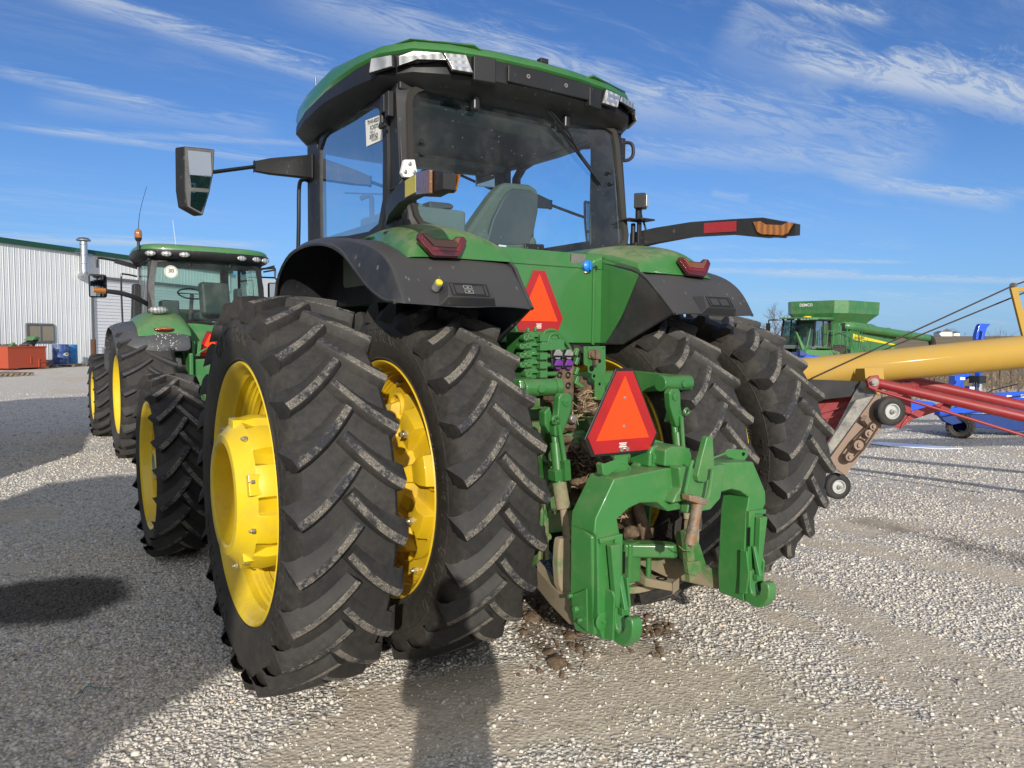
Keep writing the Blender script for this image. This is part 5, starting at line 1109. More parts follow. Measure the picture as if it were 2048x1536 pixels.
# ------------------------------------------------------------------ the second, older tractor beyond
T2 = empty('tractor', (-.30, 8.12, 0), R_(.6))
tag(T2, 'older green tractor with single rear wheels and 30 speed sign, parked beyond on the left', 'tractor')
GO = M['green_old']
mats2 = [M['rubber'], M['sidewall'], M['lug_worn']]
for (x, ri, ph) in ((-.93, 0, .2), (.93, 1, .6)): make_wheel(T2, (x, 0, .905), 'plain', R=.925, w=.66, rr=.55, NL=21, phase=ph, zc=.905, mats=mats2, right=bool(ri))
for (x, ri, ph) in ((-1.12, 0, .4), (1.12, 1, .1)): make_wheel(T2, (x, 2.75, .70), 'plain', R=.72, w=.46, rr=.40, NL=19, phase=ph, zc=.70, mats=mats2, right=bool(ri))
b = MB(); b.box((0, .9, 1.05), (.6, 2.2, .7)); b.box((0, 2.4, 1.1), (.5, 2.6, .5)); b.lathe([(-.9, 0), (-.9, .12), (.9, .12), (.9, 0)], 20, c=(0, 0, .97)); b.build('chassis', GO, T2, bev=.02)
b = MB(); b.prism([(-.4, 1.6, 1.3), (-.4, 4.3, 1.3), (-.4, 4.4, 1.65), (-.4, 4.1, 1.95), (-.4, 1.6, 2.2)], (.8, 0, 0)); b.build('hood', GO, T2, bev=.08)
b = MB(); b.lathe([(0, 0), (0, .07), (.9, .07), (.9, 0)], 16, axis='z', c=(.62, 1.75, 2.0)); b.build('exhaust', M['plastic'], T2)
b = MB(); b.box((-.72, 1.62, 1.95), (.34, .24, 1.25), taper=(.7, .8)); b.build('air_stack', M['plastic'], T2, bev=.03)
b = MB(); b.box((0, -.06, 1.62), (.80, .10, .62)); b.build('rear_panel', GO, T2, bev=.015)
b = MB(); b.box((0, -.28, 1.18), (.62, .34, .46)); b.box((-.36, -.40, 1.25), (.06, .3, .5)); b.box((.36, -.40, 1.25), (.06, .3, .5)); b.box((0, -.5, .8), (.4, .2, .3)); b.build('rear_casting', GO, T2, bev=.02)
b = MB()
for k, x in enumerate((-.30, -.22)): b.box((x, -.30, 1.56), (.05, .16, .22), (0, .15*k, 0))
b.path([(-.30, -.36, 1.44), (-.12, -.38, 1.56), (.0, -.36, 1.5)], .014, 6, sub=4); b.build('valve_block', GO, T2, bev=.01)
def fend2(s_):
    rows = []
    pr = [(-.60, 1.50), (-.60, 1.60), (-.52, 1.72), (-.36, 1.83), (-.1, 1.93), (.25, 1.97), (.6, 1.90), (.9, 1.72), (1.05, 1.45), (1.10, 1.25)]
    for i, (y, z) in enumerate(pr):
        o_ = [0, 0, .02, .05, .07, .06, .04, .02, 0, 0][i]
        rows.append([(-.36, y, z+.02), (-.65, y-.02, z+.03), (-.98, y, z), (-1.20, y+.06+o_, z-.03), (-1.31, y+.14+o_*1.5, z-.10)])
    b = MB(); b.grid(rows); f = mx(b, s_).build('fender', M['fender_spl'], T2, sub=2, thick=.02, smooth=180)
    b = MB(); rr2 = []
    for (y, z, k) in ((-.50, 1.735, .0), (-.47, 1.78, .06), (-.40, 1.84, .12), (-.25, 1.90, .15), (.0, 1.95, .17), (.3, 1.98, .17), (.6, 1.95, .12)):
        rr2.append([(-.34, y, z), (-.42, y, z+k*.75), (-.62, y-.0, z+k), (-.82, y, z+k*.8), (-.96, y, z+k*.35), (-1.04, y, z-.01)])
    b.grid(rr2); cap = mx(b, s_).build('fender_cap', GO, T2, sub=2, thick=.01, smooth=180)
    b = MB(); b.ball((-.70, -.485, 1.83), .1, 8, sc=(1.35, .3, .42)); tl = mx(b, s_).build('tail_lamp', M['lens_red'], cap, smooth=180)
    b = MB(); b.ball((-.70, -.492, 1.848), .09, 8, sc=(1.3, .3, .22)); mx(b, s_).build('indicator_lens', M['lens_amber'], tl, smooth=180)
    b = MB(); b.ball((-.73, -.22, 2.11), .09, 8, sc=(1.5, 1, .62)); wl2 = mx(b, s_).build('fender_lamp', M['lamp'], T2, smooth=180)
    b = MB(); b.tube((-.73, -.2, 2.02), (-.73, -.2, 2.08), .025, 8); mx(b, s_).build('lamp_stalk', M['plastic'], wl2)
    b = MB(); b.path([(-.80, .10, 2.18), (-.95, -.02, 2.26), (-1.15, -.08, 2.33), (-1.40, -.10, 2.36)], [.035, .035, .035, .032], 8, sub=4); arm = mx(b, s_).build('marker_arm', M['plastic'], T2)
    b = MB(); b.path([(-1.38, -.10, 2.36), (-1.46, -.10, 2.365), (-1.53, -.10, 2.365)], [.040, .042, .03], 10); mx(b, s_).build('marker_lamp', M['lens_amber'], arm)
    b = MB(); b.path([(-.80, 1.25, 2.84), (-1.1, 1.26, 2.90), (-1.33, 1.26, 2.93), (-1.36, 1.26, 2.90), (-1.36, 1.26, 2.78)], .018, 8, sub=3); b.bar((-.80, 1.25, 2.82), (-1.12, 1.26, 2.90), .05, .07); ma = mx(b, s_).build('mirror_arm', M['gloss_black'], T2)
    b = MB(); b.box((-1.36, 1.27, 2.50), (.25, .09, .36)); mr = mx(b, s_).build('mirror', M['plastic'], ma, bev=.035)
    b = MB(); b.box((-1.36, 1.222, 2.50), (.215, .006, .32)); mx(b, s_).build('mirror_pane', M['mirror'], mr, bev=.002)
    b = MB(); b.path([(-.80, 1.35, 2.68), (-.98, 1.38, 2.71), (-1.02, 1.38, 2.66), (-1.02, 1.4, 2.2), (-1.0, 1.4, 1.5)], .014, 8, sub=3); mx(b, s_).build('handrail', M['gloss_black'], T2)
    # cab posts and door glass
    b = MB(); b.prism([(-.80, .10, 2.88), (-.80, .22, 2.88), (-.84, .12, 2.05), (-.84, -.05, 2.05)], (.05, 0, 0)); b.prism([(-.78, 1.28, 2.88), (-.78, 1.34, 2.88), (-.80, 1.40, 1.5), (-.80, 1.30, 1.5)], (.04, 0, 0)); b.box((-.80, .66, 1.98), (.05, 1.3, .16)); b.box((-.79, .7, 2.86), (.05, 1.25, .06)); mx(b, s_).build('cab_post', M['plastic'], T2, bev=.01)
    b = MB(); b.add([(-.785, .22, 2.85), (-.775, 1.28, 2.85), (-.80, 1.30, 2.04), (-.83, .12, 2.04)], [(0, 1, 2, 3)]); mx(b, s_).build('door_glass', M['glass_old'], T2, smooth=0)
s = MT('spattered_fender'); n = s.noise(5, 3); sp = s.step(s.vor(30, sc=(1, .55, 1)), .26, .18); sp = s.math('MULTIPLY', sp, s.step(s.noise(2.2, 4, .7), .47, .56))
s.set(s.mix(sp, s.mix(n, (.05, .052, .056), (.085, .088, .095)), (.55, .54, .48)), .5, 0, .4); M['fender_spl'] = s.mat
both(fend2)
w2 = [(-.70, .055, 2.82), (-.35, .02, 2.86), (0, .01, 2.87), (.35, .02, 2.86), (.70, .055, 2.82), (.755, .02, 2.5), (.76, -.03, 2.14), (.72, -.05, 2.08), (.40, -.10, 1.97), (0, -.115, 1.94), (-.40, -.10, 1.97), (-.72, -.05, 2.08), (-.76, -.03, 2.14), (-.755, .02, 2.5)]
b = MB(); b.add(w2, [tuple(range(len(w2)))[::-1]]); b.build('rear_window', M['glass_old'], T2, smooth=0)
b = MB(); W2 = [Vector(p) for p in w2]; c2 = Vector((0, 0, 2.42)); o2 = [Vector((p.x*1.09, p.y+.01, c2.z+(p.z-c2.z)*1.10)) for p in W2]; i2 = [Vector((p.x*.985, p.y-.012, c2.z+(p.z-c2.z)*.985)) for p in W2]; ring(b, i2, o2); ring(b, o2, [p+Vector((0, .08, 0)) for p in o2]); b.build('window_frame', M['plastic'], T2)
b = MB(); b.add([(-.74, 1.36, 2.86), (.74, 1.36, 2.86), (.76, 1.42, 1.9), (-.76, 1.42, 1.9)], [(0, 1, 2, 3)]); b.build('windscreen', M['glass_old'], T2, smooth=0)
b = MB(); b.box((0, .7, 2.90), (1.5, 1.3, .04)); b.build('headliner', M['liner'], T2)
b = MB(); b.box((0, .7, 1.80), (1.5, 1.3, .10)); b.build('cab_floor', M['liner'], T2)
b = MB(); b.box((.18, .45, 2.32), (.46, .16, .52), (R_(-8), 0, .25)); b.box((.18, .72, 2.05), (.46, .46, .14)); b.build('seat', M['seatback'], T2, bev=.05, seg=3)
b = MB(); b.lathe([(x, .21+y) for x, y in ((-.014, 0), (0, .014), (.014, 0), (0, -.014))], 30, axis='z', closed=True, M=Euler((R_(25), 0, 0)).to_matrix(), c=(-.05, 1.0, 2.42)); b.bar((-.25, 1.0, 2.42), (.15, 1.0, 2.42), .03, .015); b.tube((-.05, 1.0, 2.41), (-.05, 1.2, 1.9), .03); b.build('steering_wheel', M['seatback'], T2)
b = MB(); b.box((.60, .75, 2.35), (.08, .28, .34)); b.box((-.5, .35, 2.1), (.25, .3, .35)); b.build('console', M['seatback'], T2, bev=.03)
def lp2(z, ins):
    bs = [(0, -.18), (.5, -.15), (.80, -.05), (.93, .12), (.965, .45), (.95, 1.0), (.88, 1.40), (.6, 1.55), (0, 1.6)]
    fl2 = bs+[(-x, y) for x, y in reversed(bs[1:-1])]; o = []
    for x, y in fl2: l = math.hypot(x, y-.7); f_ = (l-ins)/l; o.append(Vector((x*f_, .7+(y-.7)*f_, z)))
    return o
b = MB(); b.grid([lp2(2.985, 0), lp2(3.02, 0), lp2(3.06, .03), lp2(3.085, .12), lp2(3.10, .35)], close=True); b.f.append(tuple(range(4*16, 5*16))); b.m.append(0); b.build('roof', GO, T2, smooth=60, sub=1)
b = MB(); b.grid([lp2(2.99, .004), lp2(2.93, .0), lp2(2.88, .04), lp2(2.85, .16), lp2(2.85, .4)], close=True); b.f.append(tuple(range(4*16, 5*16))); b.m.append(0); rt2 = b.build('roof_trim', M['plastic'], T2, smooth=60)
for (x, y) in ((-.80, -.07), (-.60, -.14), (-.36, -.17), (.45, -.165), (.68, -.12), (.84, -.02)):
    b = MB(); b.ball((x, y, 2.925), .055, 8, sc=(1.35, .5, .72), M=Euler((0, 0, x*.5)).to_matrix()); b.build('roof_lamp', M['lamp'], rt2, smooth=180)
b = MB(); b.tube((-.93, .10, 2.98), (-.93, .10, 3.10), .02, 8); b.lathe([(0, .03), (.03, .045), (.05, .05)], 14, axis='z', c=(-.93, .10, 3.10)); bc = b.build('beacon_base', M['plastic'], T2)
b = MB(); b.lathe([(0, .05), (.06, .052), (.10, .045), (.125, .02), (.13, 0)], 16, axis='z', c=(-.93, .10, 3.15)); b.build('beacon', M['lens_amber'], bc)
b = MB(); b.path([(-.93, .15, 3.1), (-.90, .15, 3.5), (-.80, .15, 3.9)], [.006, .004, .003], 5, sub=3); b.build('antenna', M['gloss_black'], T2)
b = MB(); b.lathe([(0, .02), (.03, .02), (.05, 0)], 10, axis='z', c=(-.36, .5, 3.09)); b.path([(-.36, .5, 3.1), (-.40, .5, 3.5)], .003, 5); b.build('roof_whip', M['white'], T2)
b = MB(); b.path([(.82, .1, 2.80), (1.0, .05, 2.86), (1.02, .05, 2.80), (.84, .1, 2.76)], .015, 6); b.path([(.80, .9, 2.72), (1.25, .9, 2.74), (1.27, .9, 2.66)], .015, 6, sub=2); b.build('right_handle', M['gloss_black'], T2)
b = MB()
for x in (-.25, .32): b.box((x, .03, 2.83), (.045, .05, .11))
b.build('window_hinges', M['gloss_black'], T2, bev=.015)
b = MB(); cg = Vector((-.52, -.005, 2.68)); b.lathe([(0, .092), (-.006, .092), (-.006, 0)], 36, axis='y', c=cg); sg = b.build('speed_sign', M['paper'], T2)
b = MB(); b.lathe([(-.0075, .084), (-.0085, .084), (-.0085, .078), (-.0075, .078)], 36, axis='y', c=cg); fm = frame_mat(cg+Vector((0, -.0085, .012)), (1, 0, 0), (0, 0, 1)); b.merge(text_mb('30', .085, 0, 0, .95, True), fm); b.merge(text_mb('turnkey inc.', .016), frame_mat(cg+Vector((0, -.0085, -.046)), (1, 0, 0), (0, 0, 1))); b.build('sign_print', M['ink'], sg, smooth=0)
smv(T2, (-.02, -.14, 1.62), .36, .36, True)
b = MB(); b.box((-.55, 1.9, .95), (.3, .9, .5)); b.build('fuel_tank', M['plastic'], T2, bev=.05)

# ------------------------------------------------------------------ steel shed on the left
def shed():
    A = P(0, 736, z=0); A.z = 0; dA = (A-CO).dot(CF); H = P(0, 485, d=dA).z
    B = P(265, 520, z=0) if False else None
    # second wall point: where the roof line at u=265 is as high as H
    r = ray(265, 520); t = (H-CO.z)/r.z; B = CO+r*t; B.z = 0
    d = (B-A); d.z = 0; d.normalize(); n = Vector((d.y, -d.x, 0))        # n points towards the camera side
    if n.dot(CO-A) < 0: n = -n
    def hit(u, v=700): # distance along the wall seen at column u
        r = ray(u, v); # intersect vertical plane
        tt = (A-CO).dot(n)/r.dot(n); p = CO+r*tt; return (p-A).dot(d)
    x0, x1 = hit(-60)-12, hit(462); dj = hit(184.5)
    S_ = empty('shed', A, 0); S_.rotation_euler = (0, 0, math.atan2(d.y, d.x))
    tag(S_, 'long white ribbed steel shed with green roof edge and roll-up door', 'shed')
    L = lambda x, y, z: Vector((x, y, z))       # local: x along wall, -y towards camera, z up
    sgn = -1 if (Matrix.Rotation(-math.atan2(d.y, d.x), 3, 'Z')@n).y < 0 else 1
    def wall(xa, xb, za, zb, nm):
        b = MB(); pts = []; x = xa; pitch = .305
        k0 = math.floor(xa/pitch)
        prof = []
        k = k0
        while k*pitch < xb:
            for dx, dy in ((0, 0), (.016, .016), (.048, .016), (.064, 0), (.14, 0), (.15, .008), (.162, .008), (.172, 0), (.215, 0), (.225, .008), (.237, .008), (.247, 0)):
                xx = k*pitch+dx
                if xa <= xx <= xb: prof.append((xx, dy))
            k += 1
        prof = [(xa, 0)]+prof+[(xb, 0)]
        b.grid([[L(x, sgn*y, z) for x, y in prof] for z in (za, zb)]); return b.build(nm, M['shed_white'], S_, smooth=0)
    DH = P(184.5, 556, d=1).z
    r = ray(184.5, 556); tt = (A-CO).dot(n)/r.dot(n); DH = (CO+r*tt).z
    wall(x0, dj, 0, H, 'wall'); wall(dj, x1, DH, H, 'wall')
    b = MB(); b.box(((dj+x1)/2+6, -sgn*12, H/2), (x1-dj+14-12, 23.8, H-.06)); b.box(((x0+dj)/2, -sgn*12, H/2), (dj-x0-.3, 23.6, H-.1)); b.build('shed_body', M['shed_white'], S_)
    b = MB(); b.box(((x0+x1)/2, sgn*.05, H+.10), (x1-x0+.3, .22, .26)); b.prism([L(x0, sgn*.1, H+.2), L(x0, -sgn*12, H+1.3), L(x0, -sgn*24, H+.2)], (x1-x0, 0, 0)); b.build('roof', M['shed_green'], S_, bev=.01)
    b = MB(); wdt = 5.0; n_p = 26; xa, xb = dj+.20, min(x1-.3, dj+12)
    for k in range(n_p):
        z0 = DH*k/n_p; z1 = DH*(k+1)/n_p; b.box(((xa+xb)/2, -sgn*.10, (z0+z1)/2), (xb-xa, .05, z1-z0-.028)); 
    b.box(((xa+xb)/2, -sgn*.14, DH/2), (xb-xa, .04, DH)); b.build('roll_up_door', M['door_white'], S_, smooth=0)
    b = MB(); b.box((dj+.08, -sgn*.05, DH/2), (.17, .2, DH)); b.box(((xa+xb)/2, -sgn*.02, DH+.07), (xb-xa+.5, .16, .14)); b.build('door_frame', M['shed_grey'], S_)
    def at(u, v): r = ray(u, v); tt = (A-CO).dot(n)/r.dot(n); p = CO+r*tt; return (p-A).dot(d), p.z
    (wa, wt), (wb, wz) = at(52, 648), at(106, 683)
    b = MB(); t_ = .10
    for (c_, s_) in ((((wa+wb)/2, sgn*.045, wt), (wb-wa, .09, t_)), (((wa+wb)/2, sgn*.045, wz), (wb-wa, .09, t_)), ((wa, sgn*.046, (wt+wz)/2), (t_, .09, wt-wz)), ((wb, sgn*.046, (wt+wz)/2), (t_, .09, wt-wz)), (((wa+wb)/2, sgn*.046, (wt+wz)/2), (t_*.8, .07, wt-wz))): b.box(c_, s_)
    w_ = b.build('window', M['shed_grey'], S_, bev=.005)
    for (xa_, xb_) in ((wa+.05, (wa+wb)/2-.04), ((wa+wb)/2+.04, wb-.05)):
        b = MB(); b.box(((xa_+xb_)/2, sgn*.036, (wt+wz)/2), (xb_-xa_, .02, wt-wz-.1)); b.build('pane', M['blind_glass'], w_)
    # flue pipe with an elbow at the wall
    u_ = 158; xc, zt = at(u_, 476); _, zb = at(u_, 545); hw = .19
    b = MB(); yy = sgn*.30; b.tube((xc, yy, zb+.1), (xc, yy, zt-.2), hw, 20); b.path([(xc, yy, zb+.15), (xc, yy*.98, zb-.05), (xc, yy*.6, zb-.18), (xc, 0, zb-.2)], hw, 16, sub=3)
    for f_ in (.25, .5, .8): b.lathe([(-.02, hw), (0, hw+.02), (.02, hw)], 20, axis='z', c=(xc, yy, zb+(zt-zb)*f_))
    b.lathe([(0, hw*.9), (0, hw*1.9), (.06, hw*1.95), (.16, hw*1.3), (.20, 0)], 20, axis='z', c=(xc, yy, zt-.16)); fp = b.build('flue_pipe', M['galv'], S_)
    b = MB(); b.box((xc, sgn*.3, zt*.5+zb*.5+.1), (1.2, .04, .03)); b.build('pipe_strap', M['galv'], fp)
    def W_(u, y, z=0):   # spot y metres in front of the wall, seen at column u
        q = A+n*y; r = ray(u, 700); p = CO+r*((q-CO).dot(n)/r.dot(n)); return Vector((p.x, p.y, z))
    return W_, at, math.atan2(d.y, d.x)
s = MT('shed_white_steel'); s.set(s.mix(s.noise(.7, 5), (.60, .63, .64), (.74, .76, .76)), .4, 0, .4, .1); M['shed_white'] = s.mat
M['door_white'] = simple('door_white', (.70, .72, .74), .5, var=.06); M['shed_green'] = simple('green_trim', (.015, .075, .045), .45); M['shed_grey'] = simple('grey_trim', (.13, .14, .14), .5); M['blind_glass'] = simple('blinded_window', (.30, .255, .19), .25, 0, .5, .08)
WP, wat, wrot = shed()

# skip full of scrap, drums on a pallet, bollard, timber
s = MT('orange_skip_paint'); n = s.noise(3, 6, .7); s.set(s.mix(s.step(n, .55, .75), (.36, .065, .032), (.22, .08, .04)), .6, 0, .3); M['skip'] = s.mat
xa, xb = 0, (WP(73, 1.7)-WP(-8, 1.7)).length
sk = empty('skip', WP(31, 1.7), wrot); tag(sk, 'open orange steel skip full of scrap by the white shed wall', 'skip')
wl = (xb-xa)*.93; b = MB(); hh = 1.02
for (c_, s_) in (((0, -.7, hh/2+.08), (wl, .04, hh)), ((0, .7, hh/2+.08), (wl, .04, hh)), ((-wl/2, 0, hh/2+.08), (.04, 1.44, hh)), ((wl/2, 0, hh/2+.08), (.04, 1.44, hh)), ((0, 0, .12), (wl, 1.4, .05)), ((0, -.72, hh+.06), (wl+.1, .07, .06)), ((0, .72, hh+.06), (wl+.1, .07, .06)), ((wl*.30, -.735, .30), (.06, .05, .42)), ((wl*.42, -.735, .34), (.5, .04, .05)), ((-wl*.35, 0, .05), (.12, 1.3, .1)), ((wl*.35, 0, .05), (.12, 1.3, .1)), ((wl*.08, -.735, .45), (.03, .04, .35))): b.box(c_, s_)
b.build('bin', M['skip'], sk, bev=.006)
rs = random.Random(5); b = MB()
for k in range(26): b.box((rs.uniform(-wl*.45, wl*.3), rs.uniform(-.5, .5), hh+rs.uniform(-.05, .12)), (rs.uniform(.1, .5), rs.uniform(.05, .2), rs.uniform(.03, .14)), (rs.uniform(-.6, .6), rs.uniform(-.6, .6), rs.uniform(0, 3)))
b.build('scrap', simple('scrap_metal', (.14, .12, .10), .8, .2, .3, .7, 2), sk)
b = MB(); b.prism([(wl*.05, -.45, hh+.05), (wl*.30, -.45, hh+.02), (wl*.46, -.45, hh+.42), (wl*.30, -.45, hh+.34)], (0, .5, 0)); b.build('scrap_panel', M['plastic'], sk, bev=.02)
b = MB(); b.prism([(wl*.24, -.5, hh+.36), (wl*.47, -.5, hh+.44), (wl*.43, -.5, hh+.56), (wl*.34, -.5, hh+.55)], (0, .55, 0)); b.build('green_scrap', G, sk, bev=.02); b = MB(); b.prism([(-wl*.3, -.4, hh+.08), (-wl*.15, -.4, hh+.1), (-wl*.18, -.4, hh+.28)], (0, .2, 0)); b.build('green_scrap', G, sk, bev=.02)
def pallet(o, L_=1.2, W_=1.0, z=0, parent=None, mat=None):
    b = MB()
    for k in range(6): b.box((0, -W_/2+.05+k*(W_-.1)/5, z+.13), (L_, .1, .02))
    for x in (-L_/2+.05, 0, L_/2-.05): b.box((x, 0, z+.08), (.09, W_, .08)); b.box((x, 0, z+.02), (.1, W_, .02))
    r_ = b.build('pallet', mat or M['timber'], None, smooth=0); r_.location = o; r_.rotation_euler = (0, 0, wrot); return r_
M['timber'] = simple('weathered_timber', (.26, .21, .16), .9, 0, .2, .35, 8)
xd, xe = 121, 140; p1 = pallet(WP(130, 1.2), 2.2, 1.1); tag(p1, 'weathered wooden pallet under the two blue drums by the shed', 'pallet')
def drum(x, y, h, r, mat, label, sign=None):
    b = MB(); pr = [(0, 0), (0, r)]
    for f_ in (.33, .66): pr += [(h*f_-.02, r), (h*f_, r+.014), (h*f_+.02, r)]
    pr += [(h, r), (h+.01, r-.01), (h-.01, r-.03), (h-.01, 0)]
    b.lathe(pr, 28, axis='z'); o = b.build('drum', mat); o.location = WP(x, y, .14); o.rotation_euler = (0, 0, wrot); tag(o, label, 'drum'); return o
s = MT('drum_blue_old'); n = s.noise(4, 6, .75); s.set(s.mix(s.step(n, .5, .62), (.025, .06, .22), (.16, .20, .24)), .5, 0, .4); M['drum1'] = s.mat; M['drum2'] = simple('drum_sky_blue', (.02, .17, .42), .4)
dr = drum(xd, 1.35, 1.02, .37, M['drum1'], 'dark blue steel drum with an oval label, on the pallet by the shed')
b = MB(); b.prism([(.13*math.cos(a)*1.25, 0, .52+.09*math.sin(a)) for a in [2*math.pi*k/20 for k in range(20)]], (0, -.012, 0)); 
for i_, p in enumerate(b.v): b.v[i_] = (p[0], -math.sqrt(.385**2-p[0]**2)-(.0 if i_ < 20 else .006), p[2])
lb = b.build('drum_label', simple('label_green', (.55, .60, .40), .5, var=.05), dr, smooth=0)
b = MB(); b.merge(text_mb('ZEP', .11, 0, 0, 1, True), frame_mat((0, -.402, .52), (1, 0, 0), (0, 0, 1))); b.build('label_print', M['ink'], lb, smooth=0)
drum(xe, 1.05, 1.0, .35, M['drum2'], 'bright sky blue plastic drum beside the labelled drum by the shed')
xf = 187; b = MB(); b.tube((0, 0, 0), (0, 0, 1.42), .13, 16); o = b.build('bollard', simple('rust_post', (.11, .05, .03), .9, 0, .2, .3, 8)); o.location = WP(xf, .5); tag(o, 'rusty brown steel bollard at the door corner of the shed', 'bollard')
b = MB(); b.lathe([(-.35, 0), (-.35, .20), (.35, .20), (.35, .17), (.30, 0)], 18, axis='x', c=(0, 0, .2)); o = b.build('pipe_offcut', M['galv']); o.location = WP(97, 1.3); o.rotation_euler = (0, 0, wrot+.5); tag(o, 'short grey pipe offcut lying between the orange skip and the drums', 'pipe')
p2 = pallet(P(6, 752, z=0), 1.6, 1.4); tag(p2, 'grey wooden pallet lying alone on the gravel at the far left edge', 'pallet')
b = MB(); b.box((0, 0, .05), (.5, .12, .1)); o = b.build('timber_block', simple('yellow_timber', (.45, .33, .10), .8)); o.location = WP(86, 2.2); o.rotation_euler = (0, 0, wrot); tag(o, 'small yellow timber block on the ground right of the orange skip', 'timber block')

# ------------------------------------------------------------------ combine harvesters
def tyre_simple(parent, c, R, w, rr, right=False):
    t = tyre_mb(R, w, rr, 18, .2, None, .05, .2, .06); F = (lambda m_: m_.mirror()) if right else (lambda m_: m_)
    d = MB(); d.lathe([(-w*.40, rr), (-w*.38, rr*.9), (0, rr*.8), (.02, rr*.3), (-.1, rr*.25), (-.1, 0)], 32); o = F(d).build('wheel', M['yellow'], parent, loc=c); F(t).build('tyre', mats2, o, smooth=32)
def combine(name='combine_harvester'):
    C = empty(name)
    g2 = GO
    b = MB(); b.prism([(-1.45, 1.7, 1.35), (-1.45, 1.7, 3.15), (-1.45, -.3, 3.15), (-1.45, -2.2, 2.85), (-1.45, -4.6, 2.5), (-1.45, -4.7, 1.6), (-1.45, -3.6, 1.2), (-1.45, -.4, .95), (-1.45, .6, 1.2)], (2.9, 0, 0)); b.build('body', g2, C, bev=.05)
    b = MB(); b.box((-1.475, 1.2, 2.15), (.04, 1.0, 1.7)); b.box((-1.475, .5, 2.5), (.03, .35, 1.2)); b.build('side_door', g2, C, bev=.02)
    b = MB(); b.box((-1.50, 1.35, 2.90), (.03, .42, .52)); b.build('side_vent', M['gloss_black'], C, bev=.03)
    b = MB(); b.prism([(-1.462, .35, 2.28), (-1.462, .35, 2.62), (-1.462, -.35, 2.50), (-1.462, -4.55, 2.02), (-1.462, -4.55, 1.95), (-1.462, -.6, 2.28), (-1.462, -.95, 2.16)], (-.012, 0, 0)); st = b.build('stripe', M['stripe'], C)
    b = MB(); b.merge(text_mb('JOHN DEERE', .20, 0, 0, 1, True), frame_mat((-1.476, -.33, 2.36), (0, -1, 0), (0, -.08, 1))); b.build('stripe_lettering', M['ink'], st, smooth=0)
    b = MB(); b.merge(text_mb('S7', .22), frame_mat((-1.468, -4.1, 1.75), (0, -1, 0), (0, 0, 1))); b.build('model_lettering', M['stripe'], C, smooth=0)
    for (y, z) in ((.95, 1.55), (-1.6, 1.35)):
        b = MB(); b.box((-1.50, y, z), (.08, .42, .12)); b.build('step_light', M['stripe'], C, bev=.02)
    # grain tank with flared extension
    def rl(x, y0, y1, z): return [Vector(p) for p in ((-x, y1-.5, z), (-x+.5, y1, z), (x-.5, y1, z), (x, y1-.5, z), (x, y0+.5, z), (x-.5, y0, z), (-x+.5, y0, z), (-x, y0+.5, z))]
    b = MB(); b.grid([rl(1.25, -1.6, 1.5, 3.0), rl(1.45, -1.85, 1.7, 3.3), rl(1.76, -2.28, 1.92, 3.68), rl(1.78, -2.3, 1.95, 4.35)], close=True); tk = b.build('grain_tank', g2, C, thick=.03, smooth=0)
    b = MB()
    for z in (3.95, 4.04, 4.22, 4.30): 
        for (q0, q1) in ((Vector((-1.78, 1.4, z)), Vector((-1.78, -1.8, z))), (Vector((-1.2, 1.95, z)), Vector((1.2, 1.95, z)))): b.bar(q0, q1, .02, .03)
    b.build('tank_rib', g2, tk)
    b = MB(); b.merge(text_mb('DEMCO', .22, 0, 0, 1, True), frame_mat((.35, 1.975, 4.13), (-1, 0, 0), (0, 0, 1))); b.build('tank_lettering', M['paper'], tk, smooth=0)
    # unloading auger folded along the side
    b = MB(); b.path([(-1.25, 1.1, 3.0), (-1.58, .9, 2.98), (-1.62, .2, 2.93)], .24, 16, sub=3); b.tube((-1.62, .4, 2.95), (-1.85, -7.6, 2.42), .215, 18)
    for t in (.12, .42, .7): p = Vector((-1.62, .4, 2.95)).lerp(Vector((-1.85, -7.6, 2.42)), t); b.tube(p, p+Vector((0, -.06, -.004)), .245, 18)
    ua = b.build('unloading_auger', g2, C)
    b = MB(); b.path([(-1.85, -7.55, 2.42), (-1.87, -7.95, 2.36), (-1.88, -8.15, 2.1), (-1.88, -8.2, 1.85)], [.22, .21, .2, .2], 14, sub=3); b.build('spout', M['trim'], ua)
    b = MB(); b.prism([(-1.46, .7, 3.2), (-1.72, .3, 3.14), (-1.74, -1.7, 2.98), (-1.46, -1.7, 3.1)], (0, 0, .05)); b.build('auger_shield', g2, C)
    # cab
    for (pts, nm) in (([(-.95, 3.35, 1.95), (.95, 3.35, 1.95), (.92, 3.15, 3.25), (-.92, 3.15, 3.25)], 'windscreen'), ([(-.97, 1.75, 1.95), (-.97, 3.3, 1.95), (-.94, 3.1, 3.25), (-.94, 1.8, 3.25)], 'side_window'), ([(.97, 1.75, 1.95), (.97, 3.3, 1.95), (.94, 3.1, 3.25), (.94, 1.8, 3.25)], 'side_window')):
        b = MB(); b.add(pts, [(0, 1, 2, 3)]); b.build(nm, M['glass_old'], C, smooth=0)
    b = MB()
    for sx in (-1, 1): b.bar((sx*.97, 3.34, 1.9), (sx*.93, 3.13, 3.3), .08, .08); b.bar((sx*.97, 1.75, 1.9), (sx*.94, 1.8, 3.3), .12, .1); b.bar((sx*.97, 2.45, 1.9), (sx*.94, 2.4, 3.3), .05, .06)
    b.build('cab_pillars', M['plastic'], C)
    b = MB(); b.box((0, 2.5, 1.85), (1.95, 1.75, .2)); b.box((0, 2.2, 2.15), (.6, .5, .5)); b.box((0, 1.9, 2.6), (.55, .2, .6)); b.build('cab_interior', M['liner'], C, bev=.03)
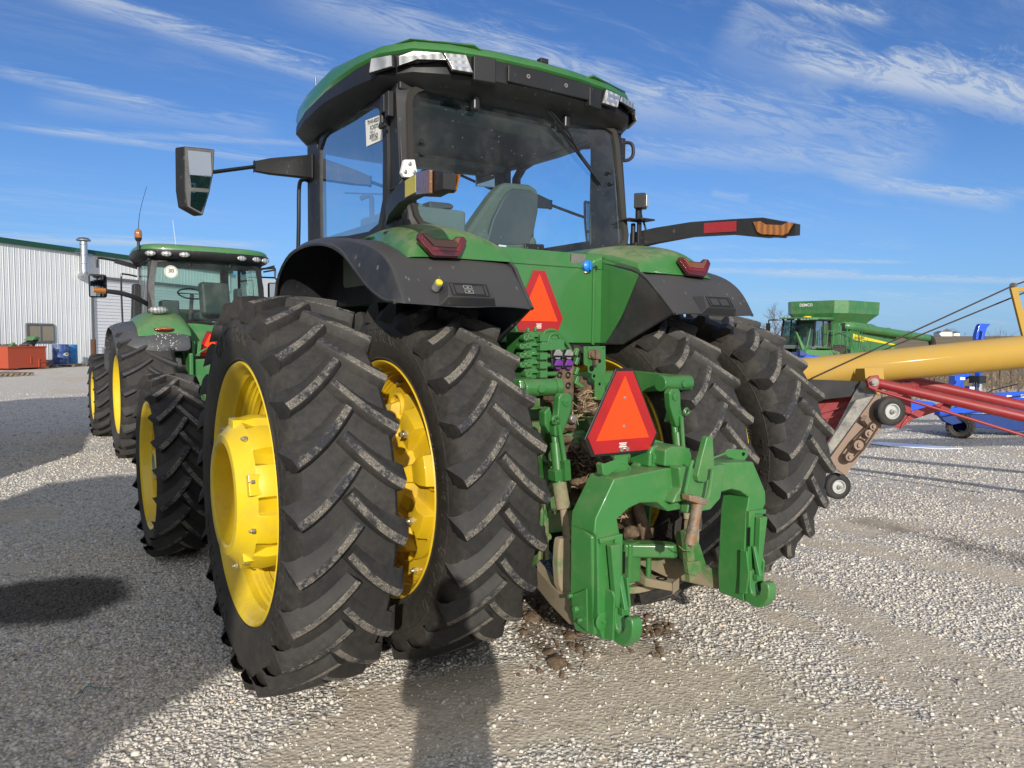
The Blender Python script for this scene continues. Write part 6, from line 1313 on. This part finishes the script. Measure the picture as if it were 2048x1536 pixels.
    b = MB(); b.prism([(-1.12, 1.6, 3.3), (-1.16, 3.2, 3.27), (-.9, 3.62, 3.27), (.9, 3.62, 3.27), (1.16, 3.2, 3.27), (1.12, 1.6, 3.3)], (0, 0, .15)); cr = b.build('cab_roof', g2, C, bev=.05)
    b = MB(); b.box((0, 3.60, 3.31), (1.7, .08, .10)); b.box((-1.15, 2.5, 3.29), (.06, 1.5, .08)); b.build('lamp_bar', M['gloss_black'], cr, bev=.02)
    for x in (-.8, -.62, -.45, -.1, .5, .8): b = MB(); b.box((x, 3.645, 3.31), (.13, .03, .08)); b.build('lamp', M['lamp'], cr, bev=.02)
    b = MB(); b.path([(1.1, 3.4, 3.3), (1.55, 3.5, 3.3), (1.62, 3.5, 3.22), (1.62, 3.5, 2.6)], .035, 8, sub=3); b.box((1.64, 3.5, 2.85), (.2, .12, .55)); b.build('mirror', M['plastic'], C, bev=.02)
    b = MB(); b.tube((.3, 1.9, 3.45), (.3, 1.9, 3.52), .22, 16); b.build('receiver', M['stripe'], cr)
    # feeder house, front panel, header end shield, ladder and rails
    b = MB(); b.prism([(-.7, 1.7, 1.9), (-.7, 4.6, 1.0), (-.7, 4.6, .3), (-.7, 1.7, 1.0)], (1.4, 0, 0)); b.build('feeder_house', g2, C, bev=.03)
    b = MB(); b.box((0, 1.74, 1.6), (2.8, .12, .7)); b.box((-1.2, 2.4, 1.82), (.5, 1.4, .06)); b.build('platform', g2, C, bev=.01)
    b = MB(); b.prism([(-1.35, 3.6, 2.6), (-1.35, 4.15, 1.75), (-1.35, 4.15, 1.55), (-1.35, 3.5, 1.7)][:0] or [(-1.2, 4.9, 1.65), (-1.2, 4.1, 1.70), (-1.2, 3.95, 2.9), (-1.2, 4.3, 1.85)], (.06, 0, 0)); b.prism([(-3.0, 4.2, 1.45), (-3.0, 6.2, 1.35), (-3.0, 6.0, .9), (-3.0, 4.2, .7)], (.1, 0, 0)); b.box((-1.0, 5.0, .95), (4.0, 1.6, .5)); b.build('header_shield', G, C, bev=.03)
    b = MB()
    for k in range(6): b.box((-1.95, 1.55+.02*k, .5+.26*k), (.42, .22, .03))
    for y in (1.42, 1.80): b.tube((-2.0, y, .4), (-1.95, y, 2.8), .02, 6)
    for y in (1.4, .9, .2, -.1): b.tube((-1.75, y, 1.85), (-1.75, y, 2.85), .018, 6)
    for z in (2.3, 2.85): b.tube((-1.75, 1.4, z), (-1.75, -.1, z), .018, 6)
    b.build('ladder_rails', G, C)
    for (x, ri) in ((-1.55, False), (1.55, True)): tyre_simple(C, (x, 1.9, 1.0), 1.0, .6, .5, ri); tyre_simple(C, (x*.85, -3.3, .68), .68, .45, .35, ri)
    return C
M['stripe'] = simple('stripe_yellow', (.75, .60, .02), .45, var=.05)
CB = combine(); CB.location = (*P(1660, 700, d=42).xy, -.45); CB.rotation_euler = (0, 0, R_(94))
tag(CB, 'green combine harvester with flared grain tank, parked far away on the right', 'combine')
CI = (Matrix.Translation(CB.location)@Matrix.Rotation(CB.rotation_euler.z, 4, 'Z')).inverted()
cl_ = lambda u, v, d: CI@P(u, v, d=d)
b = MB(); b.prism([cl_(u, v, 38.5) for u, v in ((1598, 699), (1612, 698), (1640, 700), (1668, 700), (1681, 704), (1683, 724), (1655, 726), (1630, 722), (1612, 714))], CI.to_3x3()@(CF*.5)); b.prism([cl_(u, v, 38.4) for u, v in ((1591, 662), (1595, 664), (1614, 702), (1606, 706))], CI.to_3x3()@(CF*.25)); hs = b.build('crop_divider', G, CB, bev=.04)
b = MB(); b.prism([cl_(1672+4*math.cos(t_*math.pi/6), 716+5*math.sin(t_*math.pi/6), 38.45) for t_ in range(12)], CI.to_3x3()@(CF*.02)); b.build('emblem', M['stripe'], hs)
for (a_, b__) in (((1656, 662), (1652, 704)), ((1668, 660), (1664, 704)), ((1700, 662), (1708, 700)), ((1716, 665), (1724, 705))):
    b = MB(); b.tube(cl_(*a_, 39.5), cl_(*b__, 39.5), .03, 6); b.build('rail', G, CB)
b = MB(); b.tube(cl_(1656, 662, 39.5), cl_(1716, 665, 39.5), .03, 6); b.build('rail', G, CB)
# two more machines stand behind and beside the photographer; they throw the long shadows over the lot on the left
for (x, y, a, lab) in ((-7.46, -6.66, -28.4, 'green combine harvester standing behind the photographer, shading the near gravel'), (-7.0, 7.2, 3, 'green combine harvester standing off to the left, shading the lot beyond')):
    c_ = copy_tree(CB); c_.location = (x, y, 0); c_.rotation_euler = (0, 0, R_(a)); c_['label'] = lab
# ------------------------------------------------------------------ grain auger with its intake hopper
M['auger_yellow'] = painted('auger_yellow_paint', (.44, .265, .035), .72, .35, .02, .5, .25, (.36, .28, .17))
M['auger_red'] = painted('auger_red_paint', (.27, .014, .018), .42, .18, .2, .3, .3, (.22, .13, .10))
s = MT('galvanised_dirty'); n = s.noise(7, 7, .75); s.set(s.ramp(n, [(.3, (.10, .10, .11)), (.5, (.36, .34, .30)), (.7, (.50, .46, .38))]), .55, .2); M['chute'] = s.mat
M['brown_plate'] = painted('rust_brown_plate', (.25, .17, .125), .7, .4, 0, .3, .5, (.32, .26, .2))
M['greyhub'] = simple('grey_hub', (.42, .42, .41), .5); M['chain'] = simple('greasy_chain', (.06, .04, .03), .6, .5, .4, .4, 30)
AD = 8.0
ag = empty('grain_auger', (*P(1740, 900, d=AD).xy, 0)); tag(ag, 'yellow grain auger tube on red undercarriage with intake hopper, right of the big tractor', 'grain auger')
ag_inv = Matrix.Translation(-ag.location)
def ab(b, nm, mat, par=None, **k):
    b.v = [tuple(Vector(p)-ag.location) for p in b.v]; return b.build(nm, mat, par or ag, **k)
q0 = P(1590, 749, d=8.35); q1 = P(2048, 703.5, d=7.9); ax = (q1-q0).normalized()
b = MB(); b.tube(q0, q0+ax*9.5, .172, 40)
for t in (2.36, 6.0): b.tube(q0+ax*t, q0+ax*(t+.07), .182, 40)
tube = ab(b, 'auger_tube', M['auger_yellow'], smooth=50)
pf = lambda u, v, d=AD: P(u, v, d=d)
dn = CF*1.0
b = MB(); b.prism([pf(1729, 736, 7.86), pf(1767, 735, 7.86), pf(1769, 762, 7.84), pf(1760, 790, 7.84), pf(1733, 782, 7.84)], dn*.02); b.prism([pf(1729, 736, 7.84), pf(1733, 782, 7.84), pf(1724, 760, 7.9)], dn*.2); ab(b, 'saddle_plate', M['auger_yellow'], bev=.004)
def rtube(a, b_, r, nm='support_tube', par=None, mat='auger_red'): m_ = MB(); m_.tube(a, b_, r, 18); return ab(m_, nm, M[mat], par)
e1 = pf(2048, 834, 7.3); s1 = pf(1750, 765, 7.8); dd = (e1-s1); 
rtube(s1, s1+dd*2.4, .052); s2 = pf(1800, 757, 8.5); e2 = pf(2048, 812, 8.3); rtube(s2-(e2-s2)*.15, s2+(e2-s2)*2.4, .058)
s3 = pf(1742, 777, 7.75); e3 = pf(2048, 871, 7.25); rtube(s3, s3+(e3-s3)*1.6, .015, 'stay_rod')
b = MB(); b.prism([pf(1734, 760, 7.72), pf(1742, 752, 7.72), pf(1758, 750, 7.72), pf(1762, 765, 7.72), pf(1755, 782, 7.72), pf(1738, 776, 7.72)], dn*.05); pv_ = ab(b, 'pivot_bracket', M['auger_red'], bev=.01)
b = MB(); b.tube(pf(1749, 764, 7.70), pf(1749, 764, 7.76), .042, 20); b.tube(pf(1748, 764, 7.66), pf(1748, 764, 7.7), .022, 6); ab(b, 'pivot_bolt', M['steel'], pv_)
b = MB(); b.prism([pf(1800, 858, 7.9), pf(1776, 846, 7.9), pf(1790, 800, 7.9), pf(1822, 782, 7.9), pf(1823, 836, 7.9)], dn*.012); b.prism([pf(1800, 858, 7.88), pf(1823, 840, 7.88), pf(1900, 815, 7.88), pf(1899, 802, 7.88), pf(1826, 822, 7.88), pf(1806, 846, 7.88)], dn*.03); b.prism([pf(1884, 812, 7.6), pf(1895, 800, 7.6), pf(1905, 806, 7.6), pf(1898, 828, 7.6), pf(1877, 822, 7.6)], dn*.02); ab(b, 'gusset', M['auger_red'], bev=.003)
b = MB(); b.box(pf(1815, 775, 8.1), (.22, .12, .10), (0, 0, .5)); b.tube(pf(1812, 770, 8.3), pf(1832, 778, 8.2), .06, 16); b.prism([pf(1770, 775, 8.1), pf(1820, 770, 8.1), pf(1822, 800, 8.1), pf(1780, 800, 8.1)], dn*.02); ab(b, 'winch', M['auger_red'], bev=.01)
# hopper: dark hood, red slatted inside, grey side channel, brown drive plate
b = MB(); b.prism([pf(1600, 758, 8.2), pf(1715, 762, 8.0), pf(1728, 764, 7.9), pf(1712, 792, 8.0), pf(1640, 800, 8.15), pf(1600, 800, 8.25)], dn*.03); ab(b, 'intake_hood', simple('shaded_hood', (.05, .05, .052), .6, .2, .3, .5, 6), bev=.01)  # steel hood, with its shade put into the dark colour
b = MB(); b.prism([pf(1590, 800, 8.5), pf(1640, 792, 8.4), pf(1728, 786, 8.25), pf(1712, 815, 8.25), pf(1600, 900, 8.4)], dn*.02); fl3 = ab(b, 'chaff', simple('chaff', (.20, .14, .09), .9, 0, .2, .4, 60, .004))
b = MB(); b.prism([pf(1590, 812, 8.38), pf(1724, 790, 8.2), pf(1700, 832, 8.15), pf(1655, 900, 8.2), pf(1590, 960, 8.35)], dn*.02); rf = ab(b, 'slatted_floor', M['auger_red'])
b = MB()
for k in range(7): b.bar(pf(1600, 838+15*k, 8.30), pf(1712-9*k, 806+16*k, 8.12), .010, .012)
for k in range(6): b.bar(pf(1640+14*k, 808-2*k, 8.28), pf(1600+14*k, 858-2*k, 8.30), .008, .014)
ab(b, 'slats', M['auger_red'], rf)
b = MB(); b.prism([pf(1712, 790, 7.95), pf(1727, 762, 7.85), pf(1755, 786, 7.78), pf(1740, 812, 7.78), pf(1661, 915, 7.86), pf(1655, 900, 8.0)], dn*.06); b.prism([pf(1656, 888, 7.88), pf(1712, 800, 7.82), pf(1752, 790, 7.74), pf(1672, 906, 7.80), pf(1662, 918, 7.82)], dn*.05); ab(b, 'side_channel', M['chute'], bev=.006)
b = MB(); b.prism([pf(1752, 789, 7.72), pf(1771, 800, 7.72), pf(1762, 858, 7.72), pf(1691, 951, 7.76), pf(1663, 931, 7.78), pf(1661, 915, 7.78)], dn*.04); bp = ab(b, 'drive_plate', M['brown_plate'], bev=.004)
SP = [(1747, 853, .036), (1738, 867, .040), (1718, 890, .052), (1699, 914, .042)]
b = MB()
for (u, v, r_) in SP: c_ = pf(u, v, 7.66); b.tube(c_, c_+dn*.05, r_, 20); b.tube(c_-dn*.025, c_+dn*.02, r_*.45, 10)
b.box(pf(1732, 842, 7.68), (.10, .05, .07), (0, .7, 0)); ab(b, 'sprocket', M['brown_plate'], bp)
for (a, bb) in ((0, 2), (2, 3)):
    b = MB(); (u0, v0, r0), (u1, v1, r1) = SP[a], SP[bb]; c0, c1 = pf(u0, v0, 7.655), pf(u1, v1, 7.655); d_ = (c1-c0).normalized(); nrm = d_.cross(CF).normalized(); pts = []
    for k in range(9): an = math.pi*k/8; pts.append(c0+nrm*r0*1.18*math.cos(an)-d_*r0*1.18*math.sin(an))
    for k in range(9): an = math.pi*k/8; pts.append(c1-nrm*r1*1.18*math.cos(an)+d_*r1*1.18*math.sin(an))
    b.path(pts+[pts[0]], .010, 6); ab(b, 'drive_chain', M['chain'], bp)
def small_wheel(u, v, d, r, nm='caster_wheel'):
    c_ = pf(u, v, d); xdir = (CF*-1*.62+CR*.78*1).normalized() if False else Vector((-.46, -.88, 0)).normalized()
    Mx = Matrix((xdir, xdir.cross(Vector((0, 0, 1))), Vector((0, 0, 1)))).transposed()
    b = MB(); pr = [(-.045, .075), (-.05, r*.62), (-.052, r*.85), (-.042, r*.95)]
    for k in range(5): x = -.036+.018*k; pr += [(x-.006, r), (x+.004, r), (x+.006, r*.965), (x+.010, r*.965)]
    pr += [(.042, r*.95), (.052, r*.85), (.05, r*.62), (.045, .075)]
    b.lathe(pr, 40, M=Mx, c=c_); w_ = ab(b, nm, M['rubber'], smooth=40)
    b = MB(); b.lathe([(.040, r*.55), (.056, r*.53), (.056, r*.47), (.03, r*.40), (.035, r*.16), (.07, r*.15), (.07, 0)], 32, M=Mx, c=c_); b.lathe([(-.04, r*.55), (.04, r*.55)], 24, M=Mx, c=c_); ab(b, 'hub', M['greyhub'], w_, smooth=40)
    b = MB(); b.lathe([(.05, .016), (.095, .016), (.095, 0)], 8, M=Mx, c=c_); b.lathe([(-.05, .014), (-.3, .014)], 8, M=Mx, c=c_); ab(b, 'axle', M['steel'], w_)
small_wheel(1779, 822, 7.62, .148); small_wheel(1673, 972, 7.95, .137)
# mast and cables
mt = P(2026, 575, d=7.9); mb = P(2048, 662, d=7.9); b = MB(); b.bar(mb+(mb-mt)*.1, mt, .055, .06); b.bar(mt+Vector((0, 0, -.02)), mt+(P(2100, 580, d=7.8)-mt)*1.0, .04, .05); ab(b, 'mast', M['auger_yellow'], bev=.004)
b = MB(); b.tube(mt+Vector((-.02, 0, .02)), mt+Vector((.03, 0, .02)), .03, 10); ab(b, 'cable_pulley', M['steel'])
c0 = P(1622, 757, d=8.1); far = mt+Vector((0, 0, .02)); out1 = P(2300, 474, d=8.2)
b = MB(); b.path([c0, far, out1], .0085, 6); ab(b, 'cable', M['chain']); b = MB(); b.path([P(1622, 759, d=8.4), P(2032, 592, d=8.1), P(2300, 484, d=8.4)], .0085, 6); ab(b, 'cable', M['chain'])
# ------------------------------------------------------------------ blue tillage tool behind the auger
M['blue'] = simple('blue_machine_paint', (.004, .075, .55), .3, 0, .5, .1, 3, 0, .3)
M['blue_shaded'] = simple('shaded_blue_machine_paint', (.008, .035, .17), .4, 0, .4, .2, 5)  # shaded copy of the blue: the shade is put into the colour
bi = empty('tillage_implement', (*P(1935, 870, d=14).xy, 0)); tag(bi, 'bright blue folded tillage implement with small tyres, standing behind the auger', 'implement')
def bb_(b, nm, mat, par=None, **k): b.v = [tuple(Vector(p)-bi.location) for p in b.v]; return b.build(nm, mat, par or bi, **k)
f2 = lambda u, v, d=14: P(u, v, d=d)
for (pts, nm, mt_, d_, th) in (
    ([(1800, 795), (1865, 804), (1881, 811), (1881, 820), (1850, 830), (1824, 835), (1800, 832)], 'wing_plate', 'blue', 14.2, .25),
    ([(1880, 831), (1960, 826), (2120, 822), (2120, 800), (2000, 806), (1930, 812), (1880, 820)], 'frame_beam', 'blue', 14.0, .2),
    ([(1930, 793), (1972, 787), (2048, 783), (2120, 780), (2120, 800), (2048, 801), (1990, 803), (1940, 806)], 'top_beam', 'blue', 14.6, .15),
    ([(1898, 830), (1960, 829), (2120, 832), (2120, 865), (2040, 862), (1945, 855), (1925, 848)], 'lower_frame', 'blue_shaded', 14.0, .5),
    ([(1876, 828), (1915, 832), (1930, 845), (1905, 850), (1890, 843)], 'arm_link', 'blue_shaded', 13.8, .1),
    ([(1908, 778), (1910, 752), (1927, 748), (1945, 748), (1940, 756), (1927, 762), (1928, 778)], 'tower', 'blue', 14.2, .2),
    ([(1938, 781), (1942, 772), (1962, 774), (1964, 784), (1950, 790)], 'manifold_box', 'blue', 14.2, .2),
    ([(1952, 680), (1953, 668), (1958, 652), (1961, 647), (1982, 648), (1974, 656), (1968, 680), (1962, 680), (1965, 664), (1960, 662), (1957, 680)], 'hook_bracket', 'blue', 14.4, .12)):
    b = MB(); b.prism([f2(u, v, d_) for u, v in pts], CF*th); bb_(b, nm, M[mt_], bev=.012)
b = MB(); b.bar(f2(1956, 680, 14.4), f2(1956, 790, 14.4), .08, .08); b.bar(f2(1918, 778, 14.2), f2(1918, 830, 14.2), .12, .12); bb_(b, 'upright', M['blue'])
b = MB(); b.box(f2(1955, 759, 14.1), (.25, .2, .14)); b.path([f2(1948, 764), f2(1945, 778), f2(1938, 786)], .02, 6, sub=3); b.path([f2(1953, 764), f2(1952, 776), f2(1950, 786)], .02, 6, sub=3); bb_(b, 'hydraulic_block', M['gloss_black'], bev=.01)
b = MB(); b.tube(f2(1960, 768), f2(1959, 786), .035, 10); b.tube(f2(1962, 768), f2(1962, 784), .02, 8); bb_(b, 'cylinder_rod', M['chrome'])
b = MB(); b.path([f2(1900, 812, 12), f2(1960, 802, 12.5), f2(2060, 790, 13)], .012, 5, sub=2); b.path([f2(1955, 796, 14), f2(1985, 780, 14), f2(2035, 768, 14)], .012, 5); bb_(b, 'hose', M['gloss_black'])
for (u, v) in ((1944, 776), (1925, 757), (2018, 793), (2046, 792)): b = MB(); b.box(f2(u, v, 13.95), (.08, .08, .05), (0, 0, .5)); bb_(b, 'fitting', M['white'])
def imp_tyre(u, v, d, R):
    c_ = P(u, v, d=d); t = tyre_mb(R, .28, R*.5, 16, .3, None, .03, .12, .04); Rz = Matrix.Rotation(R_(18), 4, 'Z'); t.v = [tuple((Rz@Vector(p))+c_-bi.location) for p in t.v]; t.build('tyre', mats2, bi, smooth=32)
imp_tyre(1921, 852, 13.9, .24)
b = MB(); b.box(f2(1921, 845, 14.1), (.1, .3, .3)); bb_(b, 'wheel_fork', M['blue_shaded'])
# a second blue machine shows between the combine and the auger
bj = empty('blue_trailer', (*P(1650, 735, d=30).xy, -.2)); tag(bj, 'low bright blue machine mostly hidden between the combine and the yellow auger tube', 'implement')
b = MB(); b.prism([Vector(P(u, v, d=28))-bj.location for u, v in ((1600, 702), (1612, 708), (1660, 716), (1700, 728), (1700, 745), (1600, 745))], CF*1.2); b.build('bed', M['blue'], bj, bev=.03)
b = MB(); b.prism([Vector(P(u, v, d=27.8))-bj.location for u, v in ((1600, 700), (1612, 702), (1614, 712), (1600, 712))], CF*.3); b.box((0, 0, .3), (2.0, .2, .6)); b.build('end_plate', M['blue_shaded'], bj, bev=.02)

# ------------------------------------------------------------------ earth clods fallen by the hitch, twine, meltwater
for i, (u, v, r_, lab) in enumerate([(1113, 1325, .052, 'largest brown clod of earth on the gravel below the hitch'), (1098, 1303, .034, 'small brown clod of earth just behind the largest clod'), (1063, 1235, .055, 'brown clod of earth beside the inner rear tyre'), (1140, 1270, .038, 'brown clod of earth at the foot of the left coupler leg'), (1082, 1212, .035, 'low brown clod of earth in the shade beside the inner rear tyre'), (1318, 1253, .028, 'small brown clod of earth right of the left hook'), (1048, 1262, .03, 'small flat brown clod of earth left of the others, by the inner tyre'), (1160, 1292, .026, 'small brown clod of earth directly under the left coupler leg')]):
    c_ = P(u, v, z=.015); o = clump((0, 0, 0), r_, 9, .62, i+21, 'mud_clod'); o.location = (c_.x, c_.y, r_*.28); tag(o, lab, 'clod', 'clods of earth fallen from the tractor')
rs = random.Random(12); b = MB()
for k in range(240):
    u, v = rs.choice([(1090, 1225, ), (1130, 1262), (1290, 1250), (1310, 1305), (1300, 1235), (1110, 1330), (1080, 1180), (1070, 1215), (1100, 1250), (1060, 1240), (1150, 1285), (1270, 1225)]); c_ = P(u+rs.gauss(0, 34), v+rs.gauss(0, 16), z=.008); r_ = .004+.022*rs.random()**3
    bb = MB(); bb.ball((0, 0, 0), r_, 4, sc=(1, rs.uniform(.6, 1), rs.uniform(.4, .8))); bb.v = [tuple(Vector(q)*(1+.35*mnoise.noise(Vector(q)*90+Vector((k, 0, 0))))) for q in bb.v]; b.merge(bb, Matrix.Translation(c_)@Euler((rs.random()*3, rs.random()*3, 0)).to_matrix().to_4x4())
tag(b.build('mud_crumbs', M['mud'], smooth=0), 'scattered crumbs of brown earth below the hitch', 'mud crumbs', kind='stuff')
b = MB(); b.path([P(u, v, z=.02) for u, v in ((138, 1400), (160, 1392), (168, 1378), (175, 1373), (198, 1376), (225, 1375))], .0022, 5, sub=4); tag(b.build('twine', simple('green_twine', (.01, .16, .13), .6)), 'thin green twine lying on the gravel at the bottom left', 'twine')
b = MB(); pts = []
for u, v in ((1736, 886), (1760, 884), (1800, 887), (1850, 890), (1890, 893), (1925, 897), (1880, 898), (1830, 895), (1780, 892)): p = P(u, v, z=.02); pts.append(p)
b.add(pts, [tuple(range(len(pts)))]); s = MT('snow_strip'); s.set(s.mix(s.noise(6, 4), (.72, .76, .82), (.85, .87, .9)), .3); tag(b.build('snow_patch', s.mat, thick=.01, smooth=0), 'thin white strip of ice on the gravel below the auger', 'ice')

# ------------------------------------------------------------------ field edge: dry weeds, bare saplings, far trees, farm
M['weed'] = simple('dry_weed', (.25, .185, .115), .9, 0, .1, .3, 3); M['bark'] = simple('bare_bark', (.13, .10, .08), .9, 0, .1, .3, 3)
def weeds():
    rs = np.random.RandomState(4); b_v = []; b_xy = []; b_f = []; n = 6000
    fw = Vector((math.sin(CAM[3]), math.cos(CAM[3]), 0)); rt2_ = Vector((fw.y, -fw.x, 0)); k = 0
    for i in range(n):
        d = 22.5+26*rs.rand()**1.7+3.9*0; l = rs.uniform(-.02, .95)*d
        p = CO+fw*d+rt2_*l; z = -.02
        h = rs.uniform(.04, .17)*(1+rs.rand()**4*1.6); w = .02+.02*rs.rand(); a = rs.uniform(0, 3.14); dx, dy = math.cos(a)*w, math.sin(a)*w; lx, ly = rs.normal(0, .12, 2)
        b_xy.append((p.x, p.y)); b_v += [(p.x-dx, p.y-dy, z-.02), (p.x+dx, p.y+dy, z-.02), (p.x+lx+dx*.4, p.y+ly+dy*.4, z+h), (p.x+lx-dx*.4, p.y+ly-dy*.4, z+h)]; b_f.append((k, k+1, k+2, k+3)); k += 4
    A_ = np.array(b_xy); zg = np.repeat(gheight(A_[:, 0], A_[:, 1]), 4); b_v = [(x, y, z+g_) for (x, y, z), g_ in zip(b_v, zg)]
    b = MB(); b.add(b_v, b_f); tag(b.build('dry_weeds', M['weed'], smooth=0), 'dry tan weeds along the field edge', 'weeds', kind='stuff')
weeds()
def bare_tree(x, y, z, h, seed, nm='bare_sapling', lab=None, cat='tree', grp=None, spread=.45, lv=3):
    rs = random.Random(seed); root = empty(nm, (x, y, z)); tk = MB(); tw = MB()
    def br(p, d, l, r, g):
        m_ = p+d*l*.5+Vector((rs.gauss(0, .03), rs.gauss(0, .03), 0))*l; q = p+d*l
        (tk if g == lv else tw).path([p, m_, q], [r, r*.8, r*.55], 5, cap=False)
        if g > 0:
            for k in range(4 if g < lv else 5):
                t = rs.uniform(.35, 1); nd_ = (d+Vector((rs.gauss(0, spread), rs.gauss(0, spread), rs.uniform(-.05, .35)))).normalized(); br(p.lerp(q, t), nd_, l*rs.uniform(.45, .65), r*.5, g-1)
    br(Vector((0, 0, 0)), Vector((rs.gauss(0, .05), rs.gauss(0, .05), 1)).normalized(), h*.55, h*.013, lv)
    tk.build('trunk', M['bark'], root, smooth=0); tw.build('crown', M['bark'], root, smooth=0); tag(root, lab, cat, grp); return root
SAP = [(1682, 27, 1.9), (1872, 25, 1.6), (1898, 26, 2.1), (1918, 29, 1.9), (1985, 25, 2.2), (2002, 26, 2.5), (2020, 27, 1.8), (2040, 25, 2.0), (1740, 30, 1.8)]
SAPO = [sorted(x[0] for x in SAP).index(t_[0]) for t_ in SAP]
for i, (u, d, h) in enumerate(SAP):
    p = P(u, 760, d=d); z = float(gheight(np.array([p.x]), np.array([p.y]))[0]); bare_tree(p.x, p.y, z-.05, h, i+40, 'bare_sapling', ['leftmost','second','third','fourth','fifth','sixth','seventh','eighth','ninth'][SAPO[i]]+' leafless sapling'+(' from the left' if SAPO[i] else '')+' among the dry weeds at the field edge', 'sapling', 'bare saplings along the field edge', lv=3)
for i, (u, d, h) in enumerate([(1548, 130, 8.5), (1566, 140, 9.5), (1584, 150, 8), (1538, 150, 7)]):
    p = P(u, 700, d=d); z = float(gheight(np.array([p.x]), np.array([p.y]))[0]); bare_tree(p.x, p.y, z, h, i+70, 'bare_tree', ['far leafless tree just left of the combine mirror','largest far leafless tree, between the combine mirror and its cab','far leafless tree seen through the combine cab glass','far leafless tree nearest the fender of the big tractor'][i], 'tree', 'far bare trees behind the combine', .55, 4)
for i, (u, d, w_, h_) in enumerate([(1893, 620, 9, 5.5), (1881, 640, 12, 4), (1905, 650, 8, 3.5)]):
    p = P(u, 680, d=d); z = float(gheight(np.array([p.x]), np.array([p.y]))[0]); e = empty('farm_building', (p.x, p.y, z), R_(20+30*i)); tag(e, ['white farmhouse with grey roof on the far horizon', 'long low white barn left of the farmhouse on the horizon', 'small pale shed right of the farmhouse on the horizon'][i], 'building')
    b = MB(); b.box((0, 0, h_*.35), (w_, 7, h_*.7)); b.build('wall', M['paper'], e); b = MB(); b.prism([(-w_/2-.3, -3.8, h_*.7), (-w_/2-.3, 3.8, h_*.7), (-w_/2-.3, 0, h_*1.1)], (w_+.6, 0, 0)); b.build('roof', M['shed_grey'], e)
for i, (u, d, h) in enumerate([(1910, 600, 7), (1900, 660, 8), (2008, 700, 7), (1915, 690, 6), (1930, 720, 5)]):
    p = P(u, 680, d=d); z = float(gheight(np.array([p.x]), np.array([p.y]))[0]); bare_tree(p.x, p.y, z, h, i+90, 'bare_tree', ['tall tiny tree just right of the farmhouse on the horizon','rounded tiny tree behind the farmhouse on the horizon','lone tiny tree on the horizon right of the blue hook','short tiny tree second right of the farmhouse','rightmost tiny tree of the row beside the farmhouse'][i], 'tree', 'tiny trees on the horizon', .7, 4)

# ------------------------------------------------------------------ the photographer, whose shadow lies on the gravel
def person():
    root = empty('person', (-2.79, -4.17, 0), -R_(28)); root.scale = (1.0, 1.0, 1.09); tag(root, 'person in dark jacket and jeans holding up a phone, whose shadow falls towards the tractor', 'person')
    J = {'pel': (0, 0, .95), 'spine': (0, .0, 1.15), 'chest': (0, 0, 1.36), 'neck': (0, .01, 1.50), 'head0': (0, .02, 1.60), 'head1': (0, .03, 1.70)}
    vs = [(0, 0, .95), (0, 0, 1.15), (0, 0, 1.36), (0, .01, 1.50), (0, .02, 1.60), (0, .03, 1.72),
          (-.10, 0, .90), (-.12, .02, .50), (-.13, -.01, .09), (-.14, .12, .05), (.10, 0, .90), (.12, .02, .50), (.13, -.01, .09), (.14, .12, .05),
          (-.19, 0, 1.43), (-.215, .08, 1.20), (-.10, .16, 1.44), (-.05, .18, 1.53), (.19, 0, 1.43), (.215, .08, 1.20), (.10, .16, 1.44), (.05, .18, 1.53)]
    es = [(0, 1), (1, 2), (2, 3), (3, 4), (4, 5), (0, 6), (6, 7), (7, 8), (8, 9), (0, 10), (10, 11), (11, 12), (12, 13), (2, 14), (14, 15), (15, 16), (16, 17), (2, 18), (18, 19), (19, 20), (20, 21)]
    rad = [.15, .14, .17, .06, .085, .075, .10, .065, .045, .035, .10, .065, .045, .035, .075, .055, .04, .03, .075, .055, .04, .03]
    me = bpy.data.meshes.new('body'); me.from_pydata(vs, es, []); o = bpy.data.objects.new('body', me); S.collection.objects.link(o); o.parent = root
    md = o.modifiers.new('skin', 'SKIN'); md.use_smooth_shade = True
    for i, r_ in enumerate(rad): me.skin_vertices[0].data[i].radius = (r_*(1.25 if i in (0, 1, 2) else 1), r_*(.8 if i in (0, 1, 2) else 1))
    me.skin_vertices[0].data[0].use_root = True
    sb_ = o.modifiers.new('sub', 'SUBSURF'); sb_.levels = 1; sb_.render_levels = 1
    me.materials.append(simple('dark_clothing', (.03, .035, .05), .9, 0, .2))
    b = MB(); b.ball((0, .0, 1.70), .112, 8, sc=(.86, 1, .95)); b.build('hair', simple('hair', (.05, .03, .02), .8), root, smooth=180)
    b = MB(); b.box((0, .215, 1.70), (.15, .009, .075)); ph = b.build('phone', M['gloss_black'], None, bev=.003); ph.location = (-2.79, -4.17, 0); ph.rotation_euler = (0, 0, -R_(28)); tag(ph, 'black phone held up by the photographer', 'phone')
person()
